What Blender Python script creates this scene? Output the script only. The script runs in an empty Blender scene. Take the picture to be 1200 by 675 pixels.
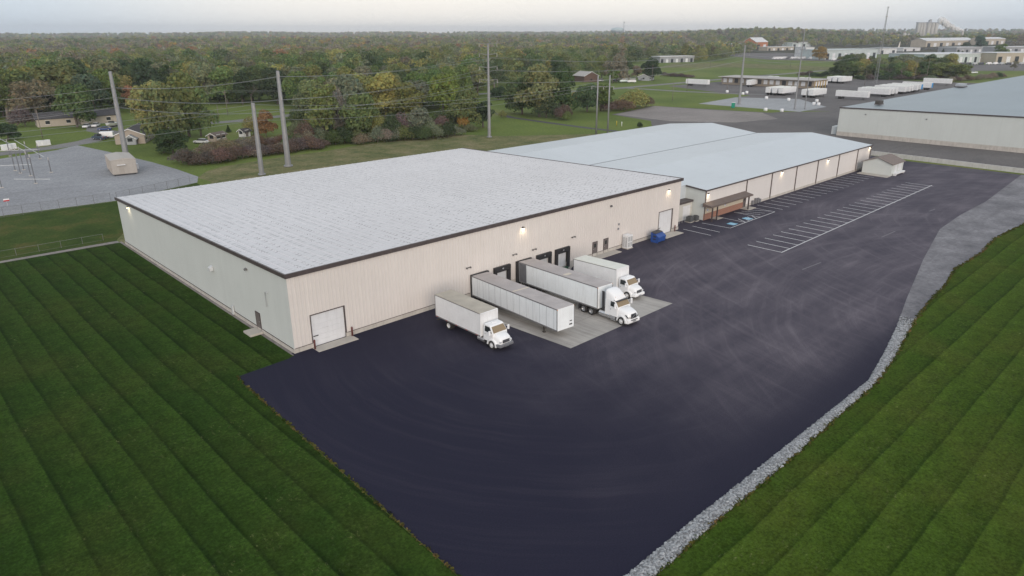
import bpy, bmesh, math, random
import numpy as np
from mathutils import Vector, Matrix, Euler
PI = math.pi
rnd = random.Random(7)
scene = bpy.context.scene
COL = scene.collection

# ------------------------------------------------------------------ camera, sky, sun, exposure
F_PX = 817.85
CAM_R = Vector((0.7242, -0.6895, -0.0043)); CAM_F = Vector((0.6471, 0.6813, -0.3430))
CAM_R = (CAM_R - CAM_R.dot(CAM_F) * CAM_F / CAM_F.dot(CAM_F)).normalized(); CAM_F.normalize()
CAM_U = CAM_R.cross(CAM_F)
CAM_C = Vector((-29.9, -65.3, 32.15))
cam_data = bpy.data.cameras.new('camera')
cam_data.sensor_width = 36; cam_data.lens = F_PX / 1200 * 36
cam_data.clip_start = 0.5; cam_data.clip_end = 30000
cam = bpy.data.objects.new('camera', cam_data); COL.objects.link(cam)
M3 = Matrix((CAM_R, CAM_U, -CAM_F)).transposed()
cam.matrix_world = Matrix.Translation(CAM_C) @ M3.to_4x4()
scene.camera = cam

SUN_EL, SUN_AZ = math.radians(15), math.radians(-122)      # direction towards the light: angle from +x, in the ground plane
world = bpy.data.worlds.new('World'); scene.world = world; world.use_nodes = True
wn, wl = world.node_tree.nodes, world.node_tree.links
wn.clear()
sky = wn.new('ShaderNodeTexSky'); sky.sky_type = 'NISHITA'; sky.sun_disc = False
sky.sun_elevation = SUN_EL; sky.sun_rotation = math.radians(90) - SUN_AZ
sky.air_density = 1.0; sky.dust_density = 2.0; sky.ozone_density = 1.5
tc = wn.new('ShaderNodeTexCoord')
mp = wn.new('ShaderNodeMapping'); mp.inputs['Scale'].default_value = (1.2, 1.2, 9.0)
wl.new(tc.outputs['Generated'], mp.inputs['Vector'])
cn = wn.new('ShaderNodeTexNoise'); cn.inputs['Scale'].default_value = 1.6; cn.inputs['Detail'].default_value = 5
wl.new(mp.outputs[0], cn.inputs['Vector'])
cr = wn.new('ShaderNodeValToRGB')                                  # thin overcast: cool grey veils
cr.color_ramp.elements[0].position = .35; cr.color_ramp.elements[0].color = (.985, .99, 1.0, 1)
cr.color_ramp.elements[1].position = .66; cr.color_ramp.elements[1].color = (1.015, 1.005, 1.0, 1)
wl.new(cn.outputs['Fac'], cr.inputs[0])
sxyz = wn.new('ShaderNodeSeparateXYZ'); wl.new(tc.outputs['Generated'], sxyz.inputs[0])
elr = wn.new('ShaderNodeValToRGB'); wl.new(sxyz.outputs[2], elr.inputs[0])      # the cloud deck is brightest low over the horizon
e_ = elr.color_ramp.elements
e_[0].position = 0.0; e_[0].color = (5.9, 6.75, 7.6, 1); e_[1].position = 1.0; e_[1].color = (5.6, 6.0, 6.5, 1)
k_ = e_.new(.10); k_.color = (6.5, 7.1, 7.7, 1); k_ = e_.new(.35); k_.color = (6.5, 6.9, 7.3, 1)
dp = wn.new('ShaderNodeVectorMath'); dp.operation = 'DOT_PRODUCT'; wl.new(tc.outputs['Generated'], dp.inputs[0]); a_ = math.radians(44.5); dp.inputs[1].default_value = (math.cos(a_), math.sin(a_), 0)
gl = wn.new('ShaderNodeMapRange'); gl.interpolation_type = 'SMOOTHSTEP'; gl.inputs['From Min'].default_value = .80; gl.inputs['From Max'].default_value = 1.0; wl.new(dp.outputs['Value'], gl.inputs['Value'])
mg = wn.new('ShaderNodeMix'); mg.data_type = 'RGBA'; wl.new(gl.outputs[0], mg.inputs[0]); wl.new(elr.outputs[0], mg.inputs[6]); mg.inputs[7].default_value = (9.6, 9.1, 8.4, 1)
mm = wn.new('ShaderNodeMix'); mm.data_type = 'RGBA'; mm.blend_type = 'MULTIPLY'; mm.inputs[0].default_value = 1; wl.new(mg.outputs[2], mm.inputs[6]); wl.new(cr.outputs[0], mm.inputs[7])
mixc = wn.new('ShaderNodeMix'); mixc.data_type = 'RGBA'; mixc.inputs[0].default_value = .88
wl.new(sky.outputs[0], mixc.inputs[6]); wl.new(mm.outputs[2], mixc.inputs[7])
bg = wn.new('ShaderNodeBackground'); bg.inputs['Strength'].default_value = 0.1
wl.new(mixc.outputs[2], bg.inputs['Color'])
wo = wn.new('ShaderNodeOutputWorld'); wl.new(bg.outputs[0], wo.inputs[0])

sun_d = bpy.data.lights.new('sun', 'SUN'); sun_d.energy = 1.75; sun_d.angle = math.radians(38); sun_d.color = (1.0, .86, .75)
sun = bpy.data.objects.new('sun', sun_d); COL.objects.link(sun)
sdir = Vector((math.cos(SUN_EL) * math.cos(SUN_AZ), math.cos(SUN_EL) * math.sin(SUN_AZ), math.sin(SUN_EL)))
sun.rotation_euler = (-sdir).to_track_quat('-Z', 'Y').to_euler()
scene.view_settings.view_transform = 'Standard'; scene.view_settings.look = 'None'
scene.view_settings.exposure = 0.34; scene.view_settings.gamma = 1.0
scene.view_settings.use_curve_mapping = False
scene.render.engine = 'CYCLES'

# ------------------------------------------------------------------ helpers
def G(px, py, z=0.0):
    """the point at height z that the surveyed photograph shows at px, py (1200 x 675 picture)"""
    d = CAM_F * F_PX + CAM_R * (px - 600) - CAM_U * (py - 337.5)
    t = (z - CAM_C.z) / d.z
    return CAM_C + d * t

def tag(o, label=None, cat=None, group=None, kind=None):
    if label: o['label'] = label
    if cat: o['category'] = cat
    if group: o['group'] = group
    if kind: o['kind'] = kind
    return o

def thing(name, label, cat, loc=(0, 0, 0), rot=(0, 0, 0), group=None):
    o = bpy.data.objects.new(name, None); COL.objects.link(o)
    o.empty_display_size = .3
    o.location = loc; o.rotation_euler = rot if hasattr(rot, '__len__') else (0, 0, rot)
    return tag(o, label, cat, group)

def copy_tree(o, parent=None):
    c = o.copy(); COL.objects.link(c); c.parent = parent
    for ch in list(o.children): copy_tree(ch, c)
    return c

class MB:
    def __init__(s): s.v = []; s.f = []; s.m = []; s.s = []
    def add(s, vs, fs, mi=0, sm=False):
        b = len(s.v); s.v += [tuple(v) for v in vs]
        for f in fs: s.f.append(tuple(b + i for i in f)); s.m.append(mi); s.s.append(sm)
        return s
    def box(s, x0, y0, z0, x1, y1, z1, mi=0):
        vs = [(x, y, z) for z in (z0, z1) for y in (y0, y1) for x in (x0, x1)]
        return s.add(vs, [(0, 2, 3, 1), (4, 5, 7, 6), (0, 1, 5, 4), (2, 6, 7, 3), (0, 4, 6, 2), (1, 3, 7, 5)], mi)
    def tube(s, pts, rs, n=8, mi=0, cap=True, sm=True):
        pts = [Vector(p) for p in pts]
        if not hasattr(rs, '__len__'): rs = [rs] * len(pts)
        vs = []; fs = []
        for i, p in enumerate(pts):
            d = (pts[min(i + 1, len(pts) - 1)] - pts[max(i - 1, 0)]).normalized()
            a = d.orthogonal().normalized() if abs(d.z) < .9 else Vector((1, 0, 0)).cross(d).normalized()
            if abs(d.z) < .9: a = Vector((0, 0, 1)).cross(d).normalized()
            b = d.cross(a)
            for k in range(n):
                t = 2 * PI * k / n; vs.append(p + (a * math.cos(t) + b * math.sin(t)) * rs[i])
        for i in range(len(pts) - 1):
            for k in range(n):
                k2 = (k + 1) % n; fs.append((i * n + k, i * n + k2, (i + 1) * n + k2, (i + 1) * n + k))
        s.add(vs, fs, mi, sm)
        if cap: s.add(vs[:n], [tuple(range(n))[::-1]], mi); s.add(vs[-n:], [tuple(range(n))], mi)
        return s
    def lathe(s, prof, axis='z', c=(0, 0, 0), n=16, mi=0, sm=True):
        vs = []; fs = []
        for r, h in prof:
            for k in range(n):
                t = 2 * PI * k / n; a, b = r * math.cos(t), r * math.sin(t)
                p = {'z': (a, b, h), 'x': (h, a, b), 'y': (b, h, a)}[axis]
                vs.append((p[0] + c[0], p[1] + c[1], p[2] + c[2]))
        for i in range(len(prof) - 1):
            for k in range(n):
                k2 = (k + 1) % n; fs.append((i * n + k, i * n + k2, (i + 1) * n + k2, (i + 1) * n + k))
        fs.append(tuple(range(n))[::-1]); fs.append(tuple(range((len(prof) - 1) * n, len(prof) * n)))
        return s.add(vs, fs, mi, sm)
    def prism_x(s, poly, hw, mi=0, sm=False):
        """poly of (y, z) across x; hw(y, z) the half width"""
        n = len(poly); vs = [(-hw(y, z), y, z) for y, z in poly] + [(hw(y, z), y, z) for y, z in poly]
        fs = [tuple(range(n)), tuple(range(n, 2 * n))[::-1]] + [(i, i + n, (i + 1) % n + n, (i + 1) % n) for i in range(n)]
        return s.add(vs, fs, mi, sm)
    def prism_z(s, poly, z0, z1, mi=0):
        n = len(poly); vs = [(x, y, z0) for x, y in poly] + [(x, y, z1) for x, y in poly]
        fs = [tuple(range(n))[::-1], tuple(range(n, 2 * n))] + [(i, (i + 1) % n, (i + 1) % n + n, i + n) for i in range(n)]
        return s.add(vs, fs, mi)
    def build(s, name, mats, parent=None, bevel=0, seg=2, fix=True):
        me = bpy.data.meshes.new(name); me.from_pydata(s.v, [], s.f)
        if not hasattr(mats, '__len__'): mats = [mats]
        for m in mats: me.materials.append(m)
        me.polygons.foreach_set('material_index', s.m); me.polygons.foreach_set('use_smooth', s.s)
        if fix:
            bm = bmesh.new(); bm.from_mesh(me)
            bmesh.ops.recalc_face_normals(bm, faces=bm.faces); bm.to_mesh(me); bm.free()
        me.update()
        o = bpy.data.objects.new(name, me); COL.objects.link(o); o.parent = parent
        if bevel:
            md = o.modifiers.new('bevel', 'BEVEL'); md.width = bevel; md.segments = seg; md.limit_method = 'ANGLE'; md.angle_limit = .6
            for p in me.polygons: p.use_smooth = True
            w = o.modifiers.new('wn', 'WEIGHTED_NORMAL'); w.keep_sharp = False
        return o

# ------------------------------------------------------------------ materials
MATS = {}
def mat(name, rgb=(.5, .5, .5), rough=.6, metal=0.0, spec=None):
    m = bpy.data.materials.new(name); m.use_nodes = True
    b = m.node_tree.nodes['Principled BSDF']
    b.inputs['Base Color'].default_value = (*rgb, 1); b.inputs['Roughness'].default_value = rough
    b.inputs['Metallic'].default_value = metal
    if spec is not None: b.inputs['Specular IOR Level'].default_value = spec
    MATS[name] = m
    return m
class NT:
    """small wrapper for node building"""
    def __init__(s, m): s.t = m.node_tree; s.n = s.t.nodes; s.l = s.t.links; s.b = s.n.get('Principled BSDF')
    def new(s, t, **k):
        n = s.n.new(t)
        for a, b in k.items(): setattr(n, a, b)
        return n
    def link(s, a, b): s.l.new(a, b)
    def pos(s): return s.new('ShaderNodeNewGeometry').outputs['Position']
    def obj(s): return s.new('ShaderNodeTexCoord').outputs['Object']
    def mapv(s, v, scale=(1, 1, 1), rot=(0, 0, 0), loc=(0, 0, 0)):
        n = s.new('ShaderNodeMapping'); n.inputs['Scale'].default_value = scale; n.inputs['Rotation'].default_value = rot; n.inputs['Location'].default_value = loc
        s.link(v, n.inputs[0]); return n.outputs[0]
    def noise(s, v, scale, detail=4, rough=.55, dist=0):
        n = s.new('ShaderNodeTexNoise'); n.inputs['Scale'].default_value = scale; n.inputs['Detail'].default_value = detail
        n.inputs['Roughness'].default_value = rough; n.inputs['Distortion'].default_value = dist
        if v: s.link(v, n.inputs['Vector'])
        return n.outputs['Fac']
    def ramp(s, f, stops):
        n = s.new('ShaderNodeValToRGB'); e = n.color_ramp.elements
        while len(e) < len(stops): e.new(.5)
        for i, (p, c) in enumerate(stops):
            e[i].position = p; e[i].color = (*c, 1) if hasattr(c, '__len__') else (c, c, c, 1)
        s.link(f, n.inputs[0]); return n.outputs[0]
    def math(s, op, a, b=None, c=None):
        n = s.new('ShaderNodeMath', operation=op)
        for i, x in enumerate((a, b, c)):
            if x is None: continue
            if isinstance(x, (int, float)): n.inputs[i].default_value = x
            else: s.link(x, n.inputs[i])
        return n.outputs[0]
    def mix(s, f, a, b, blend='MIX'):
        n = s.new('ShaderNodeMix', data_type='RGBA', blend_type=blend)
        for i, x in ((0, f), (6, a), (7, b)):
            if isinstance(x, (int, float)): n.inputs[i].default_value = x
            elif isinstance(x, tuple): n.inputs[i].default_value = (*x, 1)
            else: s.link(x, n.inputs[i])
        return n.outputs[2]
    def sep(s, v):
        n = s.new('ShaderNodeSeparateXYZ'); s.link(v, n.inputs[0]); return n.outputs
    def comb(s, x, y, z=0.0):
        n = s.new('ShaderNodeCombineXYZ')
        for i, a in enumerate((x, y, z)):
            if isinstance(a, (int, float)): n.inputs[i].default_value = a
            else: s.link(a, n.inputs[i])
        return n.outputs[0]
    def color(s, c): s.link(c, s.b.inputs['Base Color'])
    def bump(s, h, strength=.3, dist=.05):
        n = s.new('ShaderNodeBump'); n.inputs['Strength'].default_value = strength; n.inputs['Distance'].default_value = dist
        s.link(h, n.inputs['Height']); s.link(n.outputs[0], s.b.inputs['Normal'])

def weathered(name, rgb, var=.12, scale=1.5, rough=.6, metal=0.0, streak=True, dirt=(.2, .17, .14), dirt_amt=.12, spec=None):
    m = mat(name, rgb, rough, metal, spec); t = NT(m); o = t.obj()
    n1 = t.noise(o, scale, 5)
    n2 = t.noise(t.mapv(o, (2.2, 2.2, .25) if streak else (1, 1, 1)), scale * 2, 4)
    lo = tuple(c * (1 - var) for c in rgb); hi = tuple(min(1, c * (1 + var * .5)) for c in rgb)
    c = t.ramp(n1, [(.3, lo), (.7, hi)])
    f = t.math('MULTIPLY', t.ramp(n2, [(.5, 0.0), (.75, 1.0)]), dirt_amt)
    t.color(t.mix(f, c, dirt))
    return m

m_white = weathered('white_paint', (.78, .79, .80), .06, 1.2, .35, dirt_amt=.12)
m_cabwhite = mat('cab_paint', (.82, .83, .84), .22)
m_panel = weathered('trailer_side', (.80, .84, .86), .05, .8, .4, dirt_amt=.18)
m_troof = weathered('trailer_roof', (.46, .425, .415), .15, .7, .55, streak=False, dirt=(.2, .17, .15), dirt_amt=.35)
m_troof_white = weathered('box_roof_white', (.76, .77, .70), .06, 1, .5, streak=False, dirt_amt=.1)
m_troof_tan = weathered('box_roof_tan', (.47, .43, .36), .18, .8, .6, streak=False, dirt=(.3, .25, .2), dirt_amt=.3)
m_alu = mat('aluminium', (.55, .56, .58), .38, .8)
m_chrome = mat('chrome', (.75, .75, .76), .2, 1.0)
m_rub = weathered('tyre_rubber', (.022, .022, .023), .3, 6, .85, dirt_amt=.2)
m_black = weathered('black_frame', (.022, .021, .024), .3, 2, .6, dirt_amt=.1)
m_dark = mat('dark_plastic', (.035, .035, .04), .45)
m_glass = mat('cab_glass', (.03, .035, .035), .06)
m_amber = mat('warm_reflection_glass', (.25, .19, .115), .1)  # windshields: warm sky reflection painted into the glass base colour
m_lens = mat('headlight_lens', (.55, .57, .6), .1)
m_red = mat('red_reflector', (.45, .02, .02), .4)
m_orange = mat('orange_marker', (.7, .25, .03), .4)
m_greyunder = mat('underframe', (.06, .055, .05), .7)

def metal_wall(name, rgb, axis='x', pitch=.915, seam=.10):
    m = mat(name, rgb, .5); t = NT(m); p = t.pos(); s = t.sep(p)
    a = s[0] if axis == 'x' else s[1]
    fr = t.math('FRACT', t.math('DIVIDE', a, pitch))
    line = t.ramp(fr, [(0.0, 1.0), (.05, 0.0), (.95, 0.0)])
    n1 = t.noise(p, .25, 4); n2 = t.noise(t.mapv(p, (1.5, 1.5, .12)), 1.2, 4)
    c = t.ramp(n1, [(.3, tuple(x * .95 for x in rgb)), (.7, rgb)])
    c = t.mix(t.math('MULTIPLY', t.ramp(n2, [(.48, 0.0), (.8, 1.0)]), .08), c, tuple(x * .62 for x in rgb))
    # every panel has its own slight tone, seams are drawn darker
    wn_ = t.new('ShaderNodeTexWhiteNoise', noise_dimensions='1D'); t.link(t.math('FLOOR', t.math('DIVIDE', a, pitch)), wn_.inputs['W'])
    c = t.mix(t.math('MULTIPLY', wn_.outputs['Value'], .06), c, tuple(x * .6 for x in rgb))
    c = t.mix(t.math('MULTIPLY', line, seam * 2), c, (.25, .22, .2))
    low = t.ramp(t.math('ADD', s[2], t.math('MULTIPLY', n2, 1.2)), [(.1, 1.0), (1.0, 0.0)])
    c = t.mix(t.math('MULTIPLY', low, .16), c, (.33, .28, .23))
    t.color(c)
    return m
m_wall_f = metal_wall('beige_metal_siding', (.68, .64, .61), 'x', .46, .16)
m_wall_l = metal_wall('cool_tinted_siding', (.61, .635, .62), 'y', seam=.02)  # same siding as the front, cooler light of this side painted into its colour
m_wall_b2 = metal_wall('light_metal_siding', (.70, .67, .65), 'x', 1.2, .05)
m_wall_b2l = metal_wall('pale_green_siding', (.58, .61, .59), 'y', 1.2, .05)
m_wall_wh = metal_wall('far_warehouse_siding', (.58, .61, .59), 'y', 3.0, .08)
m_trim = weathered('brown_roof_trim', (.07, .055, .055), .2, .6, .5, dirt_amt=.15)
m_found = weathered('concrete_footing', (.50, .47, .43), .15, .7, .85, dirt_amt=.4)
m_door = weathered('white_door_panel', (.68, .69, .71), .05, 1, .45, dirt_amt=.12)
m_mandoor = weathered('brown_door', (.15, .13, .125), .1, 1, .5)
m_brick = mat('brick', (.34, .13, .08), .85)
t = NT(m_brick); br = t.new('ShaderNodeTexBrick'); t.link(t.mapv(t.obj(), (1, 1, 1), (PI / 2, 0, 0)), br.inputs['Vector'])
br.inputs['Color1'].default_value = (.27, .125, .085, 1); br.inputs['Color2'].default_value = (.33, .16, .11, 1); br.inputs['Mortar'].default_value = (.3, .22, .18, 1)
br.inputs['Scale'].default_value = 4.5; t.color(br.outputs['Color'])

def roof_mat(name, rgb, seam_pitch, row_pitch, amt, along='x'):
    m = mat(name, rgb, .42); t = NT(m); p = t.pos(); s = t.sep(p)
    u, v = (s[0], s[1]) if along == 'x' else (s[1], s[0])
    row = t.math('FLOOR', t.math('DIVIDE', v, row_pitch))
    wn1 = t.new('ShaderNodeTexWhiteNoise', noise_dimensions='1D'); t.link(row, wn1.inputs['W'])
    # dashes: short grimy marks along each purlin line
    uu = t.math('DIVIDE', t.math('ADD', u, t.math('MULTIPLY', wn1.outputs['Value'], .16)), seam_pitch)
    fu = t.math('FRACT', uu); fv = t.math('FRACT', t.math('DIVIDE', v, row_pitch))
    wn2 = t.new('ShaderNodeTexWhiteNoise', noise_dimensions='2D'); t.link(t.comb(t.math('FLOOR', uu), row), wn2.inputs['Vector'])
    dash = t.math('MULTIPLY', t.ramp(fv, [(0.0, 1.0), (.26, .8), (.40, 0.0), (1.0, 0.0)]), t.ramp(fu, [(.0, 0.0), (.1, 1.0), (.42, 1.0), (.6, 0.0)]))
    dash = t.math('MULTIPLY', dash, t.ramp(wn2.outputs['Value'], [(.15, 0.0), (.9, .8)]))
    big = t.ramp(t.noise(p, .06, 5, .6), [(.35, .5), (.65, 1.25)])
    dash = t.math('MULTIPLY', t.math('MULTIPLY', dash, big), amt)
    c = t.ramp(t.noise(p, .035, 5), [(.3, tuple(x * .90 for x in rgb)), (.7, rgb)])
    streak = t.ramp(t.noise(t.mapv(p, (.25, 2.5, 1) if along == 'y' else (2.5, .25, 1)), .5, 4), [(.5, 0.0), (.8, 1.0)])
    c = t.mix(t.math('MULTIPLY', streak, .10), c, tuple(x * .6 for x in rgb))
    lap = t.ramp(t.math('FRACT', t.math('DIVIDE', u, seam_pitch)), [(0.0, 1.0), (.07, 0.0)])
    c = t.mix(t.math('MULTIPLY', lap, .12), c, tuple(x * .5 for x in rgb))
    t.color(t.mix(dash, c, tuple(x * .45 for x in rgb)))
    t.bump(t.noise(p, 2.0, 3), .15, .02)
    return m
m_roof1 = roof_mat('white_ribbed_roof', (.635, .63, .645), 1.05, .66, 1.5)
m_roof2 = roof_mat('pale_blue_membrane_roof', (.55, .60, .635), 6.0, 3.0, .12)
m_roof3 = roof_mat('blue_grey_roof', (.25, .30, .325), 8.0, 5.0, .35, 'y')
# ------------------------------------------------------------------ ground materials
def smooth_between(t, v, a, b):
    n = t.new('ShaderNodeMapRange', interpolation_type='SMOOTHSTEP')
    t.link(v, n.inputs['Value']); n.inputs['From Min'].default_value = a; n.inputs['From Max'].default_value = b
    return n.outputs['Result']

m_asph = mat('asphalt', (.04, .04, .045), .8, spec=.12); t = NT(m_asph); p = t.pos(); s = t.sep(p)
def swirl(cx, cy, fr, fa):
    dx = t.math('SUBTRACT', s[0], cx); dy = t.math('SUBTRACT', s[1], cy)
    r = t.math('SQRT', t.math('ADD', t.math('MULTIPLY', dx, dx), t.math('MULTIPLY', dy, dy)))
    a = t.math('ARCTAN2', dy, dx)
    w = t.noise(p, .07, 3)
    rr = t.math('ADD', t.math('MULTIPLY', r, fr), t.math('MULTIPLY', w, 2.2))
    return t.ramp(t.noise(t.comb(rr, t.math('MULTIPLY', a, fa)), 1.0, 6, .62), [(.47, 0.0), (.70, 1.0)])
sw1 = swirl(26, -14, 1.1, 1.6); sw2 = swirl(70, -72, .9, 2.4); sw3 = swirl(122, -60, 1.0, 3.0)
lane = t.ramp(t.noise(t.mapv(p, (.05, .38, 1), (0, 0, -.05)), 1.1, 6, .55), [(.40, 0.0), (.75, 1.0)])
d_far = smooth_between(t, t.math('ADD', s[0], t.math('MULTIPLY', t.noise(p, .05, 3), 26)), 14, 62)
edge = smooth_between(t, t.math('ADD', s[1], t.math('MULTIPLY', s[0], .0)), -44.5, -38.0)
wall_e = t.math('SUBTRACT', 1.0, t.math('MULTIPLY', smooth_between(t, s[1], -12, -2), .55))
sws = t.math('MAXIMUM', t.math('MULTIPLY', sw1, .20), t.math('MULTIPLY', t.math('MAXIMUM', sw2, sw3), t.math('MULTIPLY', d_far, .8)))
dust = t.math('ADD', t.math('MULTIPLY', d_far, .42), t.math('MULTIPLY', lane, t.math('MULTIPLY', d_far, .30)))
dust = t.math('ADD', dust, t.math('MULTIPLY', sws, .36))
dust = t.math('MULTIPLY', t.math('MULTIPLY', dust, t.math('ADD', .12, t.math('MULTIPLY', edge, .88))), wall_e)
blot = t.ramp(t.noise(p, .10, 5, .6), [(.3, .68), (.7, 1.25)])
dust = t.math('MINIMUM', t.math('MULTIPLY', dust, blot), 1.0)
grain = t.ramp(t.noise(p, 9.0, 3, .7), [(.3, .74), (.75, 1.3)])
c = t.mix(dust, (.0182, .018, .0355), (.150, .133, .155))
c = t.mix(1.0, c, grain, 'MULTIPLY')
t.color(c); t.bump(t.noise(p, 14, 3), .25, .01)

m_conc = mat('dock_concrete', (.35, .34, .32), .8); t = NT(m_conc); p = t.pos(); s = t.sep(p)
n1 = t.noise(p, .3, 5); tracks = t.ramp(t.noise(t.mapv(p, (1.3, .09, 1)), 1.0, 5, .6), [(.42, 0.0), (.7, 1.0)])
c = t.ramp(n1, [(.3, (.36, .34, .315)), (.7, (.50, .475, .44))])
c = t.mix(t.math('MULTIPLY', tracks, .5), c, (.16, .143, .13))
jx = t.ramp(t.math('FRACT', t.math('DIVIDE', s[0], 3.85)), [(0.0, 1.0), (.018, 0.0)]); jy = t.ramp(t.math('FRACT', t.math('DIVIDE', s[1], 4.95)), [(0.0, 1.0), (.014, 0.0)])
c = t.mix(t.math('MULTIPLY', t.math('MAXIMUM', jx, jy), .75), c, (.1, .09, .085))
t.color(c)
m_slab = weathered('slab_concrete', (.46, .43, .385), .12, .8, .85, streak=False, dirt_amt=.25)

def lawn_mat(name, axis, pitch, off, cA, cB, cline, dry):
    m = mat(name, cA, .95, spec=.04); t = NT(m); p = t.pos(); s = t.sep(p)
    a, b = (s[0], s[1]) if axis == 'x' else (s[1], s[0])
    aw = t.math('ADD', a, t.math('MULTIPLY', t.math('SUBTRACT', t.noise(t.mapv(p, (1, 1, 1)), .045, 3), .5), .9))
    u = t.math('DIVIDE', t.math('SUBTRACT', aw, off), pitch)
    fr = t.math('FRACT', u)
    row = t.math('FLOOR', u)
    wnn = t.new('ShaderNodeTexWhiteNoise', noise_dimensions='1D'); t.link(row, wnn.inputs['W'])
    par = t.math('MULTIPLY', t.math('MODULO', t.math('ABSOLUTE', row), 2.0), 1.0)
    base = t.mix(t.math('ADD', t.math('MULTIPLY', par, .35), t.math('MULTIPLY', wnn.outputs['Value'], .4)), cA, cB)
    grad = t.ramp(fr, [(0.0, .92), (.25, .94), (.5, 1.0), (.7, 1.12), (.94, 1.2), (1.0, 1.05)])
    base = t.mix(1.0, base, grad, 'MULTIPLY')
    line = t.math('MAXIMUM', t.ramp(fr, [(0.0, 1.0), (.04, .9), (.12, .22), (.22, 0.0), (.96, 0.0), (1.0, 1.0)]), t.ramp(fr, [(.40, 0.0), (.44, .22), (.48, 0.0)]))
    brk = t.ramp(t.noise(t.mapv(p, (.12, 1, 1) if axis == 'y' else (1, .12, 1)), .5, 4), [(.3, .5), (.6, 1.0)])
    base = t.mix(t.math('MULTIPLY', t.math('MULTIPLY', line, brk), .8 if axis == 'x' else .62), base, cline)
    # clipped grass lying in short ragged streaks, dry patches, fine mottling
    patch = t.ramp(t.noise(p, .11, 5, .6), [(.45, 0.0), (.72, 1.0)])
    base = t.mix(t.math('MULTIPLY', patch, .38), base, dry)
    clip = t.ramp(t.noise(t.mapv(p, (3.0, 1.4, 1) if axis == 'x' else (1.4, 3.0, 1)), 1.2, 4, .75), [(.58, 0.0), (.68, 1.0)])
    dens = t.ramp(t.noise(p, .25, 3), [(.48, 0.0), (.68, 1.0)])
    base = t.mix(t.math('MULTIPLY', t.math('MULTIPLY', clip, dens), .7), base, (.17, .17, .08))
    fine = t.ramp(t.noise(p, 3.6, 5, .8), [(.28, .42), (.5, 1.0), (.72, 1.75)])
    mid = t.ramp(t.noise(p, .7, 5, .65), [(.3, .74), (.7, 1.25)])
    base = t.mix(1.0, t.mix(1.0, base, fine, 'MULTIPLY'), mid, 'MULTIPLY')
    t.color(base); t.bump(t.noise(p, 6, 4, .7), .4, .05)
    return m
m_lawn_l = lawn_mat('mown_lawn', 'x', 2.70, -24.45, (.0205, .0445, .0070), (.028, .055, .0085), (.006, .016, .003), (.056, .062, .015))
m_lawn_r = lawn_mat('mown_lawn_warm', 'y', 2.75, -58.95, (.036, .067, .0082), (.048, .078, .0105), (.011, .028, .004), (.085, .088, .018))

m_grass = mat('grass', (.06, .1, .03), .95, spec=.1); t = NT(m_grass); p = t.pos()
c = t.ramp(t.noise(p, .02, 5, .6), [(.3, (.088, .128, .030)), (.55, (.135, .178, .043)), (.75, (.19, .185, .068))])
c = t.mix(1.0, c, t.ramp(t.noise(p, 1.2, 4, .7), [(.25, .7), (.75, 1.3)]), 'MULTIPLY'); t.color(c)
m_rough = mat('rough_grass', (.1, .1, .05), .95, spec=.1); t = NT(m_rough); p = t.pos()
c = t.ramp(t.noise(p, .13, 6, .78), [(.34, (.085, .108, .040)), (.5, (.155, .158, .070)), (.68, (.26, .215, .125))])
c = t.mix(1.0, c, t.ramp(t.noise(p, 1.6, 4, .75), [(.25, .55), (.75, 1.45)]), 'MULTIPLY'); t.color(c); t.bump(t.noise(p, 1.3, 4), 1, .3)
m_gdark = mat('coarse_grass', (.04, .07, .02), .95, spec=.05); t = NT(m_gdark); p = t.pos()
c = t.ramp(t.noise(p, .12, 6, .7), [(.32, (.030, .052, .012)), (.5, (.048, .076, .017)), (.68, (.095, .088, .030))])
t.color(t.mix(1.0, c, t.ramp(t.noise(p, 2.2, 4, .75), [(.25, .6), (.75, 1.45)]), 'MULTIPLY'))
def dusty(name, a, b, cdark, sc=.05):
    m = mat(name, a, .88); t = NT(m); p = t.pos()
    c = t.ramp(t.noise(p, sc, 6, .62), [(.3, a), (.7, b)])
    st = t.ramp(t.noise(t.mapv(p, (.06, .6, 1), (0, 0, 1.4)), .8, 5), [(.5, 0.0), (.75, 1.0)])
    c = t.mix(t.math('MULTIPLY', st, .45), c, cdark)
    c = t.mix(1.0, c, t.ramp(t.noise(p, 1.8, 4, .7), [(.25, .8), (.75, 1.2)]), 'MULTIPLY')
    vr = t.new('ShaderNodeTexVoronoi'); vr.inputs['Scale'].default_value = 2.6; t.link(p, vr.inputs['Vector']); c = t.mix(1.0, c, t.ramp(vr.outputs['Color'], [(.1, .85), (.9, 1.13)]), 'MULTIPLY')
    t.color(c); return m
m_gravel = dusty('grey_gravel', (.105, .103, .115), (.25, .245, .26), (.065, .063, .072), .16)
m_sub = dusty('substation_gravel', (.23, .235, .25), (.31, .32, .335), (.17, .175, .19), .05)
m_yard = dusty('worn_yard_asphalt', (.085, .078, .078), (.15, .138, .132), (.055, .052, .055), .03)
m_gyard = dusty('gravel_yard', (.19, .17, .16), (.27, .245, .23), (.13, .12, .115), .04)
m_pale = dusty('pale_concrete', (.28, .29, .30), (.36, .37, .38), (.22, .225, .235), .04)
m_road = dusty('road_asphalt', (.15, .145, .145), (.21, .205, .20), (.11, .105, .10), .03)
m_path = dusty('path_asphalt', (.055, .052, .065), (.08, .075, .09), (.04, .04, .05), .05)
m_paint = weathered('road_paint', (.78, .78, .78), .12, 2, .6, streak=False, dirt=(.2, .19, .19), dirt_amt=.35)
m_paint_old = weathered('worn_road_paint', (.17, .16, .175), .15, 2, .7, streak=False, dirt=(.1, .1, .1), dirt_amt=.6)
m_bluep = mat('blue_road_paint', (.22, .50, .68), .6)

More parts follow.
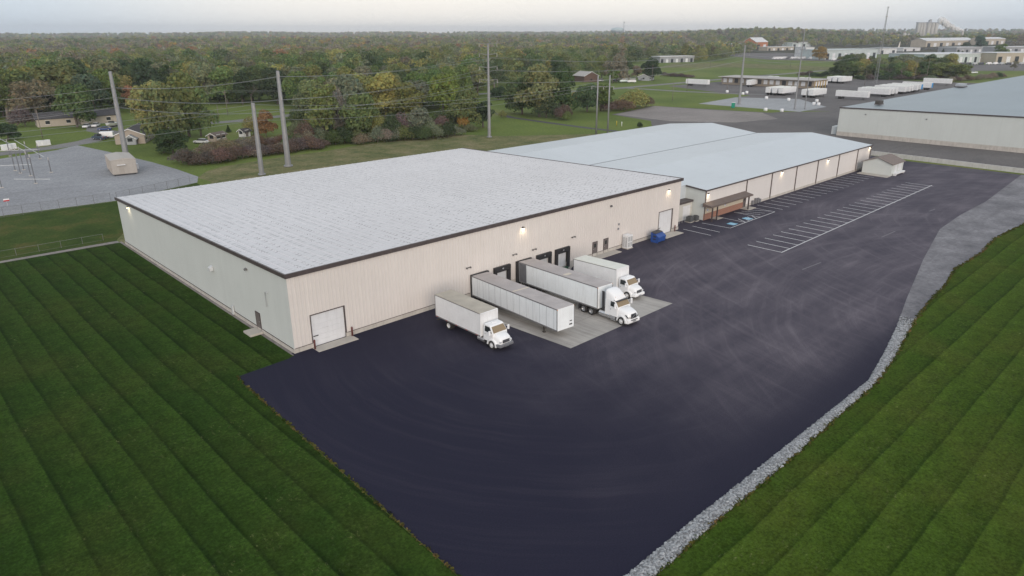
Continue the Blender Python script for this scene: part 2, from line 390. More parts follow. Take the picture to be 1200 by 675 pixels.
# ------------------------------------------------------------------ the ground
def sheet(name, poly, z, m, kind='structure', hole=None, zf=None):
    bm = bmesh.new(); es = []
    for ring in ([poly] + ([hole] if hole else [])):
        vs = [bm.verts.new((p[0], p[1], z)) for p in ring]
        for i in range(len(vs)): es.append(bm.edges.new((vs[i], vs[(i + 1) % len(vs)])))
    bmesh.ops.triangle_fill(bm, use_beauty=True, use_dissolve=False, edges=es)
    for f in bm.faces:
        f.normal_update()
        if f.normal.z < 0: f.normal_flip()
    me = bpy.data.meshes.new(name); bm.to_mesh(me); bm.free(); me.materials.append(m)
    o = bpy.data.objects.new(name, me); COL.objects.link(o); o['kind'] = kind
    return o
def gp(*pts): return [tuple(G(*q)[:2]) for q in pts]
HX0, HX1, HY0, HY1 = 19.0, 46.0, -27.0, .25          # the sunken apron in front of the loading docks
hole = [(HX0, HY0), (HX1, HY0), (HX1, HY1), (HX0, HY1)]
R_ = 9000
sheet('ground', [(-R_, -R_), (R_, -R_), (R_, R_), (-R_, R_)], -.03, m_grass, hole=hole)
def ss(a, b, x): t_ = max(0, min(1, (x - a) / (b - a))); return t_ * t_ * (3 - 2 * t_)
def apron_z(x, y):
    if y < -19.5: zy = -.18 * ss(-26.8, -19.5, y)
    else: zy = -.18 - .72 * (y + 19.5) / 19.5
    zy = max(zy, -.9)
    return zy * ss(19.6, 22.2, x) * (1 - ss(43.6, 45.6, x))
asph_outer = [(-6.6, -1.0), (-1.2, -.75), (-.3, -.4), (-.3, .3), (72.05, .3), (72.05, 6), (160, 6), (174.5, 6), (174.3, -1.5), (171.6, -29.2),
              (152, -30.2), (133.8, -31.2), (118, -31.0), (104.3, -31.6), (84, -35.4), (63.8, -39.7), (54, -42.0), (46, -43.6), (37.5, -45.1), (27.7, -45.0), (8, -44.8), (-9, -44.8), (-8.2, -37), (-7.5, -18), (-6.95, -3)]
hole2 = [(HX0, HY0), (HX1, HY0), (HX1, HY1), (HX0, HY1)]
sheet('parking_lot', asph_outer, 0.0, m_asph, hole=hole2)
nx, ny = 54, 54
vs = [(HX0 + (HX1 - HX0) * i / nx, HY0 + (HY1 - HY0) * j / ny) for j in range(ny + 1) for i in range(nx + 1)]
mb = MB(); mb.add([(x, y, apron_z(x, y)) for x, y in vs], [(j * (nx + 1) + i, j * (nx + 1) + i + 1, (j + 1) * (nx + 1) + i + 1, (j + 1) * (nx + 1) + i) for j in range(ny) for i in range(nx)], 0, True)
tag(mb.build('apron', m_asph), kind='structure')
nx, ny = 30, 40; X0, X1, Y0, Y1 = 22.4, 41.7, -19.5, -.02
vs = [(X0 + (X1 - X0) * i / nx, Y0 + (Y1 - Y0) * j / ny) for j in range(ny + 1) for i in range(nx + 1)]
mb = MB(); mb.add([(x, y, apron_z(x, y) + .03) for x, y in vs], [(j * (nx + 1) + i, j * (nx + 1) + i + 1, (j + 1) * (nx + 1) + i + 1, (j + 1) * (nx + 1) + i) for j in range(ny) for i in range(nx)], 0, True)
tag(mb.build('dock_pavement', m_conc), kind='structure')

# lawns
sheet('mown_lawn', [(-260, -160), (-9.0, -160), (-9.0, -45), (-8.25, -37.1), (-7.55, -18), (-6.95, -3), (-6.7, -1.05), (-1.2, -.8), (-.45, -.6), (-.45, 61.2), (-30, 61.9), (-260, 66)], -.012, m_lawn_l)
lawn_r_edge = [(-9, -46.15), (1, -46.05), (9, -45.9), (17.3, -46.0), (27.1, -45.85), (37.4, -45.75), (44.5, -44.95), (50, -44.0), (57.1, -42.9), (64, -42.1), (72.8, -41.5), (82, -40.2), (94.1, -40.6), (104, -39.8), (118.8, -40.9), (150, -41.5), (178, -41)]
sheet('mown_lawn_strip', [(-9, -160), (260, -160), (260, -60), (178, -45)] + lawn_r_edge[::-1], -.012, m_lawn_r)
# gravel between the asphalt and the lawn
edge_in = [(-9.1, -44.7), (8, -44.7), (27.7, -44.9), (37.5, -45.0), (46, -43.5), (54, -41.9), (63.8, -39.6), (84, -35.3), (104.3, -31.5), (118, -30.9), (133.8, -31.1), (152, -30.1), (171.6, -29.1), (180, -29)]
sheet('gravel_strip', edge_in + [(180, -41)] + lawn_r_edge[::-1], -.006, m_gravel)
# footing strip along the left wall, gravel lane and rough ground behind
sheet('gravel_path', [(-.45, 61.0), (-30, 61.7), (-260, 65.6), (-260, 64.6), (-30, 60.7), (-.45, 59.6)], -.004, m_gyard)
sheet('wall_footing_strip', [(-.45, -.3), (-.05, -.3), (-.05, 60), (-.45, 60)], -.002, m_gyard)
sub_poly = [(-140, 97), (-60, 95.5), (-11.2, 95.2), (8.5, 93.8), (27.8, 101.2), (30.6, 108), (30.5, 122), (29.5, 137.7), (26.5, 165), (23.3, 187), (16, 180), (2, 174), (-40, 162), (-140, 130)]
sheet('substation_yard', sub_poly, -.016, m_sub)
sheet('coarse_grass', [(-200, 64.8), (-30, 61.9), (-.4, 61.2), (-.2, 62), (10, 80), (26, 90), (27.5, 100.8), (8.6, 93.4), (-11, 94.9), (-60, 95.2), (-200, 99)], -.02, m_gdark)
sheet('rough_field', [(30, 107), (30.5, 100), (26, 90), (10, 80), (-.2, 62), (-.2, 58), (158, 58), (160, 88), (150, 93), (130, 108), (121, 124), (100, 125), (84, 124), (71, 121), (60, 121), (40, 117.5), (35, 114)], -.024, m_rough)
sheet('rear_yard', [(150, 4), (174, 6), (174, -2), (176, 7.4), (179, -28), (179, -120), (500, -120), (500, 62), (284, 62), (262, 79), (252, 126), (249, 132), (207, 123), (200, 98), (176, 80), (160, 66)], -.026, m_yard)
sheet('gravel_yard', [(208, 122), (249, 131), (251, 110), (257, 82), (240, 66), (218, 72), (204, 92)], -.012, m_gyard)
sheet('grass_strip', [(250, 130), (270, 130), (271, 100), (276, 74), (259, 79), (254, 104)], -.008, m_grass)
sheet('truck_lot', [(277, 72), (285, 60), (520, 60), (520, 140), (500, 178), (420, 200), (362, 202), (350, 175), (338, 150), (332, 128), (312, 128)], -.010, m_yard)
sheet('concrete_lot', [(271, 72), (273, 123), (316, 128), (330, 100), (300, 73)], -.004, m_pale)
def road(name, pts, w, m, z):
    n = len(pts); L = []; Rr = []
    for i, p in enumerate(pts):
        a = Vector(pts[max(i - 1, 0)]); b = Vector(pts[min(i + 1, n - 1)]); d = (b - a).normalized(); q = Vector((-d.y, d.x)) * w / 2
        L.append(tuple(Vector(p) + q)); Rr.append(tuple(Vector(p) - q))
    sheet(name, L + Rr[::-1], z, m)
road('road', [(-150, 150), (-60, 168), (3, 184), (17, 187), (28, 194), (44, 212), (60, 217), (85, 214), (120, 220), (200, 250), (268, 238), (278, 222), (308, 213), (400, 213), (470, 214), (690, 211), (1100, 230)], 7.5, m_road, -.008)
road('side_road', [(331, 211), (331, 172), (336, 146), (345, 120)], 6, m_road, -.003)
road('driveway', [(40, 210), (38, 222), (41, 234)], 7, m_road, -.003)
road('footpath', [(166.5, 70), (166.4, 87), (166.2, 101), (167.5, 120), (170, 145), (176, 160)], 3.0, m_path, -.006)

# painted parking lines
def line_mb(segs, w):
    mb = MB()
    for (x0, y0), (x1, y1) in segs:
        d = Vector((x1 - x0, y1 - y0)).normalized(); q = Vector((-d.y, d.x)) * w / 2
        a, b = Vector((x0, y0)), Vector((x1, y1))
        mb.add([(*(a + q), 0), (*(a - q), 0), (*(b - q), 0), (*(b + q), 0)], [(0, 1, 2, 3)])
    return mb
segs = [((71.8 + .0, -19.0), (143.6, -18.4))]
x = 71.9; xs = []
while x < 143: xs.append(x); x += 2.83
for i, x in enumerate(xs): segs.append(((x, -13.25), (x, -18.95)))
o = line_mb(segs, .15).build('parking_bay_markings', m_paint, fix=False); o.location.z = .004; tag(o, kind='structure')
segs = [((72.7, -.6), (72.6, -6.1)), ((75.6, -.6), (75.5, -6.1)), ((78.7, -.6), (79.1, -5.9))]
segs += [((79.1, -5.95), (95.8, -5.75)), ((84.6, -.5), (84.6, -5.9)), ((90.0, -.5), (90.0, -5.9)), ((95.8, -.5), (95.8, -5.8))]
for k in range(4): segs.append(((84.7 + k * 1.3, -5.8), (86.0 + k * 1.3 if k < 3 else 89.9, -3.6 - .2 * k)))
for k in range(3): segs.append(((90.2 + k * 1.6, -1.0), (91.8 + k * 1.6 if k < 2 else 95.6, -4.9)))
x = 98.6
while x < 145: segs.append(((x, -.6), (x, -5.9))); x += 2.83
o = line_mb(segs, .13).build('stall_markings', m_paint, fix=False); o.location.z = .004; tag(o, kind='structure')
for xx in (82.0, 87.4):
    mb = MB(); mb.add([(xx - .75, -5.45, 0), (xx + .75, -5.45, 0), (xx + .75, -3.95, 0), (xx - .75, -3.95, 0)], [(0, 1, 2, 3)])
    o = mb.build('accessible_bay_patch', m_bluep, fix=False); o.location.z = .006; tag(o, kind='structure')
    # the white wheelchair figure: head, trunk, arm, seat, leg and wheel
    mb = MB()
    def bar(a, b, w):
        a, b = Vector(a), Vector(b); d = (b - a).normalized(); q = Vector((-d.y, d.x)) * w / 2
        mb.add([(*(a + q), 0), (*(a - q), 0), (*(b - q), 0), (*(b + q), 0)], [(0, 1, 2, 3)])
    mb.add([(xx - .05 + .1 * math.cos(k * PI / 4), -4.18 + .1 * math.sin(k * PI / 4), 0) for k in range(8)], [tuple(range(8))])
    bar((xx - .05, -4.3), (xx - .02, -4.8), .1); bar((xx - .02, -4.5), (xx + .25, -4.5), .08); bar((xx - .02, -4.8), (xx + .28, -4.8), .09); bar((xx + .28, -4.78), (xx + .38, -5.1), .09)
    pr = [(xx - .02 + .32 * math.cos(math.radians(a)), -4.95 + .3 * math.sin(math.radians(a))) for a in range(110, 361, 25)]
    for a, b in zip(pr[:-1], pr[1:]): bar(a, b, .07)
    o = mb.build('accessible_bay_symbol', m_paint, fix=False); o.location.z = .010; tag(o, kind='structure')
segs = [tuple(tuple(G(*q)[:2]) for q in ab) for ab in (((940, 316), (962, 307.5)), ((1033, 278), (1049, 271)), ((1089, 247.5), (1096, 245)))]
o = line_mb(segs, .16).build('faded_lane_marking', m_paint_old, fix=False); o.location.z = .004; tag(o, kind='structure')

# riprap: broken stone along the edge
def riprap():
    g = np.random.default_rng(3)
    ico = bmesh.new(); bmesh.ops.create_icosphere(ico, subdivisions=1, radius=1); bv = np.array([v.co[:] for v in ico.verts]); bf = np.array([[v.index for v in f.verts] for f in ico.faces]); ico.free()
    inn = [(-9.1, -44.75), (8, -44.75), (27.7, -44.95), (37.5, -45.05), (46, -43.6), (54, -42.0), (58, -41.0)]
    out = lawn_r_edge[:9]
    xs_i, ys_i = zip(*inn); xs_o, ys_o = zip(*out)
    N = 21000; x = g.uniform(-9, 58, N); ya = np.interp(x, xs_i, ys_i); yb = np.interp(x, xs_o, ys_o)
    wob = .05 * np.sin(x * 1.7) + .05 * np.sin(x * 4.1 + 1)
    u = g.uniform(0, 1, N); y = ya - .02 + (yb + .12 + wob - ya) * u
    keep = (x < 50) | (g.uniform(0, 1, N) < (58 - x) / 8); x, y, u = x[keep], y[keep], u[keep]; N = len(x)
    r = g.uniform(.045, .115, N); z = r * .35 + .05 * (1 - np.abs(u - .5) * 2)
    sc = np.stack([r * g.uniform(.7, 1.5, N), r * g.uniform(.7, 1.5, N), r * g.uniform(.5, .95, N)], 1)
    ang = g.uniform(0, PI, N)
    v = bv[None] * (1 + g.uniform(-.28, .28, (N, len(bv), 1))) * sc[:, None]
    ca, sa = np.cos(ang)[:, None], np.sin(ang)[:, None]
    vx = v[..., 0] * ca - v[..., 1] * sa + x[:, None]; vy = v[..., 0] * sa + v[..., 1] * ca + y[:, None]; vz = v[..., 2] + z[:, None]
    V = np.stack([vx, vy, vz], -1).reshape(-1, 3); Fc = (bf[None] + (np.arange(N) * len(bv))[:, None, None]).reshape(-1, 3)
    me = bpy.data.meshes.new('riprap'); me.vertices.add(len(V)); me.vertices.foreach_set('co', V.ravel())
    me.loops.add(len(Fc) * 3); me.loops.foreach_set('vertex_index', Fc.ravel().astype(np.int32)); me.polygons.add(len(Fc))
    me.polygons.foreach_set('loop_start', (np.arange(len(Fc)) * 3).astype(np.int32)); me.update(calc_edges=True)
    at = me.color_attributes.new('tone', 'FLOAT_COLOR', 'CORNER')
    tone = g.uniform(.35, 1.1, N); cc = np.repeat(np.stack([.38 * tone, .395 * tone, .41 * tone, np.ones(N)], 1), len(bf) * 3, 0)
    at.data.foreach_set('color', cc.ravel())
    m = mat('broken_stone', (.3, .3, .3), .9); t = NT(m); a = t.new('ShaderNodeAttribute', attribute_name='tone'); t.color(a.outputs['Color'])
    me.materials.append(m)
    o = bpy.data.objects.new('riprap', me); COL.objects.link(o)
    tag(o, 'band of broken pale grey stone between asphalt and lawn', 'gravel', kind='stuff')
riprap()

def tufts():
    g = np.random.default_rng(5); xs_o, ys_o = zip(*lawn_r_edge); N = 2600
    x = np.concatenate([g.uniform(-2, 150, N), g.uniform(-8.2, -6.9, 500)]); 
    y = np.concatenate([np.interp(x[:N], xs_o, ys_o) + g.normal(0, .12, N), g.uniform(-40, -1, 500)])
    x[N:] = np.interp(y[N:], [-37, -18, -3, -1], [-8.2, -7.5, -6.95, -6.7]) + g.normal(0, .06, 500)
    n = len(x); h = g.uniform(.05, .18, n); a = g.uniform(0, PI, n); w = g.uniform(.05, .16, n)
    ca, sa = np.cos(a) * w, np.sin(a) * w; lx, ly = g.normal(0, .05, n), g.normal(0, .05, n)
    V = np.stack([np.stack([x - ca, y - sa, 0 * x], 1), np.stack([x + ca, y + sa, 0 * x], 1), np.stack([x + ca * .8 + lx, y + sa * .8 + ly, h], 1), np.stack([x - ca * .8 + lx, y - sa * .8 + ly, h], 1)], 1).reshape(-1, 3)
    me = bpy.data.meshes.new('grass_tufts'); me.from_pydata(V.tolist(), [], [tuple(range(4 * i, 4 * i + 4)) for i in range(n)])
    m = mat('tuft_grass', (.1, .1, .04), .95, spec=.05); t = NT(m); t.color(t.ramp(t.noise(t.pos(), .8, 4), [(.35, (.035, .06, .012)), (.55, (.09, .085, .025)), (.7, (.20, .13, .06))])); me.materials.append(m)
    o = bpy.data.objects.new('grass_tufts', me); COL.objects.link(o); tag(o, 'ragged tufts of grass along the lawn edges', 'grass', kind='stuff')
tufts()
# ------------------------------------------------------------------ the long warehouse with the loading docks
L1, W1, ZF, ZB = 71.9, 58.05, 8.7, 7.48            # length, depth, eave height at the front and at the back
def zr(y): return ZF + (ZB - ZF) * y / W1
B1 = thing('warehouse', 'beige metal-sided warehouse with white ribbed roof and the row of truck docks', 'warehouse')
holes_f = [(2.3, 6.45, 0, 3.55), (68.55, 71.0, 0, 3.2)]     # the two drive-in doors in the front
DOCKS = [(24.65, 27.6), (28.65, 31.55), (32.75, 35.6), (36.7, 39.6), (40.55, 43.5), (44.6, 47.5)]
def ribbed_wall():
    mb = MB()
    openings = [(2.2, 6.25, 3.75), (66.0, 69.85, 4.05)] + [(a + .35, b - .35, 2.45) for a, b in DOCKS[:5]]
    pitch = .46; x = 0.0; prof = [(0, 0), (.33, 0), (.355, -.05), (.43, -.05), (.46, 0)]
    pts = []
    while x < L1 - .47:
        for dx, dy in prof[:-1]: pts.append((x + dx, dy))
        x += pitch
    pts += [(x, 0), (L1, 0)]
    def z0at(xa):
        for a, b, h in openings:
            if a <= xa <= b: return h
        return .5
    for (xa, ya), (xb, yb) in zip(pts[:-1], pts[1:]):
        z0 = z0at((xa + xb) / 2)
        mb.add([(xa, ya, z0), (xb, yb, z0), (xb, yb, ZF), (xa, ya, ZF)], [(0, 1, 2, 3)], 0)
    # left wall (x = 0), right wall, back wall
    y = 0; pl = []
    while y < W1 - .5:
        pl += [(0, y), (0, y + .30), (-.008, y + .37), (-.008, y + .40)]; y += .46
    pl += [(0, W1)]
    for (xa, ya), (xb, yb) in zip(pl[:-1], pl[1:]):
        mb.add([(xa, ya, .35), (xa, ya, zr(ya)), (xb, yb, zr(yb)), (xb, yb, .35)], [(0, 1, 2, 3)], 1)
    mb.add([(L1, 0, .35), (L1, W1, .35), (L1, W1, ZB), (L1, 0, ZF)], [(0, 1, 2, 3)], 1)
    mb.add([(0, W1, .2), (0, W1, ZB), (L1, W1, ZB), (L1, W1, .2)], [(0, 1, 2, 3)], 1)
    return mb.build('wall', [m_wall_f, m_wall_l], B1, fix=False)
ribbed_wall()
mb = MB()
mb.box(-.07, -.07, -.4, 2.2, .2, .5); mb.box(6.25, -.07, -.4, 19, .2, .5); mb.box(19, -.07, -1.6, 24.99, .2, .5)
for (a, b), (c, d) in zip(DOCKS[:5], DOCKS[1:5] + [(45.9, 0)]): mb.box(a + .35, -.075, -1.6, b - .35, .2, -.02); mb.box(b - .35, -.07, -1.6, c + .35 if d else 46.2, .2, .5)
mb.box(46.2, -.07, -.4, 66.0, .2, .5); mb.box(69.85, -.07, -.4, L1 + .05, .2, .5)
mb.box(-.08, .2, -.4, .15, W1 + .05, .45); mb.box(L1 - .1, .2, -.4, L1 + .05, W1, .4)
mb.build('foundation', m_found, B1)
for xa, xb in ((.02, 2.08), (6.4, 24.6), (47.5, 48.9), (50.2, 51.5), (52.9, 65.85), (70.05, 71.85)): mb = MB(); mb.box(xa, -.085, .503, xb, -.052, .56); mb.build('base_flashing', m_trim, B1)
mb = MB(); mb.box(-.095, .05, .453, -.012, W1, .49); mb.build('base_flashing', m_trim, B1)
mb = MB()          # roof sheet with small real ribs running down the slope
n = 58
x = -.15; cols = []
while x < L1 + .1: cols += [(x, 0), (x + .95, 0), (x + 1.0, .05), (x + 1.08, .05), (x + 1.13, 0)]; x += 1.25
cols.append((L1 + .15, 0))
for (xa, za), (xb, zb) in zip(cols[:-1], cols[1:]):
    mb.add([(xa, -.2, ZF + .22 + za), (xb, -.2, ZF + .22 + zb), (xb, W1 + .15, ZB + .22 + zb), (xa, W1 + .15, ZB + .22 + za)], [(0, 1, 2, 3)])
roof1 = mb.build('roof', m_roof1, B1, fix=False)
mb = MB()
mb.box(-.24, -.28, ZF - .16, L1 + .24, -.08, ZF + .30)
for xa, xb in ((-.26, -.07), (L1 + .07, L1 + .26)):
    mb.add([(xa, -.27, ZF - .14), (xb, -.27, ZF - .14), (xb, W1 + .2, ZB - .14), (xa, W1 + .2, ZB - .14), (xa, -.27, ZF + .29), (xb, -.27, ZF + .29), (xb, W1 + .2, ZB + .29), (xa, W1 + .2, ZB + .29)],
           [(0, 3, 2, 1), (4, 5, 6, 7), (0, 1, 5, 4), (1, 2, 6, 5), (2, 3, 7, 6), (3, 0, 4, 7)])
mb.build('roof_trim', m_trim, roof1)

def sectional_door(par, x0, x1, h, y=.12, rows=5, label=None):
    mb = MB(); dz = h / rows
    for k in range(rows):
        mb.box(x0, y, k * dz + .02, x1, y + .06, (k + 1) * dz - .012)
    mb.box(x0, y + .03, 0, x1, y + .07, h)
    d = mb.build('overhead_door', m_door, par)
    if label: d['label'] = label
    mb = MB(); mb.box(x0 - .09, -.06, 0, x0, y + .08, h); mb.box(x1, -.06, 0, x1 + .12, y + .08, h); mb.box(x0 - .09, -.06, h, x1 + .12, y + .08, h + .1)
    mb.build('frame', m_trim, d)
    mb = MB(); mb.box(x0 + .15, y - .05, 1.15, x0 + .75, y - .01, 1.25); mb.build('handle', m_dark, d)
    return d
sectional_door(B1, 2.2, 6.25, 3.7, rows=6); sectional_door(B1, 66.0, 69.85, 4.0, rows=6)
def man_door(par, x, w=1.0, h=2.15, z=.12, face='y', pos=0):
    mb = MB(); a = pos
    if face == 'y': mb.box(x, a - .055, z, x + w, a + .02, z + h)
    else: mb.box(a - .07, x, z, a + .02, x + w, z + h)
    d = mb.build('door', m_mandoor, par)
    mb = MB()
    if face == 'y': mb.box(x - .08, a - .075, z, x - .003, a + .02, z + h + .08); mb.box(x + w + .003, a - .075, z, x + w + .08, a + .02, z + h + .08); mb.box(x - .003, a - .075, z + h + .003, x + w + .003, a + .02, z + h + .08)
    else: mb.box(a - .09, x - .08, z, a + .02, x - .003, z + h + .08); mb.box(a - .09, x + w + .003, z, a + .02, x + w + .08, z + h + .08); mb.box(a - .09, x - .003, z + h + .003, a + .02, x + w + .003, z + h + .08)
    mb.build('frame', m_trim, d)
    mb = MB()
    if face == 'y': mb.box(x + .12, a - .12, z + 1.0, x + .24, a - .06, z + 1.06); mb.box(x + .3, a - .062, z + 1.3, x + .7, a - .057, z + 1.9, 1)
    else: mb.box(a - .12, x + .12, z + 1.0, a - .075, x + .24, z + 1.06)
    mb.build('handle', [m_alu, m_glass], d)
    return d
man_door(B1, 49.05); man_door(B1, 51.65)
man_door(B1, 7.9, 1.0, 2.05, .22, 'x', 0)
# dock positions: white door, black seal with head pad, bumpers, leveller plate
for i, (a, b) in enumerate(DOCKS[:5]):
    mb = MB(); x0, x1 = a + .38, b - .38
    for k in range(4): mb.box(x0, .10, .02 + k * .61, x1, .15, .02 + (k + 1) * .61 - .015)
    mb.box(x0, .13, 0, x1, .17, 2.46)
    d = mb.build('dock_door', m_door, B1)
    mb = MB(); pj = -.42
    mb.box(a, pj, -.15, a + .42, -.051, 2.35); mb.box(b - .42, pj, -.15, b, -.051, 2.35); mb.box(a, pj - .02, 2.355, b, -.051, 2.98)
    mb.box(a + .42, -.3, 2.2, b - .42, -.051, 2.354)
    mb.build('dock_seal', m_black, d, bevel=.03)
    for xq in (a + .5, b - .8): mb = MB(); mb.box(xq, -.22, -.42, xq + .3, -.08, -.06); mb.build('bumper', m_rub, d)
    mb = MB(); mb.box(a + .55, -.55 if i == 4 else -.12, -.06, b - .55, .1, -.025)
    if i == 4: mb.box(a + .42, -.5, -.4, b - .42, -.1, -.062)
    lv = mb.build('dock_leveller', mat('leveller_green', (.03, .09, .05), .6) if i == 4 else m_black, d)
    if i == 4: lv['label'] = 'dark green dock leveller plate'
    lp = MB(); xx = (a + b) / 2; lp.box(xx - .12, pj - .05, 2.6, xx + .12, pj - .022, 2.78); lp.build('dock_number_plate', m_alu, d)

m_lamp = mat('wall_lamp_housing', (.12, .115, .11), .4)
def lamp_glow():
    m = mat('lit_wall_lamp', (1, .85, .6), .4); b = m.node_tree.nodes['Principled BSDF']
    b.inputs['Emission Color'].default_value = (1, .80, .50, 1); b.inputs['Emission Strength'].default_value = 9
    return m
m_glow = lamp_glow()
def wall_lamp(par, x, y, z, face, lit=True, name='wall_lamp'):
    """a wall pack: sloping housing, lens below, and its own light when it is lit"""
    e = thing(name, None, None, (x, y, z), {'y': 0, 'x': -PI / 2, 'corner': -PI / 4}[face]); e.parent = par
    mb = MB(); mb.prism_x([(0, .16), (-.12, .14), (-.24, .02), (-.24, -.06), (0, -.06)], lambda a, b: .2); h = mb.build('housing', m_lamp, e, bevel=.015)
    mb = MB(); mb.box(-.16, -.215, -.13, .16, -.02, -.063); mb.build('lens', m_glow if lit else m_alu, e)
    if lit:
        ld = bpy.data.lights.new('wall_lamp_light', 'SPOT'); ld.energy = 34; ld.color = (1, .80, .50); ld.shadow_soft_size = .15; ld.spot_size = math.radians(150); ld.spot_blend = 1.0
        lo = bpy.data.objects.new('wall_lamp_light', ld); COL.objects.link(lo); lo.parent = e; lo.location = (0, -.55, -.16); lo.rotation_euler = (math.radians(32), 0, 0)
    return e
wall_lamp(B1, 34.13, -.05, 7.45, 'y'); wall_lamp(B1, 68.2, -.05, 7.45, 'y')
wall_lamp(B1, -.05, 52.3, 7.1, 'x')
def w1(px, py, y=0):       # a point of the front wall
    d = CAM_F * F_PX + CAM_R * (px - 600) - CAM_U * (py - 337.5); t_ = (y - CAM_C.y) / d.y; q = CAM_C + d * t_; return q.x, q.z
def w1l(px, py, x=0):
    d = CAM_F * F_PX + CAM_R * (px - 600) - CAM_U * (py - 337.5); t_ = (x - CAM_C.x) / d.x; q = CAM_C + d * t_; return q.y, q.z
for px, py in ((715.5, 241.5),):
    x, z = w1(px, py); wall_lamp(B1, x, -.05, z, 'y', False)
for px, py in ((548, 313.5), (602, 298), (625, 292), (671, 277.5)):      # small twin-head fittings over the docks
    x, z = w1(px, py)
    mb = MB(); mb.box(x - .3, -.16, z - .05, x + .3, -.051, z + .03); mb.lathe([(.1, -.28), (.12, -.14), (.06, -.1)], 'y', (x - .3, -.05, z), 10); mb.lathe([(.1, -.28), (.12, -.14), (.06, -.1)], 'y', (x + .3, -.05, z), 10)
    mb.build('twin_head_fitting', m_lamp, B1)
for px, py in ((724, 268), (724.5, 262.5)):
    x, z = w1(px, py); mb = MB(); mb.box(x - .12, -.2, z - .16, x + .12, -.051, z + .16); mb.build('junction_box', m_alu, B1)
# left wall: two vent hoods, pipe loop
y_, z_ = w1l(249, 314); mb = MB(); mb.prism_x([(0, .35), (-.45, .1), (-.5, -.3), (0, -.3)], lambda a, b: .35); o = mb.build('vent_hood', weathered('galvanised', (.55, .57, .58), .1, 2, .4), B1, bevel=.02); o.location = (-.04, y_, z_); o.rotation_euler.z = -PI / 2
y_, z_ = w1l(289, 315.5); wall_lamp(B1, -.05, y_, z_, 'x', False)
y_, z_ = w1l(313, 350); mb = MB(); mb.tube([(-.05, y_, z_ - .9), (-.16, y_ + .02, z_ - .9), (-.16, y_, z_ + .8), (-.16, y_ - .5, z_ + .9), (-.05, y_ - .5, z_ + .9)], .045); mb.build('vent_pipe', MATS['galvanised'], B1)
y_, z_ = w1l(275.5, 368); mb = MB(); mb.box(-.28, y_ - .15, .1, -.09, y_ + .2, 1.2); mb.build('utility_box', MATS['galvanised'], B1)

def slab(name, poly, z0, z1): return tag(MB().prism_z(poly, z0, z1).build(name, m_slab, bevel=.02), kind='structure')
slab('entrance_slab', [(2.0, -1.55), (6.9, -1.6), (6.9, -.09), (2.0, -.09)], -.3, .06)
slab('entrance_slab', [(48.6, -1.55), (54.3, -1.55), (54.3, -.09), (48.6, -.09)], -.3, .09)
slab('entrance_slab', [(65.6, -2.1), (70.6, -2.1), (70.6, -.09), (65.6, -.09)], -.3, .07)
slab('entrance_slab', [(-1.6, 7.4), (-.12, 7.4), (-.12, 9.3), (-1.6, 9.3)], -.3, .22)
m_bollard = weathered('red_brown_bollard', (.13, .035, .03), .2, 3, .6, dirt_amt=.2)
for x, y, lab in ((2.05, -.62, 'rusty red bollard at the near left side of the drive-in door by the warehouse corner'), (6.85, -.35, 'rusty red bollard right of the drive-in door by the warehouse corner'), (70.25, -.5, 'rusty red bollard right of the drive-in door near the dumpster'), (65.6, -.6, 'rusty red bollard left of the drive-in door near the dumpster')):
    mb = MB(); mb.lathe([(.1, 0), (.1, 1.0), (.085, 1.06), (.04, 1.1)], n=12); o = mb.build('bollard', m_bollard); o.location = (x, y, 0.06)
    tag(o, lab, 'bollard', 'bollards guarding the drive-in doors')

# ------------------------------------------------------------------ the lower building with two shallow gables
B2 = thing('office_warehouse', 'long low warehouse with pale blue double-gabled roof, downpipes and a brick entrance', 'warehouse', (80.45, .3, 0))
E2, L2, ZR = 5.45, 76.0, 7.1
gy = [0, 15.4, 30.8, 45.2, 59.6]; gz = [E2, ZR, E2 + .05, ZR, E2 + .2]
mb = MB(); mb.add([(0, 0, .0), (L2, 0, 0), (L2, 0, E2), (0, 0, E2)], [(0, 1, 2, 3)], 0)
poly = [(0, y, z) for y, z in zip(gy, gz)] + [(0, gy[-1], 0), (0, 0, 0)]
mb.add(poly, [tuple(range(len(poly)))], 1); mb.add([(L2, y, z) for _, y, z in poly], [tuple(range(len(poly)))[::-1]], 1)
mb.add([(0, gy[-1], 0), (0, gy[-1], gz[-1]), (L2, gy[-1], gz[-1]), (L2, gy[-1], 0)], [(0, 1, 2, 3)], 1)
mb.build('wall', [m_wall_b2, m_wall_b2l], B2, fix=False)
mb = MB()
for (ya, za), (yb, zb) in zip(zip(gy[:-1], gz[:-1]), zip(gy[1:], gz[1:])):
    oa = -.25 if ya == 0 else 0; ob = .25 if yb == gy[-1] else 0
    xa, xb = -.2, L2 + .2; h = .14
    P = [(xa, ya + oa, za), (xb, ya + oa, za), (xb, yb + ob, zb), (xa, yb + ob, zb)]
    mb.add(P + [(x, y, z + h) for x, y, z in P], [(0, 3, 2, 1), (4, 5, 6, 7), (0, 1, 5, 4), (1, 2, 6, 5), (2, 3, 7, 6), (3, 0, 4, 7)])
for (ya, za), (yb, zb) in (((4.0, E2 + (ZR - E2) * 4.0 / 15.4), (15.4, ZR)), ((15.4, ZR), (30.8, E2 + .05)), ((30.8, E2 + .05), (45.2, ZR)), ((45.2, ZR), (59.85, E2 + .2))):
    P = [(-8.3, ya, za), (-.2, ya, za), (-.2, yb, zb), (-8.3, yb, zb)]
    mb.add(P + [(x, y, z + .14) for x, y, z in P], [(0, 3, 2, 1), (4, 5, 6, 7), (0, 1, 5, 4), (1, 2, 6, 5), (2, 3, 7, 6), (3, 0, 4, 7)])
    mb.add([(-8.2, ya + .1, 0), (0, ya + .1, 0), (0, ya + .1, za), (-8.2, ya + .1, za)], [(0, 1, 2, 3)]) if ya == 4.0 else None
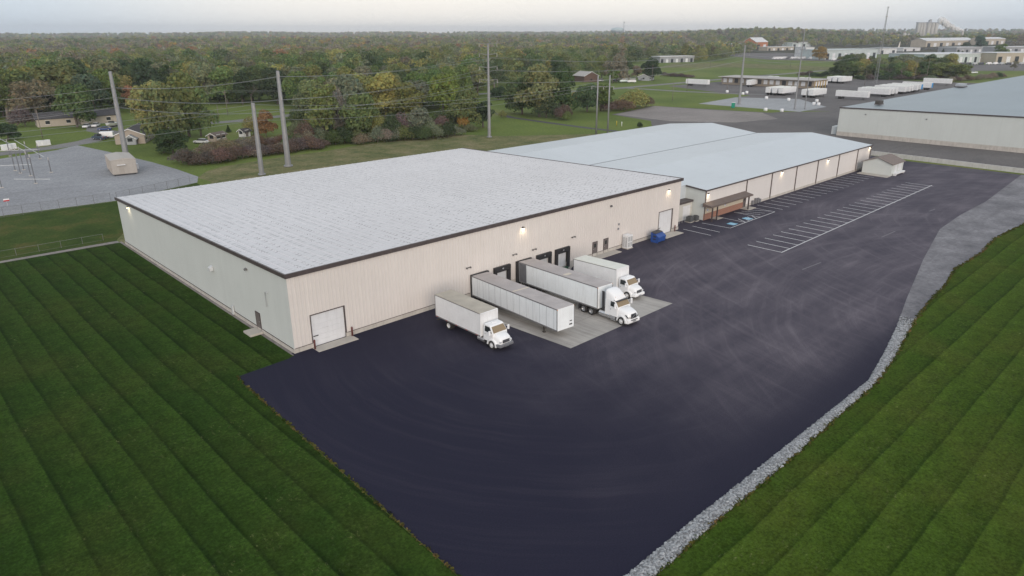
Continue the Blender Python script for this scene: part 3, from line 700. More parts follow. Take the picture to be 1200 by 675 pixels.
roof2 = mb.build('roof', m_roof2, B2)
mb = MB(); mb.box(-.3, -.34, E2 - .08, L2 + .3, -.255, E2 + .16)
for xx in (-.3, L2 + .21):
    for (ya, za), (yb, zb) in (zip(zip(gy[:-1], gz[:-1]), zip(gy[1:], gz[1:])) if xx > 0 else [((0, E2), (4.0, E2 + (ZR - E2) * 4.0 / 15.4))]):
        zb = zb - (.1 if yb == 4.0 else 0); P = [(xx, ya - (.3 if ya == 0 else 0), za - .06), (xx + .08, ya - (.3 if ya == 0 else 0), za - .06), (xx + .08, yb, zb - .06), (xx, yb, zb - .06)]
        mb.add(P + [(x, y, z + .24) for x, y, z in P], [(0, 3, 2, 1), (4, 5, 6, 7), (0, 1, 5, 4), (1, 2, 6, 5), (2, 3, 7, 6), (3, 0, 4, 7)])
mb.build('roof_trim', m_trim, roof2)
mb = MB(); mb.box(0, gy[2] - .12, gz[2] + .13, L2, gy[2] + .12, gz[2] + .20); mb.build('valley_gutter', mat('valley_gutter', (.2, .22, .24), .6), roof2)
m_pipe = mat('downpipe_brown', (.11, .09, .085), .5)
for x in (0.0, 14.6, 24.7, 35.6, 45.9, 57.1, 67.8, 75.75):
    mb = MB(); mb.box(x + .02, -.16, .1, x + .2, -.004, E2 - .09); mb.build('downpipe', m_pipe, B2)
mb = MB(); mb.box(-.03, -.12, -.2, 13.9, -.003, 1.15); mb.build('brick_base', m_brick, B2)
mb = MB(); mb.box(14.8, -.08, -.2, L2 + .03, -.003, .45); mb.build('foundation', m_found, B2)
mb = MB(); mb.box(.1, -.065, 1.153, 13.9, -.004, 2.5); mb.build('cream_band', weathered('cream_band', (.56, .50, .40), .06, 1, .6, dirt_amt=.1), B2)
mb = MB(); mb.box(-.6, -1.85, 2.62, 14.3, -.004, 2.86); mb.box(-.55, -1.8, 2.863, 14.25, -.01, 2.9)
mb.prism_x([(-1.84, 2.9), (-.01, 3.25), (-.01, 2.9)], lambda a, b: 7.4)
for k in range(len(mb.v) - 6, len(mb.v)): mb.v[k] = (mb.v[k][0] + 6.85, mb.v[k][1], mb.v[k][2])
cp = mb.build('awning', weathered('brown_awning', (.15, .115, .10), .15, 1, .6), B2)
for x in (.25, 1.9, 13.2):
    mb = MB(); mb.box(x - .1, -1.7, -.1, x + .1, -1.5, 2.615); mb.build('post', m_trim, cp)
for x in (.9, 7.0):
    mb = MB(); mb.box(x, -.085, 1.5, x + .45, -.067, 2.0); mb.box(x + .1, -.089, 1.6, x + .35, -.086, 1.9, 1); s_ = mb.build('parking_sign', [mat('sign_white', (.75, .76, .78), .4), mat('sign_blue', (.05, .12, .4), .4)] if x < 1 else [MATS['sign_white'], MATS['sign_blue']], B2)
man_door(B2, 13.95 + .1, .9, 2.1, .05, 'y', 0)
slab('entrance_slab', [(82.6, -1.35), (84.6, -1.35), (84.6, .15), (82.6, .15)], -.3, .08)
slab('entrance_slab', [(93.3, -1.7), (96.2, -1.7), (96.2, .15), (93.3, .15)], -.3, .08)
for (x, y, z, f, yy) in ((.45, -.01, 4.75, 'y', 0), (29.0, -.01, 4.95, 'y', 0), (51.1, -.01, 4.8, 'y', 0), (75.2, -.01, 5.0, 'y', 0)):
    wall_lamp(B2, x + (.4 if x < 1 else 0), y, z, f)
# boxes and meters along the wall foot
mat('grey_utility', (.18, .18, .19), .6)
for x, h, w in ((17.2, .9, .5), (18.4, 1.2, .4), (19.3, 1.1, .5), (20.2, .8, .4)): mb = MB(); mb.box(x, -.42, .1, x + w, -.09, h); mb.build('utility_box', MATS['grey_utility'], B2)

# the link between both: recessed wall, low canopy
LK = thing('link_building', 'low flat-roofed link with dark edge between the two warehouses', 'building', (76.2, 2.8, 0))
mb = MB(); mb.box(-4.2, .0, -.1, 4.2, 14, 3.15); mb.build('wall', weathered('link_wall', (.55, .54, .50), .06, 1, .55, dirt_amt=.15), LK)
mb = MB(); mb.box(-4.24, -.25, 3.153, 4.15, 14, 3.5); mb.build('roof', m_trim, LK)
mb = MB(); mb.box(1.3, -.05, .03, 3.6, -.003, 2.6); mb.build('door', m_door, LK)
# condensers in the recess
def condenser(x, y, s, lab):
    e = thing('air_conditioner', lab, 'air conditioner', (x, y, 0), 0, 'outdoor units in the recess')
    mb = MB(); mb.box(-.45 * s, -.45 * s, .1, .45 * s, .45 * s, .95 * s); mb.build('casing', mat('condenser_dark', (.09, .095, .10), .5) if 'condenser_dark' not in MATS else MATS['condenser_dark'], e, bevel=.04)
    mb = MB(); mb.lathe([(.36 * s, .95 * s), (.36 * s, 1.02 * s), (.30 * s, 1.03 * s), (.06 * s, 1.01 * s)], n=20); mb.build('fan_grille', m_dark, e)
    mb = MB(); mb.box(-.5 * s, -.5 * s, 0, .5 * s, .5 * s, .1); mb.build('pad', m_slab, e)
condenser(77.7, 1.35, 1.1, 'dark square outdoor unit nearest the tall warehouse in the recess'); condenser(79.2, 1.1, 1.0, 'dark square outdoor unit beside the brick corner')
mb = MB()
for k in range(6): mb.tube([(73.4 + k * .9, 1.9, 0), (73.4 + k * .9, 1.9, 1.05)], .025, 6)
mb.tube([(73.4, 1.9, 1.05), (77.9, 1.9, 1.05)], .025, 6); mb.tube([(73.4, 1.9, .55), (77.9, 1.9, .55)], .02, 6)
tag(mb.build('railing', MATS['galvanised']), 'thin metal railing in the recess between the two warehouses', 'railing')

# ------------------------------------------------------------------ white air handling cabinet at the dock wall
x, _ = w1(733, 290)
AH = thing('ventilation_unit', 'tall white louvred ventilation unit standing against the beige wall', 'ventilation unit', (56.7, -.75, 0))
mb = MB(); mb.box(-.75, -.62, .12, .75, .6, 2.5); mb.build('casing', m_white, AH, bevel=.03)
mb = MB()
for col in (-.36, .36):
    for k in range(2):
        z0 = .35 + k * 1.05
        for j in range(8): mb.box(col - .28, -.66, z0 + j * .11, col + .28, -.625, z0 + j * .11 + .05)
mb.build('louvre', mat('louvre_grey', (.25, .26, .27), .5), AH)
mb = MB(); mb.box(-.85, -.75, 0, .85, .62, .115); mb.build('base', m_slab, AH); AH.scale = (.85, .85, .88)
for sy in (-.3, .25):
    mb = MB()
    for j in range(9): mb.box(-.79, sy - .2, .4 + j * .2, -.755, sy + .2, .48 + j * .2)
    mb.build('side_grille', MATS['louvre_grey'], AH)

# ------------------------------------------------------------------ blue dumpster
m_blue = weathered('dumpster_blue', (.02, .075, .30), .2, 2, .5, dirt=(.1, .07, .05), dirt_amt=.3)
DU = thing('dumpster', 'blue front-load dumpster with black lids beside the drive-in door', 'dumpster', (63.3, -2.0, 0), math.radians(4))
mb = MB()
mb.prism_x([(.85, .15), (.85, 1.75), (-.1, 1.55), (-.85, 1.05), (-.7, .15)], lambda y, z: 1.25)
mb.build('body', m_blue, DU, bevel=.02)
mb = MB(); mb.box(-1.33, -.6, .75, -1.253, .5, .95); mb.box(1.253, -.6, .75, 1.33, .5, .95); mb.build('fork_pocket', m_blue, DU)
for sx in (-.62, .62):
    mb = MB(); mb.add([(sx - .6, .86, 1.79), (sx + .6, .86, 1.79), (sx + .6, -.12, 1.60), (sx - .6, -.12, 1.60), (sx - .6, .86, 1.84), (sx + .6, .86, 1.84), (sx + .6, -.12, 1.65), (sx - .6, -.12, 1.65)],
        [(0, 3, 2, 1), (4, 5, 6, 7), (0, 1, 5, 4), (1, 2, 6, 5), (2, 3, 7, 6), (3, 0, 4, 7)]); mb.build('lid', m_dark, DU)
mb = MB(); mb.box(-1.256, -.25, .5, -1.251, .35, 1.3) ; mb.build('side_opening', m_dark, DU)
mb = MB()
for sx in (-1.1, 1.1): mb.box(sx - .1, -.6, 0, sx + .1, .75, .148)
mb.build('skid', m_blue, DU)
mb = MB(); mb.box(.55, -.8, .85, .85, -.775, 1.0); mb.build('sticker', m_white, DU); DU.scale = (.9, .9, .92)

# ------------------------------------------------------------------ shed at the end of the low warehouse
SH = thing('shed', 'small pale shed with gabled shingle roof past the end of the low warehouse', 'shed', (147.95, -8.1, 0))
ws, ls, hs, hr = 6.6, 7.6, 2.75, 3.95        # gable wall faces the camera side (-x); ridge runs along x
mb = MB()
P = [(0, 0, 0), (0, ws, 0), (0, ws, hs), (0, ws / 2, hr), (0, 0, hs)]
mb.add(P + [(ls, y, z) for _, y, z in P], [(0, 4, 3, 2, 1), (5, 6, 7, 8, 9), (0, 1, 6, 5), (0, 5, 9, 4), (1, 2, 7, 6)], 0)
mb.build('wall', m_wall_b2l, SH)
m_shing = weathered('grey_brown_shingle', (.20, .165, .15), .2, 3, .9, streak=False, dirt_amt=.2)
mb = MB()
for a, za, b, zb in ((-.35, hs - .12, ws / 2, hr), (ws / 2, hr, ws + .35, hs - .12)):
    P = [(-.3, a, za), (ls + .3, a, za), (ls + .3, b, zb), (-.3, b, zb)]
    mb.add(P + [(x, y, z + .14) for x, y, z in P], [(0, 3, 2, 1), (4, 5, 6, 7), (0, 1, 5, 4), (1, 2, 6, 5), (2, 3, 7, 6), (3, 0, 4, 7)])
mb.build('roof', m_shing, SH)
mb = MB(); mb.box(1.0, -.9, .35, 6.9, -.01, .6); mb.box(1.2, -.8, 0, 1.5, -.1, .345); mb.box(6.4, -.8, 0, 6.7, -.1, .345); mb.build('loading_step', m_white, SH)
mb = MB(); mb.box(2.2, -.06, .62, 3.3, -.003, 2.55); mb.box(4.3, -.06, .9, 6.4, -.003, 2.5); mb.build('door', m_door, SH)
slab('entrance_slab', [(145.4, -8.2), (147.9, -8.2), (147.9, -1.2), (145.9, -1.2)], -.2, .12)

# ------------------------------------------------------------------ white barrier with dark posts
BR = thing('barrier_wall', 'long low white barrier with dark posts behind the shed', 'barrier', (176.5, 7.0, 0), math.atan2(-38, -2.6))
mb = MB(); mb.box(0, -.2, -.2, 72, .2, 1.15); mb.build('panel', weathered('barrier_white', (.52, .51, .50), .12, .8, .7, dirt_amt=.3), BR)
for k in range(22):
    mb = MB(); mb.box(k * 3.4 + .5, .205, 0, k * 3.4 + .68, .36, 1.35); mb.build('post', m_trim, BR)
sheet('verge', [(173.2, 4), (175.9, 4), (173.9, -30), (172.0, -30)], .006, m_grass)

# ------------------------------------------------------------------ far warehouse on the right
WH = thing('far_warehouse', 'huge pale warehouse with flat blue-grey roof at the right edge', 'warehouse', (209.5, 30.4, 0))
hw = 9.0
mb = MB(); mb.box(0, -190, 0, 250, 0, hw - .02); mb.build('wall', m_wall_wh, WH)
mb = MB(); mb.box(-.12, -190.1, -.2, 0, .1, 1.3); mb.build('foundation', m_found, WH)
rf = MB(); rf.add([(-.2, .2, hw), (250.2, .2, hw + .2), (250.2, -60, hw + 1.4), (-.2, -60, hw + .9), (-.2, -190, hw), (250.2, -190, hw)], [(3, 2, 1, 0), (4, 5, 2, 3)]); rf = rf.build('roof', m_roof3, WH, fix=False)
for f in rf.data.polygons: pass
mb = MB()
P = [(-.3, .3), (-.3, -60), (-.3, -190)]; Z = [hw, hw + .9, hw]
for (xa, ya), za, (xb, yb), zb in zip(P[:-1], Z[:-1], P[1:], Z[1:]):
    q = [(xa, ya, za - .3), (xa + .1, ya, za - .3), (xb + .1, yb, zb - .3), (xb, yb, zb - .3)]
    mb.add(q + [(x, y, z + .38) for x, y, z in q], [(0, 3, 2, 1), (4, 5, 6, 7), (0, 1, 5, 4), (1, 2, 6, 5), (2, 3, 7, 6), (3, 0, 4, 7)])
mb.box(0, .2, hw - .3, 250, .32, hw + .1)
mb.build('roof_trim', m_trim, rf)
mb = MB(); mb.add([(-.1, .1, .0), (-.1, -60, 0), (-.1, -60, hw + .89), (-.1, .1, hw - .02)], [(0, 1, 2, 3)]); mb.build('gable_wall', m_wall_wh, WH)
for y, z in ((-8.2, 7.3), (-26, 7.2)): wall_lamp(WH, -.12, y, z, 'x', False)
mb = MB(); mb.box(0, -.8, 0, 3.2, .8, 2.6); o = mb.build('annex', weathered('annex_white', (.66, .68, .68), .05, 1, .5), WH, bevel=.03); o.location = (1.5, 1.7, 0)
def rtu(x, y, s, lab):
    q = thing('rooftop_unit', lab, 'rooftop unit', (x, y, hw + .4), 0); mb = MB(); mb.box(-s, -s * .6, .3, s, s * .6, 1.3); mb.build('casing', m_greyunder if s < 1.5 else m_alu, q, bevel=.03)
    mb = MB(); mb.box(-s * 1.1, -s * .7, 0, s * 1.1, s * .7, .3); mb.build('curb', m_trim, q)
p_ = G(1030, 122, hw + .5); rtu(p_.x, p_.y, 1.4, 'small dark unit near the front edge of the blue-grey roof')
p_ = G(1126, 101.5, hw + .5); rtu(p_.x, p_.y, 2.6, 'white boxy unit on a dark curb at the far edge of the blue-grey roof')
# ------------------------------------------------------------------ lorries (all face -y, origin on the ground)
def wheel(par, x, y, r, w, side, dual=False, white=True, loc_z=None):
    """side +1: outer face towards +x"""
    mb = MB(); c = (x, y, r)
    def tyre(cx, w_): mb.lathe([(r * .58, cx - w_ / 2 + .02), (r * .92, cx - w_ / 2), (r, cx - w_ * .36), (r, cx + w_ * .36), (r * .92, cx + w_ / 2), (r * .58, cx + w_ / 2 - .02)], 'x', (x, y, r), 24)
    if dual: tyre(0, w); tyre(-side * (w + .06), w)
    else: tyre(0, w)
    wo_ = mb.build('wheel', m_rub, par)
    mb = MB(); s = side; q = w / 2
    pr = [(r * .60, s * (q - .015)), (r * .55, s * (q + .005)), (r * .50, s * (q - .05)), (r * .30, s * (q - (.12 if dual else .02))), (r * .28, s * (q + (-.02 if dual else .05))), (r * .10, s * (q + (0 if dual else .06)))]
    mb.lathe(pr, 'x', (x, y, r), 20); mb.build('rim', m_white if white else m_alu, wo_)
    return wo_

def frustum_box(mb, x0, x1, y0, y1, z0, z1, mi=0): mb.box(x0, y0, z0, x1, y1, z1, mi)

def semi_trailer(label, loc, rz, rx, roof=None, seams=True, grp='semi trailers backed up to the docks', strip=True, dark_rear=False, L=16.4, z1=3.78):
    e = thing('semi_trailer', label, 'trailer', loc, (rx, 0, rz), grp)
    w = 1.3; z0 = 1.12
    mb = MB()
    mb.box(-w, -L, z0, w, 0, z1 - .03)
    body = mb.build('body', m_panel, e, bevel=.03)
    mb = MB()
    if seams:
        k = -1.22
        while k > -L + .3:
            for s in (-1, 1): mb.box(s * w - .008 if s > 0 else -w - .012, k - .03, z0 + .16, s * w + .012 if s > 0 else -w + .008, k + .03, z1 - .14)
            k -= 1.22
        mb.build('side_seam', mat('seam_grey', (.50, .53, .55), .5) if 'seam_grey' not in MATS else MATS['seam_grey'], body)
    mb = MB(); mb.box(-w - .015, -L - .01, z0 - .02, -w + .005, .01, z0 + .14); mb.box(w - .005, -L - .01, z0 - .02, w + .015, .01, z0 + .14); mb.box(-w - .012, -L - .01, z1 - .13, -w + .004, .01, z1); mb.box(w - .004, -L - .01, z1 - .13, w + .012, .01, z1)
    for s in (-1, 1):
        a, b = (s * w - .05, s * w + .016) if s > 0 else (-w - .016, -w + .05)
        mb.box(a, -L - .016, z0, b, -L + .06, z1 - .02); mb.box(a, -.06, z0, b, .016, z1)
    mb.build('rail', mat('rail_grey', (.23, .23, .24), .45, .3) if 'rail_grey' not in MATS else MATS['rail_grey'], body)
    mb = MB(); mb.box(-w + .01, -L + .02, z1 - .028, w - .01, -.02, z1 + .012)
    k = -1.0
    while k > -L + .4: mb.box(-w + .03, k - .025, z1 + .013, w - .03, k + .025, z1 + .022); k -= 1.0
    mb.build('roof', roof or m_troof, e)
    if strip: mb = MB(); mb.box(-w + .1, -L * .52, z1 + .024, w - .1, -L * .52 + .28, z1 + .032); mb.build('roof_patch', MATS['patch_light'] if 'patch_light' in MATS else mat('patch_light', (.62, .56, .46), .5), e)
    if dark_rear:
        for s in (-1, 1):
            mb = MB(); a, b = (s * w + .002, s * w + .02) if s > 0 else (-w - .02, -w - .002)
            mb.box(a, -1.58, z0 + .15, b, -.1, z1 - .14)
            mb.build('rear_side_panel', MATS['dark_panel'] if 'dark_panel' in MATS else weathered('dark_panel', (.14, .145, .16), .2, 2, .5), e)
    # rear doors
    mb = MB(); mb.box(-w + .07, -.01, z0 + .06, -.02, .03, z1 - .1); mb.box(.02, -.01, z0 + .06, w - .07, .03, z1 - .1); mb.build('rear_door', m_white, e)
    # suspension, axles, underframe
    mb = MB(); mb.box(-.5, -L + .6, .98, -.38, -.2, z0 - .022); mb.box(.38, -L + .6, .98, .5, -.2, z0 - .022)
    for y in (-2.0, -3.3): mb.tube([(-1.0, y, .52), (1.0, y, .52)], .07, 8); mb.box(-.6, y - .35, .6, .6, y + .35, .979)
    mb.box(-1.15, -.12, .5, 1.15, 0, .62); mb.box(-.8, -.1, .62, -.7, -.02, z0 - .03); mb.box(.7, -.1, .62, .8, -.02, z0 - .03)
    mb.box(-.55, -L + .35, .95, .55, -L + 1.5, z0 - .022)
    mb.build('underframe', m_greyunder, e)
    for y in (-2.0, -3.3):
        for s in (-1, 1): wheel(e, s * 1.12, y, .5, .27, s, True)
    for s in (-1, 1):
        mb = MB(); mb.box(s * 1.0 - .27, -1.22, .25, s * 1.0 + .27, -1.2, 1.0); mb.build('mud_flap', m_dark, e)
    mb = MB()
    for s in (-.95, .95): mb.box(s - .07, -L + 2.55, .26, s + .07, -L + 2.72, z0 - .02); mb.box(s - .16, -L + 2.48, .19, s + .16, -L + 2.79, .26)
    mb.box(-.95, -L + 2.6, .62, .95, -L + 2.66, .68); mb.build('landing_gear', m_greyunder, e)
    # front plate: vents, number, couplings
    mb = MB(); mb.box(.55, -L - .03, z0 + .35, .98, -L - .001, z0 + .5); mb.box(.62, -L - .035, z0 + .78, .95, -L - .001, z0 + .88); mb.build('coupling_plate', m_dark, e)
    mb = MB()
    for s in (-1, 1): mb.box(s * w * .985 - .05, -L - .03, z1 - .12, s * w * .985 + .05 - (.04 if s > 0 else -.04), -L - .017, z1 - .06)
    mb.build('marker_light', m_orange, e)
    return e

def cab_glass(e, pts, name, m, t_=.012):
    """pts: 4 corner points; builds a thin pane"""
    a, b, c, d = map(Vector, pts); n = (b - a).cross(d - a).normalized() * t_
    mb = MB(); mb.add([a, b, c, d, a + n, b + n, c + n, d + n], [(0, 3, 2, 1), (4, 5, 6, 7), (0, 1, 5, 4), (1, 2, 6, 5), (2, 3, 7, 6), (3, 0, 4, 7)])
    return mb.build(name, m, e)

def hood_and_fenders(e, yc, length, zt, zn, hw0, hw1, axle, fr=.62):
    """yc: y of the cowl; nose at yc - length"""
    n = 7; mb = MB(); vs = []; m_ = 9
    for i in range(n):
        f = i / (n - 1); y = yc - length * f
        hw = hw0 + (hw1 - hw0) * f ** 1.3; top = zt + (zn - zt) * f ** 1.6; bot = .72
        if i == n - 1: top -= .10; hw -= .06
        for k in range(m_):
            t_ = PI * k / (m_ - 1); c_, s_ = math.cos(t_), math.sin(t_)
            sx = abs(c_) ** .45 * (1 if c_ > 0 else -1); sz = abs(s_) ** .42
            vs.append((sx * hw, y, bot + (top - bot) * sz))
    fs = [(i * m_ + k, i * m_ + k + 1, (i + 1) * m_ + k + 1, (i + 1) * m_ + k) for i in range(n - 1) for k in range(m_ - 1)]
    fs.append(tuple(range((n - 1) * m_, n * m_))); fs.append(tuple(range(m_))[::-1])
    mb.add(vs, fs, 0, True)
    o = mb.build('hood', m_cabwhite, e)
    for s in (-1, 1):
        mb = MB(); r0, r1 = .57, .70; N = 10; prof = []
        for k in range(N + 1):
            a_ = PI * (-.04 + 1.08 * k / N); prof.append((a_,))
        xo, xi = s * 1.12, s * .62; vs = []
        for (a_,) in prof:
            cy, cz = axle - math.cos(a_) * r1 * 1.1, .52 + math.sin(a_) * r1; dy, dz = axle - math.cos(a_) * r0, .52 + math.sin(a_) * r0
            vs += [(xo, cy, cz - .03), (xi, cy, cz + .12), (xi, dy, dz), (xo + s * .02, dy, dz)]
        fs = []
        for k in range(N):
            for j in range(4): fs.append((k * 4 + j, k * 4 + (j + 1) % 4, (k + 1) * 4 + (j + 1) % 4, (k + 1) * 4 + j))
        fs.append((0, 1, 2, 3)); fs.append((N * 4 + 3, N * 4 + 2, N * 4 + 1, N * 4))
        mb.add(vs, fs, 0, True); mb.build('fender', m_cabwhite, e, bevel=.02)
    return o

def mirrors(e, y, z, x=1.15, h=.5):
    for s in (-1, 1):
        mb = MB(); mb.box(s * (x + .22) - .11, y - .09, z, s * (x + .22) + .11, y + .05, z + h); mb.tube([(s * .98, y + .1, z + .1), (s * (x + .2), y, z + .1)], .02, 6); mb.tube([(s * .98, y + .1, z + h - .1), (s * (x + .2), y, z + h - .1)], .02, 6)
        mb.build('mirror', m_cabwhite if h > .45 else m_dark, e, bevel=.02)

def box_truck(label, loc, rz, rx, roof, Lb=8.2, bumper=None):
    e = thing('box_truck', label, 'truck', loc, (rx, 0, rz), 'white box trucks at the docks')
    w = 1.23; z0, z1 = 1.02, 3.72; yb = -Lb
    mb = MB(); mb.box(-w, yb, z0, w, 0, z1 - .03); body = mb.build('box_body', m_white, e, bevel=.05)
    mb = MB(); mb.box(-w + .02, yb + .02, z1 - .03, w - .02, -.02, z1 + .015); mb.build('box_roof', roof, e)
    mb = MB()
    for s in (-1, 1):
        a, b = (w - .003, w + .014) if s > 0 else (-w - .014, -w + .003)
        mb.box(a, yb - .005, z0 - .02, b, .01, z0 + .12); mb.box(a, yb + .1, z1 - .11, b, .01, z1 - .03); mb.box(a, -.08, z0, b, .012, z1 - .03)
    mb.build('rail', MATS['rail_grey'] if 'rail_grey' in MATS else mat('rail_grey', (.23, .23, .24), .45, .3), body)
    mb = MB()          # rounded light grey front frame of the box
    for s in (-1, 1): mb.tube([(s * (w - .01), yb + .01, z0), (s * (w - .01), yb + .01, z1 - .06)], .07, 8)
    mb.tube([(-w + .01, yb + .01, z1 - .05), (w - .01, yb + .01, z1 - .05)], .07, 8); mb.build('corner_cap', m_white, body)
    mb = MB(); mb.box(-w + .1, -.01, z0 + .08, w - .1, .035, z1 - .15); mb.build('rear_door', m_white, e)
    mb = MB()
    for k in range(5): mb.box(-w - .018, yb + .5 + k * 1.8, z0 + .02, -w - .0145, yb + .85 + k * 1.8, z0 + .07)
    mb.build('reflector', m_red, body)
    # chassis
    mb = MB(); mb.box(-.45, yb - 2.3, .68, -.33, -.2, z0 - .022); mb.box(.33, yb - 2.3, .68, .45, -.2, z0 - .022)
    for k in range(9): mb.box(-1.1, -.5 - k * .95, .88, 1.1, -.42 - k * .95, z0 - .023)
    mb.tube([(-1.0, -2.35, .5), (1.0, -2.35, .5)], .09, 8); mb.tube([(-.9, yb - 1.62, .5), (.9, yb - 1.62, .5)], .07, 8); mb.box(-.25, -2.6, .3, .25, -2.1, .67)
    mb.box(-1.1, -.1, .45, 1.1, .0, .58); mb.build('chassis', m_greyunder, e)
    mb = MB(); mb.tube([(-.82, yb - .35, .62), (-.82, yb + .75, .62)], .3, 14); mb.build('fuel_tank', m_alu, e)
    mb = MB(); mb.box(.55, yb + .1, .4, 1.1, yb + .7, .95); mb.build('battery_box', m_dark, e)
    for s in (-1, 1): wheel(e, s * 1.05, -2.35, .5, .26, s, True); wheel(e, s * .98, yb - 1.62, .5, .28, s)
    # cab
    yc = yb - .18                      # back of the cab
    cabp = [(yc, .75), (yc, 2.52), (yc - .12, 2.62), (yc - .95, 2.60), (yc - 1.12, 2.50), (yc - 1.62, 1.80), (yc - 1.62, .75)]
    mb = MB(); mb.prism_x(cabp, lambda y, z: 1.05 if z < 1.9 else .95); mb.build('cab', m_cabwhite, e, bevel=.07, seg=3)
    hood_and_fenders(e, yc - 1.40, 1.18, 1.80, 1.42, 1.0, .80, yb - 1.62, .6)
    mb = MB(); mb.box(-.34, yc - 1.12 + .35, 2.60, .34, yc - .45, 2.72); mb.build('roof_vent', m_cabwhite, e, bevel=.03)
    a, b = yc - 1.14, yc - 1.60
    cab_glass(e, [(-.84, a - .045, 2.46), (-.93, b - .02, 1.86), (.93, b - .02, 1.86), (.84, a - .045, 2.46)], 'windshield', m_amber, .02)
    mb = MB(); mb.box(-.015, b - .05, 1.86, .015, b + .02, 1.88)
    for s in (-1, 1):
        g_ = MB(); g_.add([(s * 1.052, yc - .30, 1.84), (s * 1.052, yc - 1.42, 1.84), (s * .985, yc - 1.06, 2.42), (s * .985, yc - .30, 2.42)], [(0, 1, 2, 3)]); ob = g_.build('side_window', m_glass, e); sd = ob.modifiers.new('s', 'SOLIDIFY'); sd.thickness = .03; sd.offset = 0
        g_ = MB(); g_.box(s * 1.052 - .012, yc - 1.46, .82, s * 1.052 + .012, yc - .26, 1.78); d_ = g_.build('door', m_cabwhite, e, bevel=.01)
        g_ = MB(); g_.box(s * 1.075 - .015, yc - .45, 1.5, s * 1.075 + .015, yc - .32, 1.54); g_.build('handle', m_dark, d_)
        g_ = MB(); g_.box(s * 1.0 - .16, yc - .85, .38, s * 1.0 + .16, yc - .1, .46); g_.box(s * 1.0 - .12, yc - .8, .6, s * 1.0 + .12, yc - .15, .66); g_.build('step', m_dark, e)
    mirrors(e, yc - 1.42, 1.72)
    yn = yc - 1.40 - 1.18
    mb = MB(); mb.prism_x([(yn + .5, .48), (yn + .5, .80), (yn - .08, .84), (yn - .16, .76), (yn - .16, .50)], lambda y, z: 1.12 if y > yn + .3 else .96); mb.build('bumper', bumper or m_cabwhite, e, bevel=.04)
    mb = MB(); mb.box(-.5, yn - .03, .88, .5, yn + .04, 1.27)
    g_ = mb.build('grille', m_dark, e, bevel=.03)
    mb = MB()
    for k in range(4): mb.box(-.47, yn - .045, .92 + k * .09, .47, yn - .031, .945 + k * .09)
    mb.build('grille_bar', m_alu, g_)
    for s in (-1, 1): mb = MB(); mb.box(s * .72 - .13, yn - .02, .95, s * .72 + .13, yn + .14, 1.17); mb.build('headlight', m_lens, e, bevel=.03)
    mb = MB(); mb.box(-.26, yn - .185, .52, .26, yn - .162, .66); mb.build('number_plate', m_alu, e)
    return e

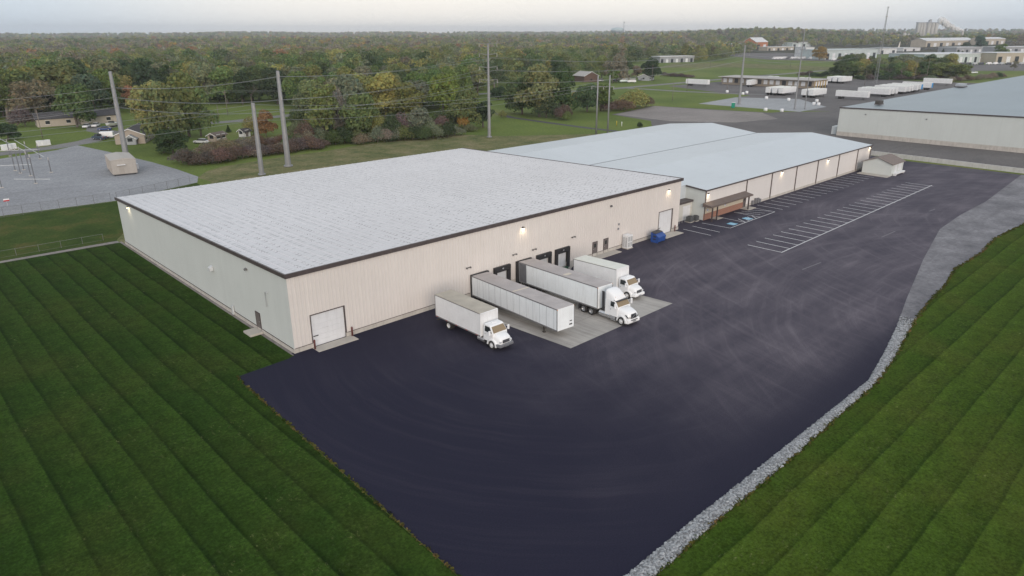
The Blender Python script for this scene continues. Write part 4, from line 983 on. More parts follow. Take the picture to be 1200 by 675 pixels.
def tractor(label, loc, rz, rx):
    """origin on the ground under the back of the cab"""
    e = thing('semi_tractor', label, 'truck', loc, (rx, 0, rz))
    # cab with the tall sloping roof deflector
    lower = [(0, .80), (0, 2.75), (-1.55, 2.75), (-2.10, 1.98), (-2.10, .80)]
    mb = MB(); mb.prism_x(lower, lambda y, z: 1.13 if z < 2.1 else 1.03); mb.build('cab', m_cabwhite, e, bevel=.08, seg=3)
    mb = MB(); n = 8; m_ = 9; vs = []
    for i in range(n):
        f = i / (n - 1); y = .02 - 1.62 * f; top = 3.86 - 1.02 * f ** 2.0; hw = 1.04 - .10 * f
        for k in range(m_):
            t_ = PI * k / (m_ - 1); c_, s_ = math.cos(t_), math.sin(t_)
            vs.append((abs(c_) ** .4 * (1 if c_ > 0 else -1) * hw, y, 2.62 + (top - 2.62) * abs(s_) ** .4))
    fs = [(i * m_ + k, i * m_ + k + 1, (i + 1) * m_ + k + 1, (i + 1) * m_ + k) for i in range(n - 1) for k in range(m_ - 1)]
    fs.append(tuple(range((n - 1) * m_, n * m_))); fs.append(tuple(range(m_))[::-1]); mb.add(vs, fs, 0, True); mb.build('roof_fairing', m_cabwhite, e)
    for s in (-1, 1):
        mb = MB(); mb.box(s * 1.10 - .03, .02, 1.1, s * 1.10 + .03, .42, 3.55); mb.build('side_extender', m_dark, e, bevel=.02)
        mb = MB(); mb.box(s * 1.02 - .10, -1.6, .42, s * 1.02 + .10, .9, .78); mb.build('side_skirt', m_cabwhite if s > 9 else m_alu, e, bevel=.03)
    hood_and_fenders(e, -1.95, 1.62, 1.98, 1.52, 1.08, .86, -2.65)
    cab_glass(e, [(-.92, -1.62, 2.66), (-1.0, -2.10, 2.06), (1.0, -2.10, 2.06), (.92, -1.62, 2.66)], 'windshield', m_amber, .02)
    mb = MB(); mb.prism_x([(-1.35, 2.70), (-1.85, 2.62), (-1.85, 2.66), (-1.35, 2.78)], lambda y, z: 1.0); mb.build('sun_visor', m_dark, e)
    for s in (-1, 1):
        g_ = MB(); g_.add([(s * 1.132, -.95, 2.02), (s * 1.132, -1.92, 2.02), (s * 1.06, -1.52, 2.58), (s * 1.06, -.95, 2.58)], [(0, 1, 2, 3)]); ob = g_.build('side_window', m_glass, e); sd = ob.modifiers.new('s', 'SOLIDIFY'); sd.thickness = .03; sd.offset = 0
        g_ = MB(); g_.box(s * 1.132 - .012, -1.96, .85, s * 1.132 + .012, -.9, 1.96); d_ = g_.build('door', m_cabwhite, e, bevel=.01)
        g_ = MB(); g_.box(s * 1.155 - .015, -1.08, 1.6, s * 1.155 + .015, -.95, 1.65); g_.build('handle', m_dark, d_)
        g_ = MB(); g_.tube([(s * .86, .95, .66), (s * .86, -.75, .66)], .31, 16); g_.build('fuel_tank', m_chrome, e)
        g_ = MB(); g_.box(s * .95 - .2, -1.8, .32, s * .95 + .2, -.95, .40); g_.box(s * 1.0 - .15, -1.7, .58, s * 1.0 + .15, -1.0, .64); g_.build('step', m_alu, e)
        wheel(e, s * 1.02, -2.65, .51, .29, s)
        for y in (2.15, 3.45): wheel(e, s * 1.10, y, .51, .27, s, True, False)
        g_ = MB(); g_.box(s * .62 - .16, -3.62, .93, s * .62 + .22, -3.40, 1.22) if False else g_.add([(s * .58, -3.64, .98), (s * .96, -3.46, 1.02), (s * 1.0, -3.12, 1.38), (s * .66, -3.56, 1.22)], [(0, 1, 2, 3)])
        ob = g_.build('headlight', m_glass, e); sd = ob.modifiers.new('s', 'SOLIDIFY'); sd.thickness = .06; sd.offset = 0
        g_ = MB(); g_.box(s * 1.0 - .32, 1.5 - .1, .98, s * 1.0 + .32, 1.54, 1.04); g_.box(s * 1.0 - .3, 4.25, .3, s * 1.0 + .3, 4.27, 1.0); g_.build('mud_flap', m_dark, e)
    mirrors(e, -1.95, 1.98, 1.2, .62)
    mb = MB(); mb.box(-.45, -3.0, .75, -.33, 4.6, .97); mb.box(.33, -3.0, .75, .45, 4.6, .97)
    for y in (2.15, 3.45): mb.tube([(-1.0, y, .51), (1.0, y, .51)], .1, 8); mb.box(-.3, y - .3, .3, .3, y + .3, .74)
    mb.tube([(-.9, -2.65, .5), (.9, -2.65, .5)], .07, 8); mb.box(-.55, 2.2, .98, .55, 3.3, 1.09); mb.box(-.6, .3, .97, .6, 1.3, 1.03); mb.build('chassis', m_greyunder, e)
    mb = MB(); mb.tube([(.75, .28, .9), (.75, .28, 3.0)], .08, 10); mb.build('exhaust_stack', m_chrome, e)
    yn = -3.57
    mb = MB(); mb.prism_x([(yn + .62, .34), (yn + .62, .84), (yn + .1, .90), (yn - .12, .80), (yn - .15, .48), (yn - .06, .34)], lambda y, z: 1.16 if y > yn + .3 else .98); mb.build('bumper', m_cabwhite, e, bevel=.06, seg=3)
    mb = MB(); mb.add([(-.48, yn - .07, .90), (.48, yn - .07, .90), (.44, yn - .03, 1.43), (-.44, yn - .03, 1.43), (-.44, yn + .1, .94), (.44, yn + .1, .94), (.40, yn + .2, 1.44), (-.40, yn + .2, 1.44)], [(0, 1, 2, 3), (7, 6, 5, 4), (0, 4, 5, 1), (1, 5, 6, 2), (2, 6, 7, 3), (3, 7, 4, 0)])
    gr = mb.build('grille', m_dark, e)
    mb = MB(); mb.tube([(-.42, yn - .08, .96), (.40, yn - .045, 1.38)], .018, 6); mb.box(-.30, yn - .17, .5, .30, yn - .155, .64); mb.build('grille_bar', m_alu, gr)
    mb = MB(); mb.box(-.55, yn - .16, .68, .55, yn - .118, .78); mb.build('lower_grille', m_dark, e)
    for s in (-1, 1): mb = MB(); mb.box(s * .78 - .1, yn - .09, .6, s * .78 + .1, yn - .05, .7) if False else mb.lathe([(.07, yn - .13), (.07, yn - .05)], 'y', (s * .72, 0, .62), 12); mb.build('fog_light', m_lens, e)
    for k in range(5): mb = MB()
    mb = MB()
    for k in range(5): mb.box(-.72 + k * .36 - .05, -1.38, 2.98 + .0, -.72 + k * .36 + .05, -1.28, 3.10)
    mb.build('marker_light', m_orange, e)
    return e

def slope(y0, y1): return math.atan2(apron_z(32, y0) - apron_z(32, y1), abs(y0 - y1))   # positive when the nose is higher
# nose (-y) higher than tail: rotate about x so that -y end rises => negative... handled by sign below
BT1 = box_truck('white box truck with tan roof standing on dark asphalt nearest the drive-in door', (17.05, -4.15, .0), math.radians(-1), 0, m_troof_tan, bumper=mat('grey_bumper', (.16, .165, .18), .5))
T1 = semi_trailer('white dry van trailer without a tractor, parked beside the tan-roofed box truck', (25.95, -.55, -.86), math.radians(-5.2), -math.radians(1.55), grp='semi trailers backed up to the docks')
T2 = semi_trailer('white trailer with dark rear side panel, coupled to the white tractor', (34.1, -.85, -.86), math.radians(-4.8), -math.radians(1.9), L=14.9, z1=3.9, dark_rear=True, seams=False, strip=False)
mb = MB(); mb.box(-.9, -8.9, 3.925, .2, -8.3, 3.932); mb.build('roof_patch', MATS['patch_light'], T2)
TR = tractor('white semi tractor with tall roof fairing and dark grille, coupled to the trailer', (32.72, -16.75, -.27), math.radians(-4.0), -math.radians(2.1))
BT2 = box_truck('white box truck with white roof parked beside the semi tractor, farthest from the corner', (40.35, -5.05, -.66), math.radians(-1.0), -math.radians(2.1), m_troof_white, Lb=7.6)

# ------------------------------------------------------------------ parked trailers of the far yard (small in the picture: body, roof, wheels, legs)
def far_trailer_proto():
    e = thing('parked_trailer', 'x', 'trailer', (0, 0, 0), 0, 'white trailers parked in the far truck yard')
    w, L, z0, z1 = 1.3, 16.0, 1.15, 4.05
    mb = MB(); mb.box(-w, -L, z0, w, 0, z1); b = mb.build('body', m_white, e, bevel=.05)
    mb = MB(); mb.box(-w + .05, -L + .05, z1 + .001, w - .05, -.05, z1 + .04); mb.build('roof', m_troof_white, e)
    mb = MB(); mb.box(-w - .012, -L, z0 - .02, w + .012, 0, z0 + .12); mb.build('rail', MATS['rail_grey'], b)
    mb = MB()
    for y in (-2.0, -3.3):
        for s in (-1, 1): mb.lathe([(.5, -.28), (.5, .28)], 'x', (s * .98, y, .5), 12)
    mb.build('wheels', m_rub, e)
    mb = MB()
    for s in (-.95, .95): mb.box(s - .08, -L + 2.5, 0, s + .08, -L + 2.7, z0)
    mb.box(-.6, -4.0, .6, .6, -1.2, z0); mb.box(-.5, -L + .4, 1.0, .5, -.2, z0); mb.build('underframe', m_greyunder, e)
    return e
FT = far_trailer_proto(); first = [True]
def far_trailer(x, y, rz, label):
    """x, y: centre of the rear end, rz: 0 means the front end points to -y"""
    o = FT if first[0] else copy_tree(FT); first[0] = False
    o.location = (x, y, .0); o.rotation_euler = (0, 0, rz); o['label'] = label
    return o
AX = PI / 2                  # front end towards +x
far_trailer(375.8, 196.8, 0, 'lone white trailer seen side-on on the side road at the left of the truck yard')
for k, y in enumerate((116.0, 119.6, 123.4)): far_trailer(341.5, y, AX, ['rightmost of three white trailers side by side in front of the terminal', 'middle one of three white trailers side by side in front of the terminal', 'leftmost of three white trailers side by side in front of the terminal'][k])
for k, y in enumerate((98.6, 102.4)): far_trailer(339.5, y, AX, ['nearer one of two white trailers right of the group of three', 'farther one of two white trailers right of the group of three'][k])
far_trailer(346.7, 88.4, 0, 'white trailer seen side-on in front of the row of parked trailers').name = 'parked_trailer'
ex = [372.5, 378.6, 382.8, 397.0, 402.2, 407.8, 414.3, 422.5, 438.4]
words = ['nearest', 'second', 'third', 'fourth', 'fifth', 'sixth', 'seventh', 'eighth', 'farthest']
for k, x in enumerate(ex):
    o = far_trailer(x, 72.1 if k % 2 else 71.6, PI, f'{words[k]} trailer of the long row beside the blue-grey roof' + (', with a blue end' if k >= 7 else ''))
    if k >= 7:
        mb = MB(); mb.box(-1.25, .003, 1.3, 1.25, .03, 3.95); mb.build('rear_door', MATS['end_blue'] if 'end_blue' in MATS else mat('end_blue', (.04, .28, .62), .5), o)
for k, y in enumerate((132.6, 136.4, 140.2)): far_trailer(457.5, y, AX, ['nearest', 'middle', 'farthest'][k] + ' of three white trailers right of the terminal end')
far_trailer(484.5, 90.5, 0, 'white trailer seen side-on below the clump of trees at the end of the yard')
far_trailer(388.5, 160.5, AX + .16, 'white trailer sticking out of the front of the terminal')
for k, (x, y) in enumerate(((424.6, 172), (424.6, 168), (424.6, 150), (424.6, 146))): far_trailer(x, y, AX, ['leftmost', 'second', 'third', 'rightmost'][k] + ' of the white trailers docked behind the terminal')
# ------------------------------------------------------------------ power poles and their lines
m_steel = weathered('galvanised_pole', (.27, .275, .285), .12, .6, .5, .2, dirt_amt=.3)
m_wood = weathered('pole_wood', (.20, .17, .145), .2, 1, .85, dirt_amt=.3)
m_wire = mat('wire', (.30, .31, .31), .4, .6)
m_ins = mat('insulator', (.40, .38, .37), .4)
HOOK = {}
def steel_pole(key, px, py, h, label, r0, r1, arms=(), ang=0, arm=2.2, both=True, sides=12):
    b = G(px, py); e = thing('power_pole', label, 'power pole', (b.x, b.y, 0), ang, 'steel poles of the transmission line')
    mb = MB(); mb.lathe([(r0, 0), (r1, h), (r1 * .6, h + .1)], n=sides, sm=False); mb.lathe([(r0 * 1.5, 0), (r0 * 1.5, .35)], n=sides, mi=0)
    for k in range(1, int(h / 7)): mb.lathe([(r0 + (r1 - r0) * k * 7 / h + .03, k * 7), (r0 + (r1 - r0) * k * 7 / h + .03, k * 7 + .5)], n=sides, sm=False)
    mb.build('shaft', m_steel, e)
    hooks = []
    c, s_ = math.cos(ang), math.sin(ang)
    for z in arms:
        for sd in ((-1, 1) if both else (1,)):
            a = MB(); a.tube([(0, 0, z), (sd * arm, 0, z + .35)], [.11, .06], 6); ar = a.build('cross_arm', m_steel, e)
            a = MB(); a.lathe([(.06, z - .75), (.12, z - .6), (.07, z - .45), (.12, z - .3), (.06, z - .1), (.05, z + .3)], c=(sd * arm, 0, 0), n=8); a.build('insulator', m_ins, ar)
            hooks.append(Vector((b.x + c * sd * arm, b.y + s_ * sd * arm, z - .7)))
    HOOK[key] = hooks + [Vector((b.x, b.y, h))]
    return e
steel_pole('P1', 148, 183, 22.8, 'thick grey steel pole behind the tan equipment building', .80, .44, (14.2, 16.8, 19.3), 1.1, .75)
steel_pole('P2', 338, 195, 23.6, 'tall grey steel pole right of the short one behind the white roof', .78, .42, (14.6, 17.4, 23.0), 1.45, .7)
steel_pole('P3', 307, 205, 16.9, 'shorter pale steel pole left of the tall one behind the white roof', .62, .46, (16.0,), 1.45, .5)
steel_pole('P4', 573.5, 161, 29.1, 'slender steel pole with three pairs of cross arms in the middle of the picture', .56, .26, (18.0, 21.9, 25.8, 28.9), -.76, 2.8)
for k, z in ((0, 29.0),):
    pass
steel_pole('P7', 866, 122, 26.4, 'thick leaning steel pole beside the green portable toilet', .62, .34, (22.6, ), -.76, 2.4)
steel_pole('P8', 931, 128, 33.3, 'tallest steel pole in the middle of the truck yard', .34, .15, (22.0, 25.0, 28.0), -.76, 1.8)
steel_pole('P9', 943, 128, 15.5, 'short thin dark pole right of the tallest pole in the truck yard', .22, .12, (), 0)
# twin poles joined by a beam
for (px, py, lab) in ((698.5, 157, 'left one of the two thin pale poles joined by a cross beam'), (712, 157, 'right one of the two thin pale poles joined by a cross beam')):
    b = G(px, py); e = thing('power_pole', lab, 'power pole', (b.x, b.y, 0), 0, 'twin poles'); mb = MB(); mb.lathe([(.32, 0), (.22, 19.0), (.1, 19.1)], n=10); mb.build('shaft', m_steel, e)
    if px < 700:
        q = G(712, 157) - b; mb = MB(); mb.tube([(-q.x * .6, -q.y * .6, 15.4), (q.x * 1.4, q.y * 1.4, 15.4)], .09, 6); mb.build('cross_arm', m_steel, e)
        for t_ in (-.5, .5, 1.35): mb = MB(); mb.lathe([(.09, 14.4), (.12, 15.0), (.05, 15.4)], c=(q.x * t_, q.y * t_, 0), n=6); mb.build('insulator', m_ins, e)
    HOOK['T%d' % int(px)] = [Vector((b.x, b.y, 15.2)), Vector((b.x, b.y, 18.9))]
# lattice-like tall mast on the right
b = G(1026, 98); e = thing('radio_mast', 'very tall tapering mast rising above the horizon behind the parked trailers', 'mast', (b.x, b.y, 0))
mb = MB(); Hm = 46.5
def mw(z): return .95 * (1 - z / Hm) + .22
for k in range(3):
    a_ = k * 2 * PI / 3
    mb.tube([(mw(z) * math.cos(a_), mw(z) * math.sin(a_), z) for z in (0, Hm * .5, Hm)], .09, 5)
z = 0
while z < Hm - 1.5:
    for k in range(3):
        a_, b_ = k * 2 * PI / 3, (k + 1) * 2 * PI / 3; z2 = z + 1.5
        mb.tube([(mw(z) * math.cos(a_), mw(z) * math.sin(a_), z), (mw(z2) * math.cos(b_), mw(z2) * math.sin(b_), z2)], .045, 4); mb.tube([(mw(z) * math.cos(a_), mw(z) * math.sin(a_), z), (mw(z) * math.cos(b_), mw(z) * math.sin(b_), z)], .045, 4)
    z += 1.5
mb.build('lattice', m_steel, e)
mb = MB(); mb.lathe([(.5, Hm), (.55, Hm + .4), (.2, Hm + .5)], n=8); mb.build('beacon', m_red if False else m_steel, e)
for z in (Hm * .68, Hm * .88): mb = MB(); mb.lathe([(.75, z), (.75, z + .5)], n=10); mb.build('antenna', m_ins, e)

def wood_pole(px, py, h, lab, cross=True, key=None, r=.15):
    b = G(px, py); e = thing('utility_pole', lab, 'utility pole', (b.x, b.y, 0), .4, 'wooden utility poles among the trees')
    mb = MB(); mb.lathe([(r, 0), (r * .7, h)], n=8); mb.build('shaft', m_wood, e)
    if cross: mb = MB(); mb.box(-1.2, -.07, h - .8, 1.2, .07, h - .62); mb.build('cross_arm', m_wood, e)
    if key: HOOK[key] = [Vector((b.x - 1, b.y, h - .5)), Vector((b.x + 1, b.y, h - .5)), Vector((b.x, b.y, h))]
wood_pole(50, 162, 9.0, 'pale wooden pole at the roadside in front of the long low house', False, 'W1')
wood_pole(267, 135, 10.1, 'wooden pole with crossarm behind the road between the steel poles', True, 'W2')
wood_pole(257, 143, 6.5, 'short thin wooden pole beside the road', False)
wood_pole(443, 117, 9.5, 'wooden pole with small crossarm rising from the wood', True, 'W4')
wood_pole(583, 112, 7.5, 'short wooden pole right of the slender steel pole', True, 'W5')
for k, (px, py, h) in enumerate(((744, 95, 11), (718, 98, 10), (764, 97, 12), (788, 118, 9), (805, 107, 9), (852, 107, 8), (926, 79, 9), (832, 80, 9), (921, 71, 14), (864, 61, 18), (1052, 90, 9), (1071, 95, 14), (1085, 95, 15), (1013, 100, 9))):
    wood_pole(px, py, h, ['wooden pole beside the parked cars by the road', 'wooden pole left of the parked cars near the brown house', 'wooden pole right of the parked cars', 'thin pole in the lawn in front of the side-on trailer', 'thin pole at the left end of the lone trailer', 'thin pole at the edge of the pale concrete lot',
        'thin pole on the green field behind the terminal', 'thin pole at the corner of the small green field', 'tall thin pole on the far field edge', 'tall thin pole in front of the far wood', 'short pole in front of the clump of trees on the right', 'tall pole in the clump of trees left of the side-on trailer', 'tall pole in the clump of trees above the side-on trailer', 'short pole at the end of the row of parked trailers'][k], h > 10, None, .13 if h < 13 else .16)

def wire(a, b, sag, lab, r=.034, n=18):
    a, b = Vector(a), Vector(b); pts = []
    for i in range(n + 1):
        f = i / n; p = a.lerp(b, f); p.z -= sag * 4 * f * (1 - f); pts.append(p)
    o = MB().tube(pts, r, 5, 0, False).build('power_line', m_wire, fix=False)
    return tag(o, lab, 'power line', 'wires of the power lines')
# overhead lines between the poles; the last poles stand outside the picture on the left
P0 = [Vector((-70, 128, z)) for z in (13, 16, 19)]; P00 = [Vector((-62, 176, z)) for z in (9.5, 12.5, 16)]
h1, h2, h3, h4, h7, h8 = (HOOK[k] for k in ('P1', 'P2', 'P3', 'P4', 'P7', 'P8'))
lvl = ['lowest', 'middle', 'highest']
for k in range(3):
    wire(h1[2 * k], P00[k], 1.6, f'{lvl[k]} of the wires running left from the thick pole by the tan cabinet')
    for s_ in (0, 1): wire(h1[2 * k + s_], h2[2 * k + s_], 1.2, f'{lvl[k]} pair of wires from the thick pole to the tall pole, {"rear" if s_ else "front"} one')
    for s_ in (0, 1): wire(h2[2 * k + s_], h4[2 * k + s_], 1.5, f'{lvl[k]} pair of wires from the tall pole to the slender pole, {"rear" if s_ else "front"} one')
    for s_ in (0, 1): wire(h4[2 * k + s_], Vector((283.8 + s_ * 3, 107.6 + s_, 20.0 + k * 2.2)), 3.0, f'{lvl[k]} pair of wires right of the slender pole with arms, {"rear" if s_ else "front"} one')
    for s_ in (0, 1): wire(Vector((283.8 + s_ * 3, 107.6 + s_, 20.0 + k * 2.2)), Vector((480, 110 + s_ * 3, 22 + k * 3)), 4.5, f'{lvl[k]} pair of wires from the leaning pole to the mast, {"rear" if s_ else "front"} one')
for k, (z0, z1) in enumerate(((13.0, 12.5), (15.6, 15.0), (16.6, 16.2))):
    wire(HOOK['P3'][2] - Vector((0, 0, 16.9 - z0)), Vector((-75, 92, z1)), 1.5, f'{lvl[k]} wire running left from the short pale pole')
    wire(HOOK['P3'][2] - Vector((0, 0, 16.9 - z0)), HOOK['T698'][0] + Vector((0, 0, k * .8)), 2.4, f'{lvl[k]} wire from the short pale pole to the twin poles')
wire(Vector((-80, 150, 10)), HOOK['W2'][0], 1.5, 'thin roadside wire passing in front of the houses, lower one'); wire(Vector((-80, 150, 11.5)), HOOK['W2'][2], 1.5, 'thin roadside wire passing in front of the houses, upper one')
wire(HOOK['W2'][0], HOOK['W4'][0], 1.5, 'wire between the wooden poles in the wood, lower one'); wire(HOOK['W2'][2], HOOK['W4'][2], 1.5, 'wire between the wooden poles in the wood, upper one')
wire(HOOK['W4'][2], HOOK['W5'][2], 1.5, 'wire from the wooden pole in the wood to the short wooden pole'); wire(HOOK['W5'][2], G(744, 95) + Vector((0, 0, 10)), 1.5, 'wire from the short wooden pole to the parked cars')

# ------------------------------------------------------------------ fences on the left
m_fence = mat('fence_wire', (.20, .20, .205), .5, .4)
def chain_fence(a, b, lab, step=3.05, h=1.9):
    a, b = Vector((*a, 0)), Vector((*b, 0)); L = (b - a).length; e = thing('chain_link_fence', lab, 'fence', a, math.atan2(b.y - a.y, b.x - a.x))
    n = int(L / step)
    for k in range(n + 1):
        mb = MB(); mb.tube([(k * step, 0, 0), (k * step, 0, h + .05)], .035, 6); mb.build('post', m_fence, e)
    mb = MB(); mb.tube([(0, 0, h), (n * step, 0, h)], .022, 5); mb.tube([(0, 0, .08), (n * step, 0, .08)], .012, 4)
    k = 0.0
    while k < n * step:        # thin diagonal mesh wires
        for d in (1, -1):
            x1 = k + d * h
            if 0 <= x1 <= n * step and h > 1.3: mb.add([(k, 0, .05), (k + .012, 0, .05), (x1 + .012, 0, h), (x1, 0, h)], [(0, 1, 2, 3)])
        k += .22
    mb.build('mesh', m_fence, e, fix=False)
chain_fence((-75, 94.6), (8.5, 92.9), 'chain-link fence along the near side of the grey substation yard')
chain_fence((8.5, 92.9), (27.5, 100.2), 'chain-link fence running from the yard corner towards the short pale pole')
chain_fence((-60, 64.0), (-1.5, 62.8), 'chain-link fence along the gravel path behind the mown lawn', h=1.1)

# ------------------------------------------------------------------ substation
m_subst = mat('substation_steel', (.16, .165, .18), .5, .3)
for k, (px, py, h, lab) in enumerate(((28, 199, 5.0, ''), (36, 206, 5.2, ''), (42, 215, 6.0, ''), (18, 200, 5.0, ''), (24, 203, 5.5, ''), (2, 220, 5.0, ''), (60, 202, 3.0, ''), (47, 186, 3.5, ''), (12, 183, 4, ''), (33, 186, 4, ''))):
    b = G(px, py); e = thing('substation_post', ['dark steel post in the middle row of the substation', 'dark steel post, second from the right in the substation', 'tallest and nearest dark steel post of the substation', 'dark steel post, second from the left', 'dark steel post in the centre of the substation', 'dark steel post at the left picture edge', 'short steel post right of the nearest post',
        'short steel post at the far side of the substation', 'short far steel post at the left', 'short far steel post between the white switches'][k], 'steel post', (b.x, b.y, 0), 0, 'steel posts of the substation')
    mb = MB(); mb.box(-.1, -.1, 0, .1, .1, h); mb.build('column', m_subst, e)
    mb = MB(); mb.box(-.35, -.35, 0, .35, .35, .12); mb.build('footing', m_found, e)
    mb = MB(); mb.lathe([(.08, h), (.14, h + .2), (.08, h + .3), (.14, h + .5), (.05, h + .8)], n=8); mb.build('insulator', m_ins, e)
for k, (a, b, z, lab) in enumerate((((-4, 202), (38, 200), 1.6, 'nearest horizontal busbar'), ((0, 190), (50, 188), 3.0, 'farther horizontal busbar'), ((18, 216), (60, 216), 1.2, 'low horizontal busbar at the nearest post'), ((0, 175), (32, 192), 3.5, 'far slanting busbar'), ((20, 178), (55, 200), 3.5, 'right slanting busbar'))):
    A, B = G(*a, 0), G(*b, 0); o = MB().tube([(A.x, A.y, z), (B.x, B.y, z)], .07, 6).build('busbar', MATS['galvanised'])
    tag(o, lab + ' of the grey substation', 'busbar', 'busbars of the substation')
for k, (px, py) in enumerate(((8, 176), (14, 175), (49, 171), (54, 170.5))):
    b = G(px, py); e = thing('switch_cabinet', ['leftmost white cabinet at the far edge of the substation', 'white cabinet right of the leftmost one', 'left white cabinet by the road bend', 'right white cabinet by the road bend'][k], 'cabinet', (b.x, b.y, 0), .3, 'white cabinets of the substation')
    mb = MB(); mb.box(-1.2, -.6, .15, 1.2, .6, 1.7); mb.build('casing', m_white, e, bevel=.05); mb = MB(); mb.box(-1.3, -.7, 0, 1.3, .7, .15); mb.build('base', m_slab, e)
b = G(9, 241); e = thing('warning_sign', 'small red and white sign on the near substation fence', 'sign', (b.x, b.y, 0)); mb = MB(); mb.box(-.5, -.02, .9, .5, .02, 1.4); mb.build('panel', m_white, e); mb = MB(); mb.box(-.5, -.027, .9, .5, -.022, 1.15); mb.build('stripe', m_red, e)
mb = MB(); mb.tube([(0, .04, 0), (0, .04, 1.4)], .03, 6); mb.build('post', MATS['galvanised'], e)
# tan equipment building on the yard
p1, p2 = Vector((16.9, 123.1)), Vector((21.0, 122.4))
e = thing('equipment_building', 'tan equipment building with ribbed roof standing on the substation gravel', 'equipment building', (16.0, 123.0, 0), math.radians(-9))
m_tan = weathered('tan_panel', (.37, .345, .315), .08, .8, .6, dirt_amt=.2)
mb = MB(); mb.box(0, 0, .35, 5.4, 11.5, 3.75); body = mb.build('wall', m_tan, e)
mb = MB(); mb.add([(-.1, -.1, 3.753), (5.5, -.1, 3.753), (5.5, 11.6, 3.753), (-.1, 11.6, 3.753), (2.7, -.1, 4.15), (2.7, 11.6, 4.15)], [(0, 1, 4), (1, 2, 5, 4), (2, 3, 5), (3, 0, 4, 5), (0, 3, 2, 1)])
k = .4
while k < 11.4: mb.box(-.05, k, .4, -.01, k + .06, 3.75); k += .9
mb.build('roof', weathered('tan_roof', (.42, .39, .355), .08, .8, .6, dirt_amt=.2), e)
mb = MB(); mb.box(1.5, -.05, .5, 2.6, -.003, 2.5); mb.build('door', weathered('tan_door', (.33, .305, .275), .05, 1, .5), e)
mb = MB(); mb.box(1.2, -.7, 2.55, 3.0, -.003, 2.65); mb.build('door_canopy', m_white, e)
mb = MB(); mb.box(.3, .2, 0, 5.1, 11.3, .345); mb.build('base', m_dark, e)
for k in range(3): mb = MB(); mb.box(5.403, 1.5 + k * 3, 1.0, 6.0, 2.9 + k * 3, 2.2); mb.build('cooling_unit', m_alu, e)

# ------------------------------------------------------------------ houses
m_roofdark = weathered('dark_shingle', (.055, .052, .055), .2, 2, .9, streak=False, dirt_amt=.1)
m_roofbrown = weathered('brown_shingle', (.13, .105, .09), .2, 2, .9, streak=False, dirt_amt=.1)
m_roofpale = weathered('pale_roof', (.42, .40, .38), .1, 1, .7, streak=False, dirt_amt=.2)
m_win = mat('dark_window', (.03, .035, .04), .15)
def house(name, label, cat, x, y, rz, L, Wd, h, hr, mw_, mr, wins=3, garage=False, chimney=False, ridge='x'):
    e = thing(name, label, cat, (x, y, 0), rz)
    mb = MB(); P = [(-L / 2, -Wd / 2, 0), (-L / 2, Wd / 2, 0), (-L / 2, Wd / 2, h), (-L / 2, 0, hr), (-L / 2, -Wd / 2, h)]
    mb.add(P + [(L / 2, y_, z_) for _, y_, z_ in P], [(0, 4, 3, 2, 1), (5, 6, 7, 8, 9), (0, 1, 6, 5), (0, 5, 9, 4), (1, 2, 7, 6)]); mb.build('wall', mw_, e)
    mb = MB(); o_ = .45
    for sy in (-1, 1):
        z0 = h - o_ * (hr - h) / (Wd / 2); Q = [(-L / 2 - o_, sy * (Wd / 2 + o_), z0), (L / 2 + o_, sy * (Wd / 2 + o_), z0), (L / 2 + o_, 0, hr), (-L / 2 - o_, 0, hr)]
        mb.add(Q + [(a, b_, c + .16) for a, b_, c in Q], [(0, 3, 2, 1), (4, 5, 6, 7), (0, 1, 5, 4), (1, 2, 6, 5), (2, 3, 7, 6), (3, 0, 4, 7)])
    rf_ = mb.build('roof', mr, e)
    mb = MB(); z0 = h - o_ * (hr - h) / (Wd / 2)
    for sx in (-1, 1):
        xx = sx * (L / 2 + o_ + .03)
        for sy in (-1, 1): mb.add([(xx, sy * (Wd / 2 + o_), z0 - .05), (xx, sy * (Wd / 2 + o_), z0 + .17), (xx, 0, hr + .17), (xx, 0, hr - .05)], [(0, 1, 2, 3)])
    mb.build('bargeboard', m_white, rf_, fix=False)
    if chimney: mb = MB(); mb.box(-.4, .6, h, .4, 1.4, hr + 1.0); mb.build('chimney', m_brick, rf_)
    for k in range(wins):
        xx = -L / 2 + (k + .5) * L / wins; mb = MB(); mb.box(xx - .7, -Wd / 2 - .06, .95, xx + .7, -Wd / 2 - .003, 2.15); wv = mb.build('window', m_win, e); mb = MB()
        mb.box(xx - .82, -Wd / 2 - .08, 2.153, xx + .82, -Wd / 2 - .003, 2.28); mb.box(xx - .82, -Wd / 2 - .08, .82, xx + .82, -Wd / 2 - .003, .947); mb.build('frame', m_white, wv)
    for sx in (-1, 1):
        mb = MB(); a = sx * L / 2; mb.box(min(a + sx * .003, a + sx * .06), -.7, 1.0, max(a + sx * .003, a + sx * .06), .7, 2.1); mb.build('window', m_win, e)
    if garage: mb = MB(); mb.box(L / 2 - 5.2, -Wd / 2 - .07, .05, L / 2 - .6, -Wd / 2 - .004, 2.3); mb.build('garage_door', m_door, e)
    mb = MB(); mb.box(-.5, -Wd / 2 - .09, .1, .5, -Wd / 2 - .004, 2.1); mb.build('door', m_mandoor, e)
    return e
m_w_cream = weathered('cream_house_wall', (.42, .375, .32), .06, 1, .7, dirt_amt=.1)
m_w_tan = weathered('tan_house_wall', (.36, .31, .26), .06, 1, .7, dirt_amt=.1)
m_w_white = weathered('white_house_wall', (.60, .61, .62), .06, 1, .7, dirt_amt=.1)
m_w_grey = weathered('grey_shed_wall', (.32, .34, .36), .08, 1, .7, dirt_amt=.1)
m_w_brown = weathered('brown_house_wall', (.12, .075, .06), .1, 1, .8, dirt_amt=.1)
house('house', 'long low cream house with dark roof behind the road at the left', 'house', 38.5, 250.5, math.radians(-6), 27, 9, 2.9, 4.7, m_w_cream, m_roofdark, 4)
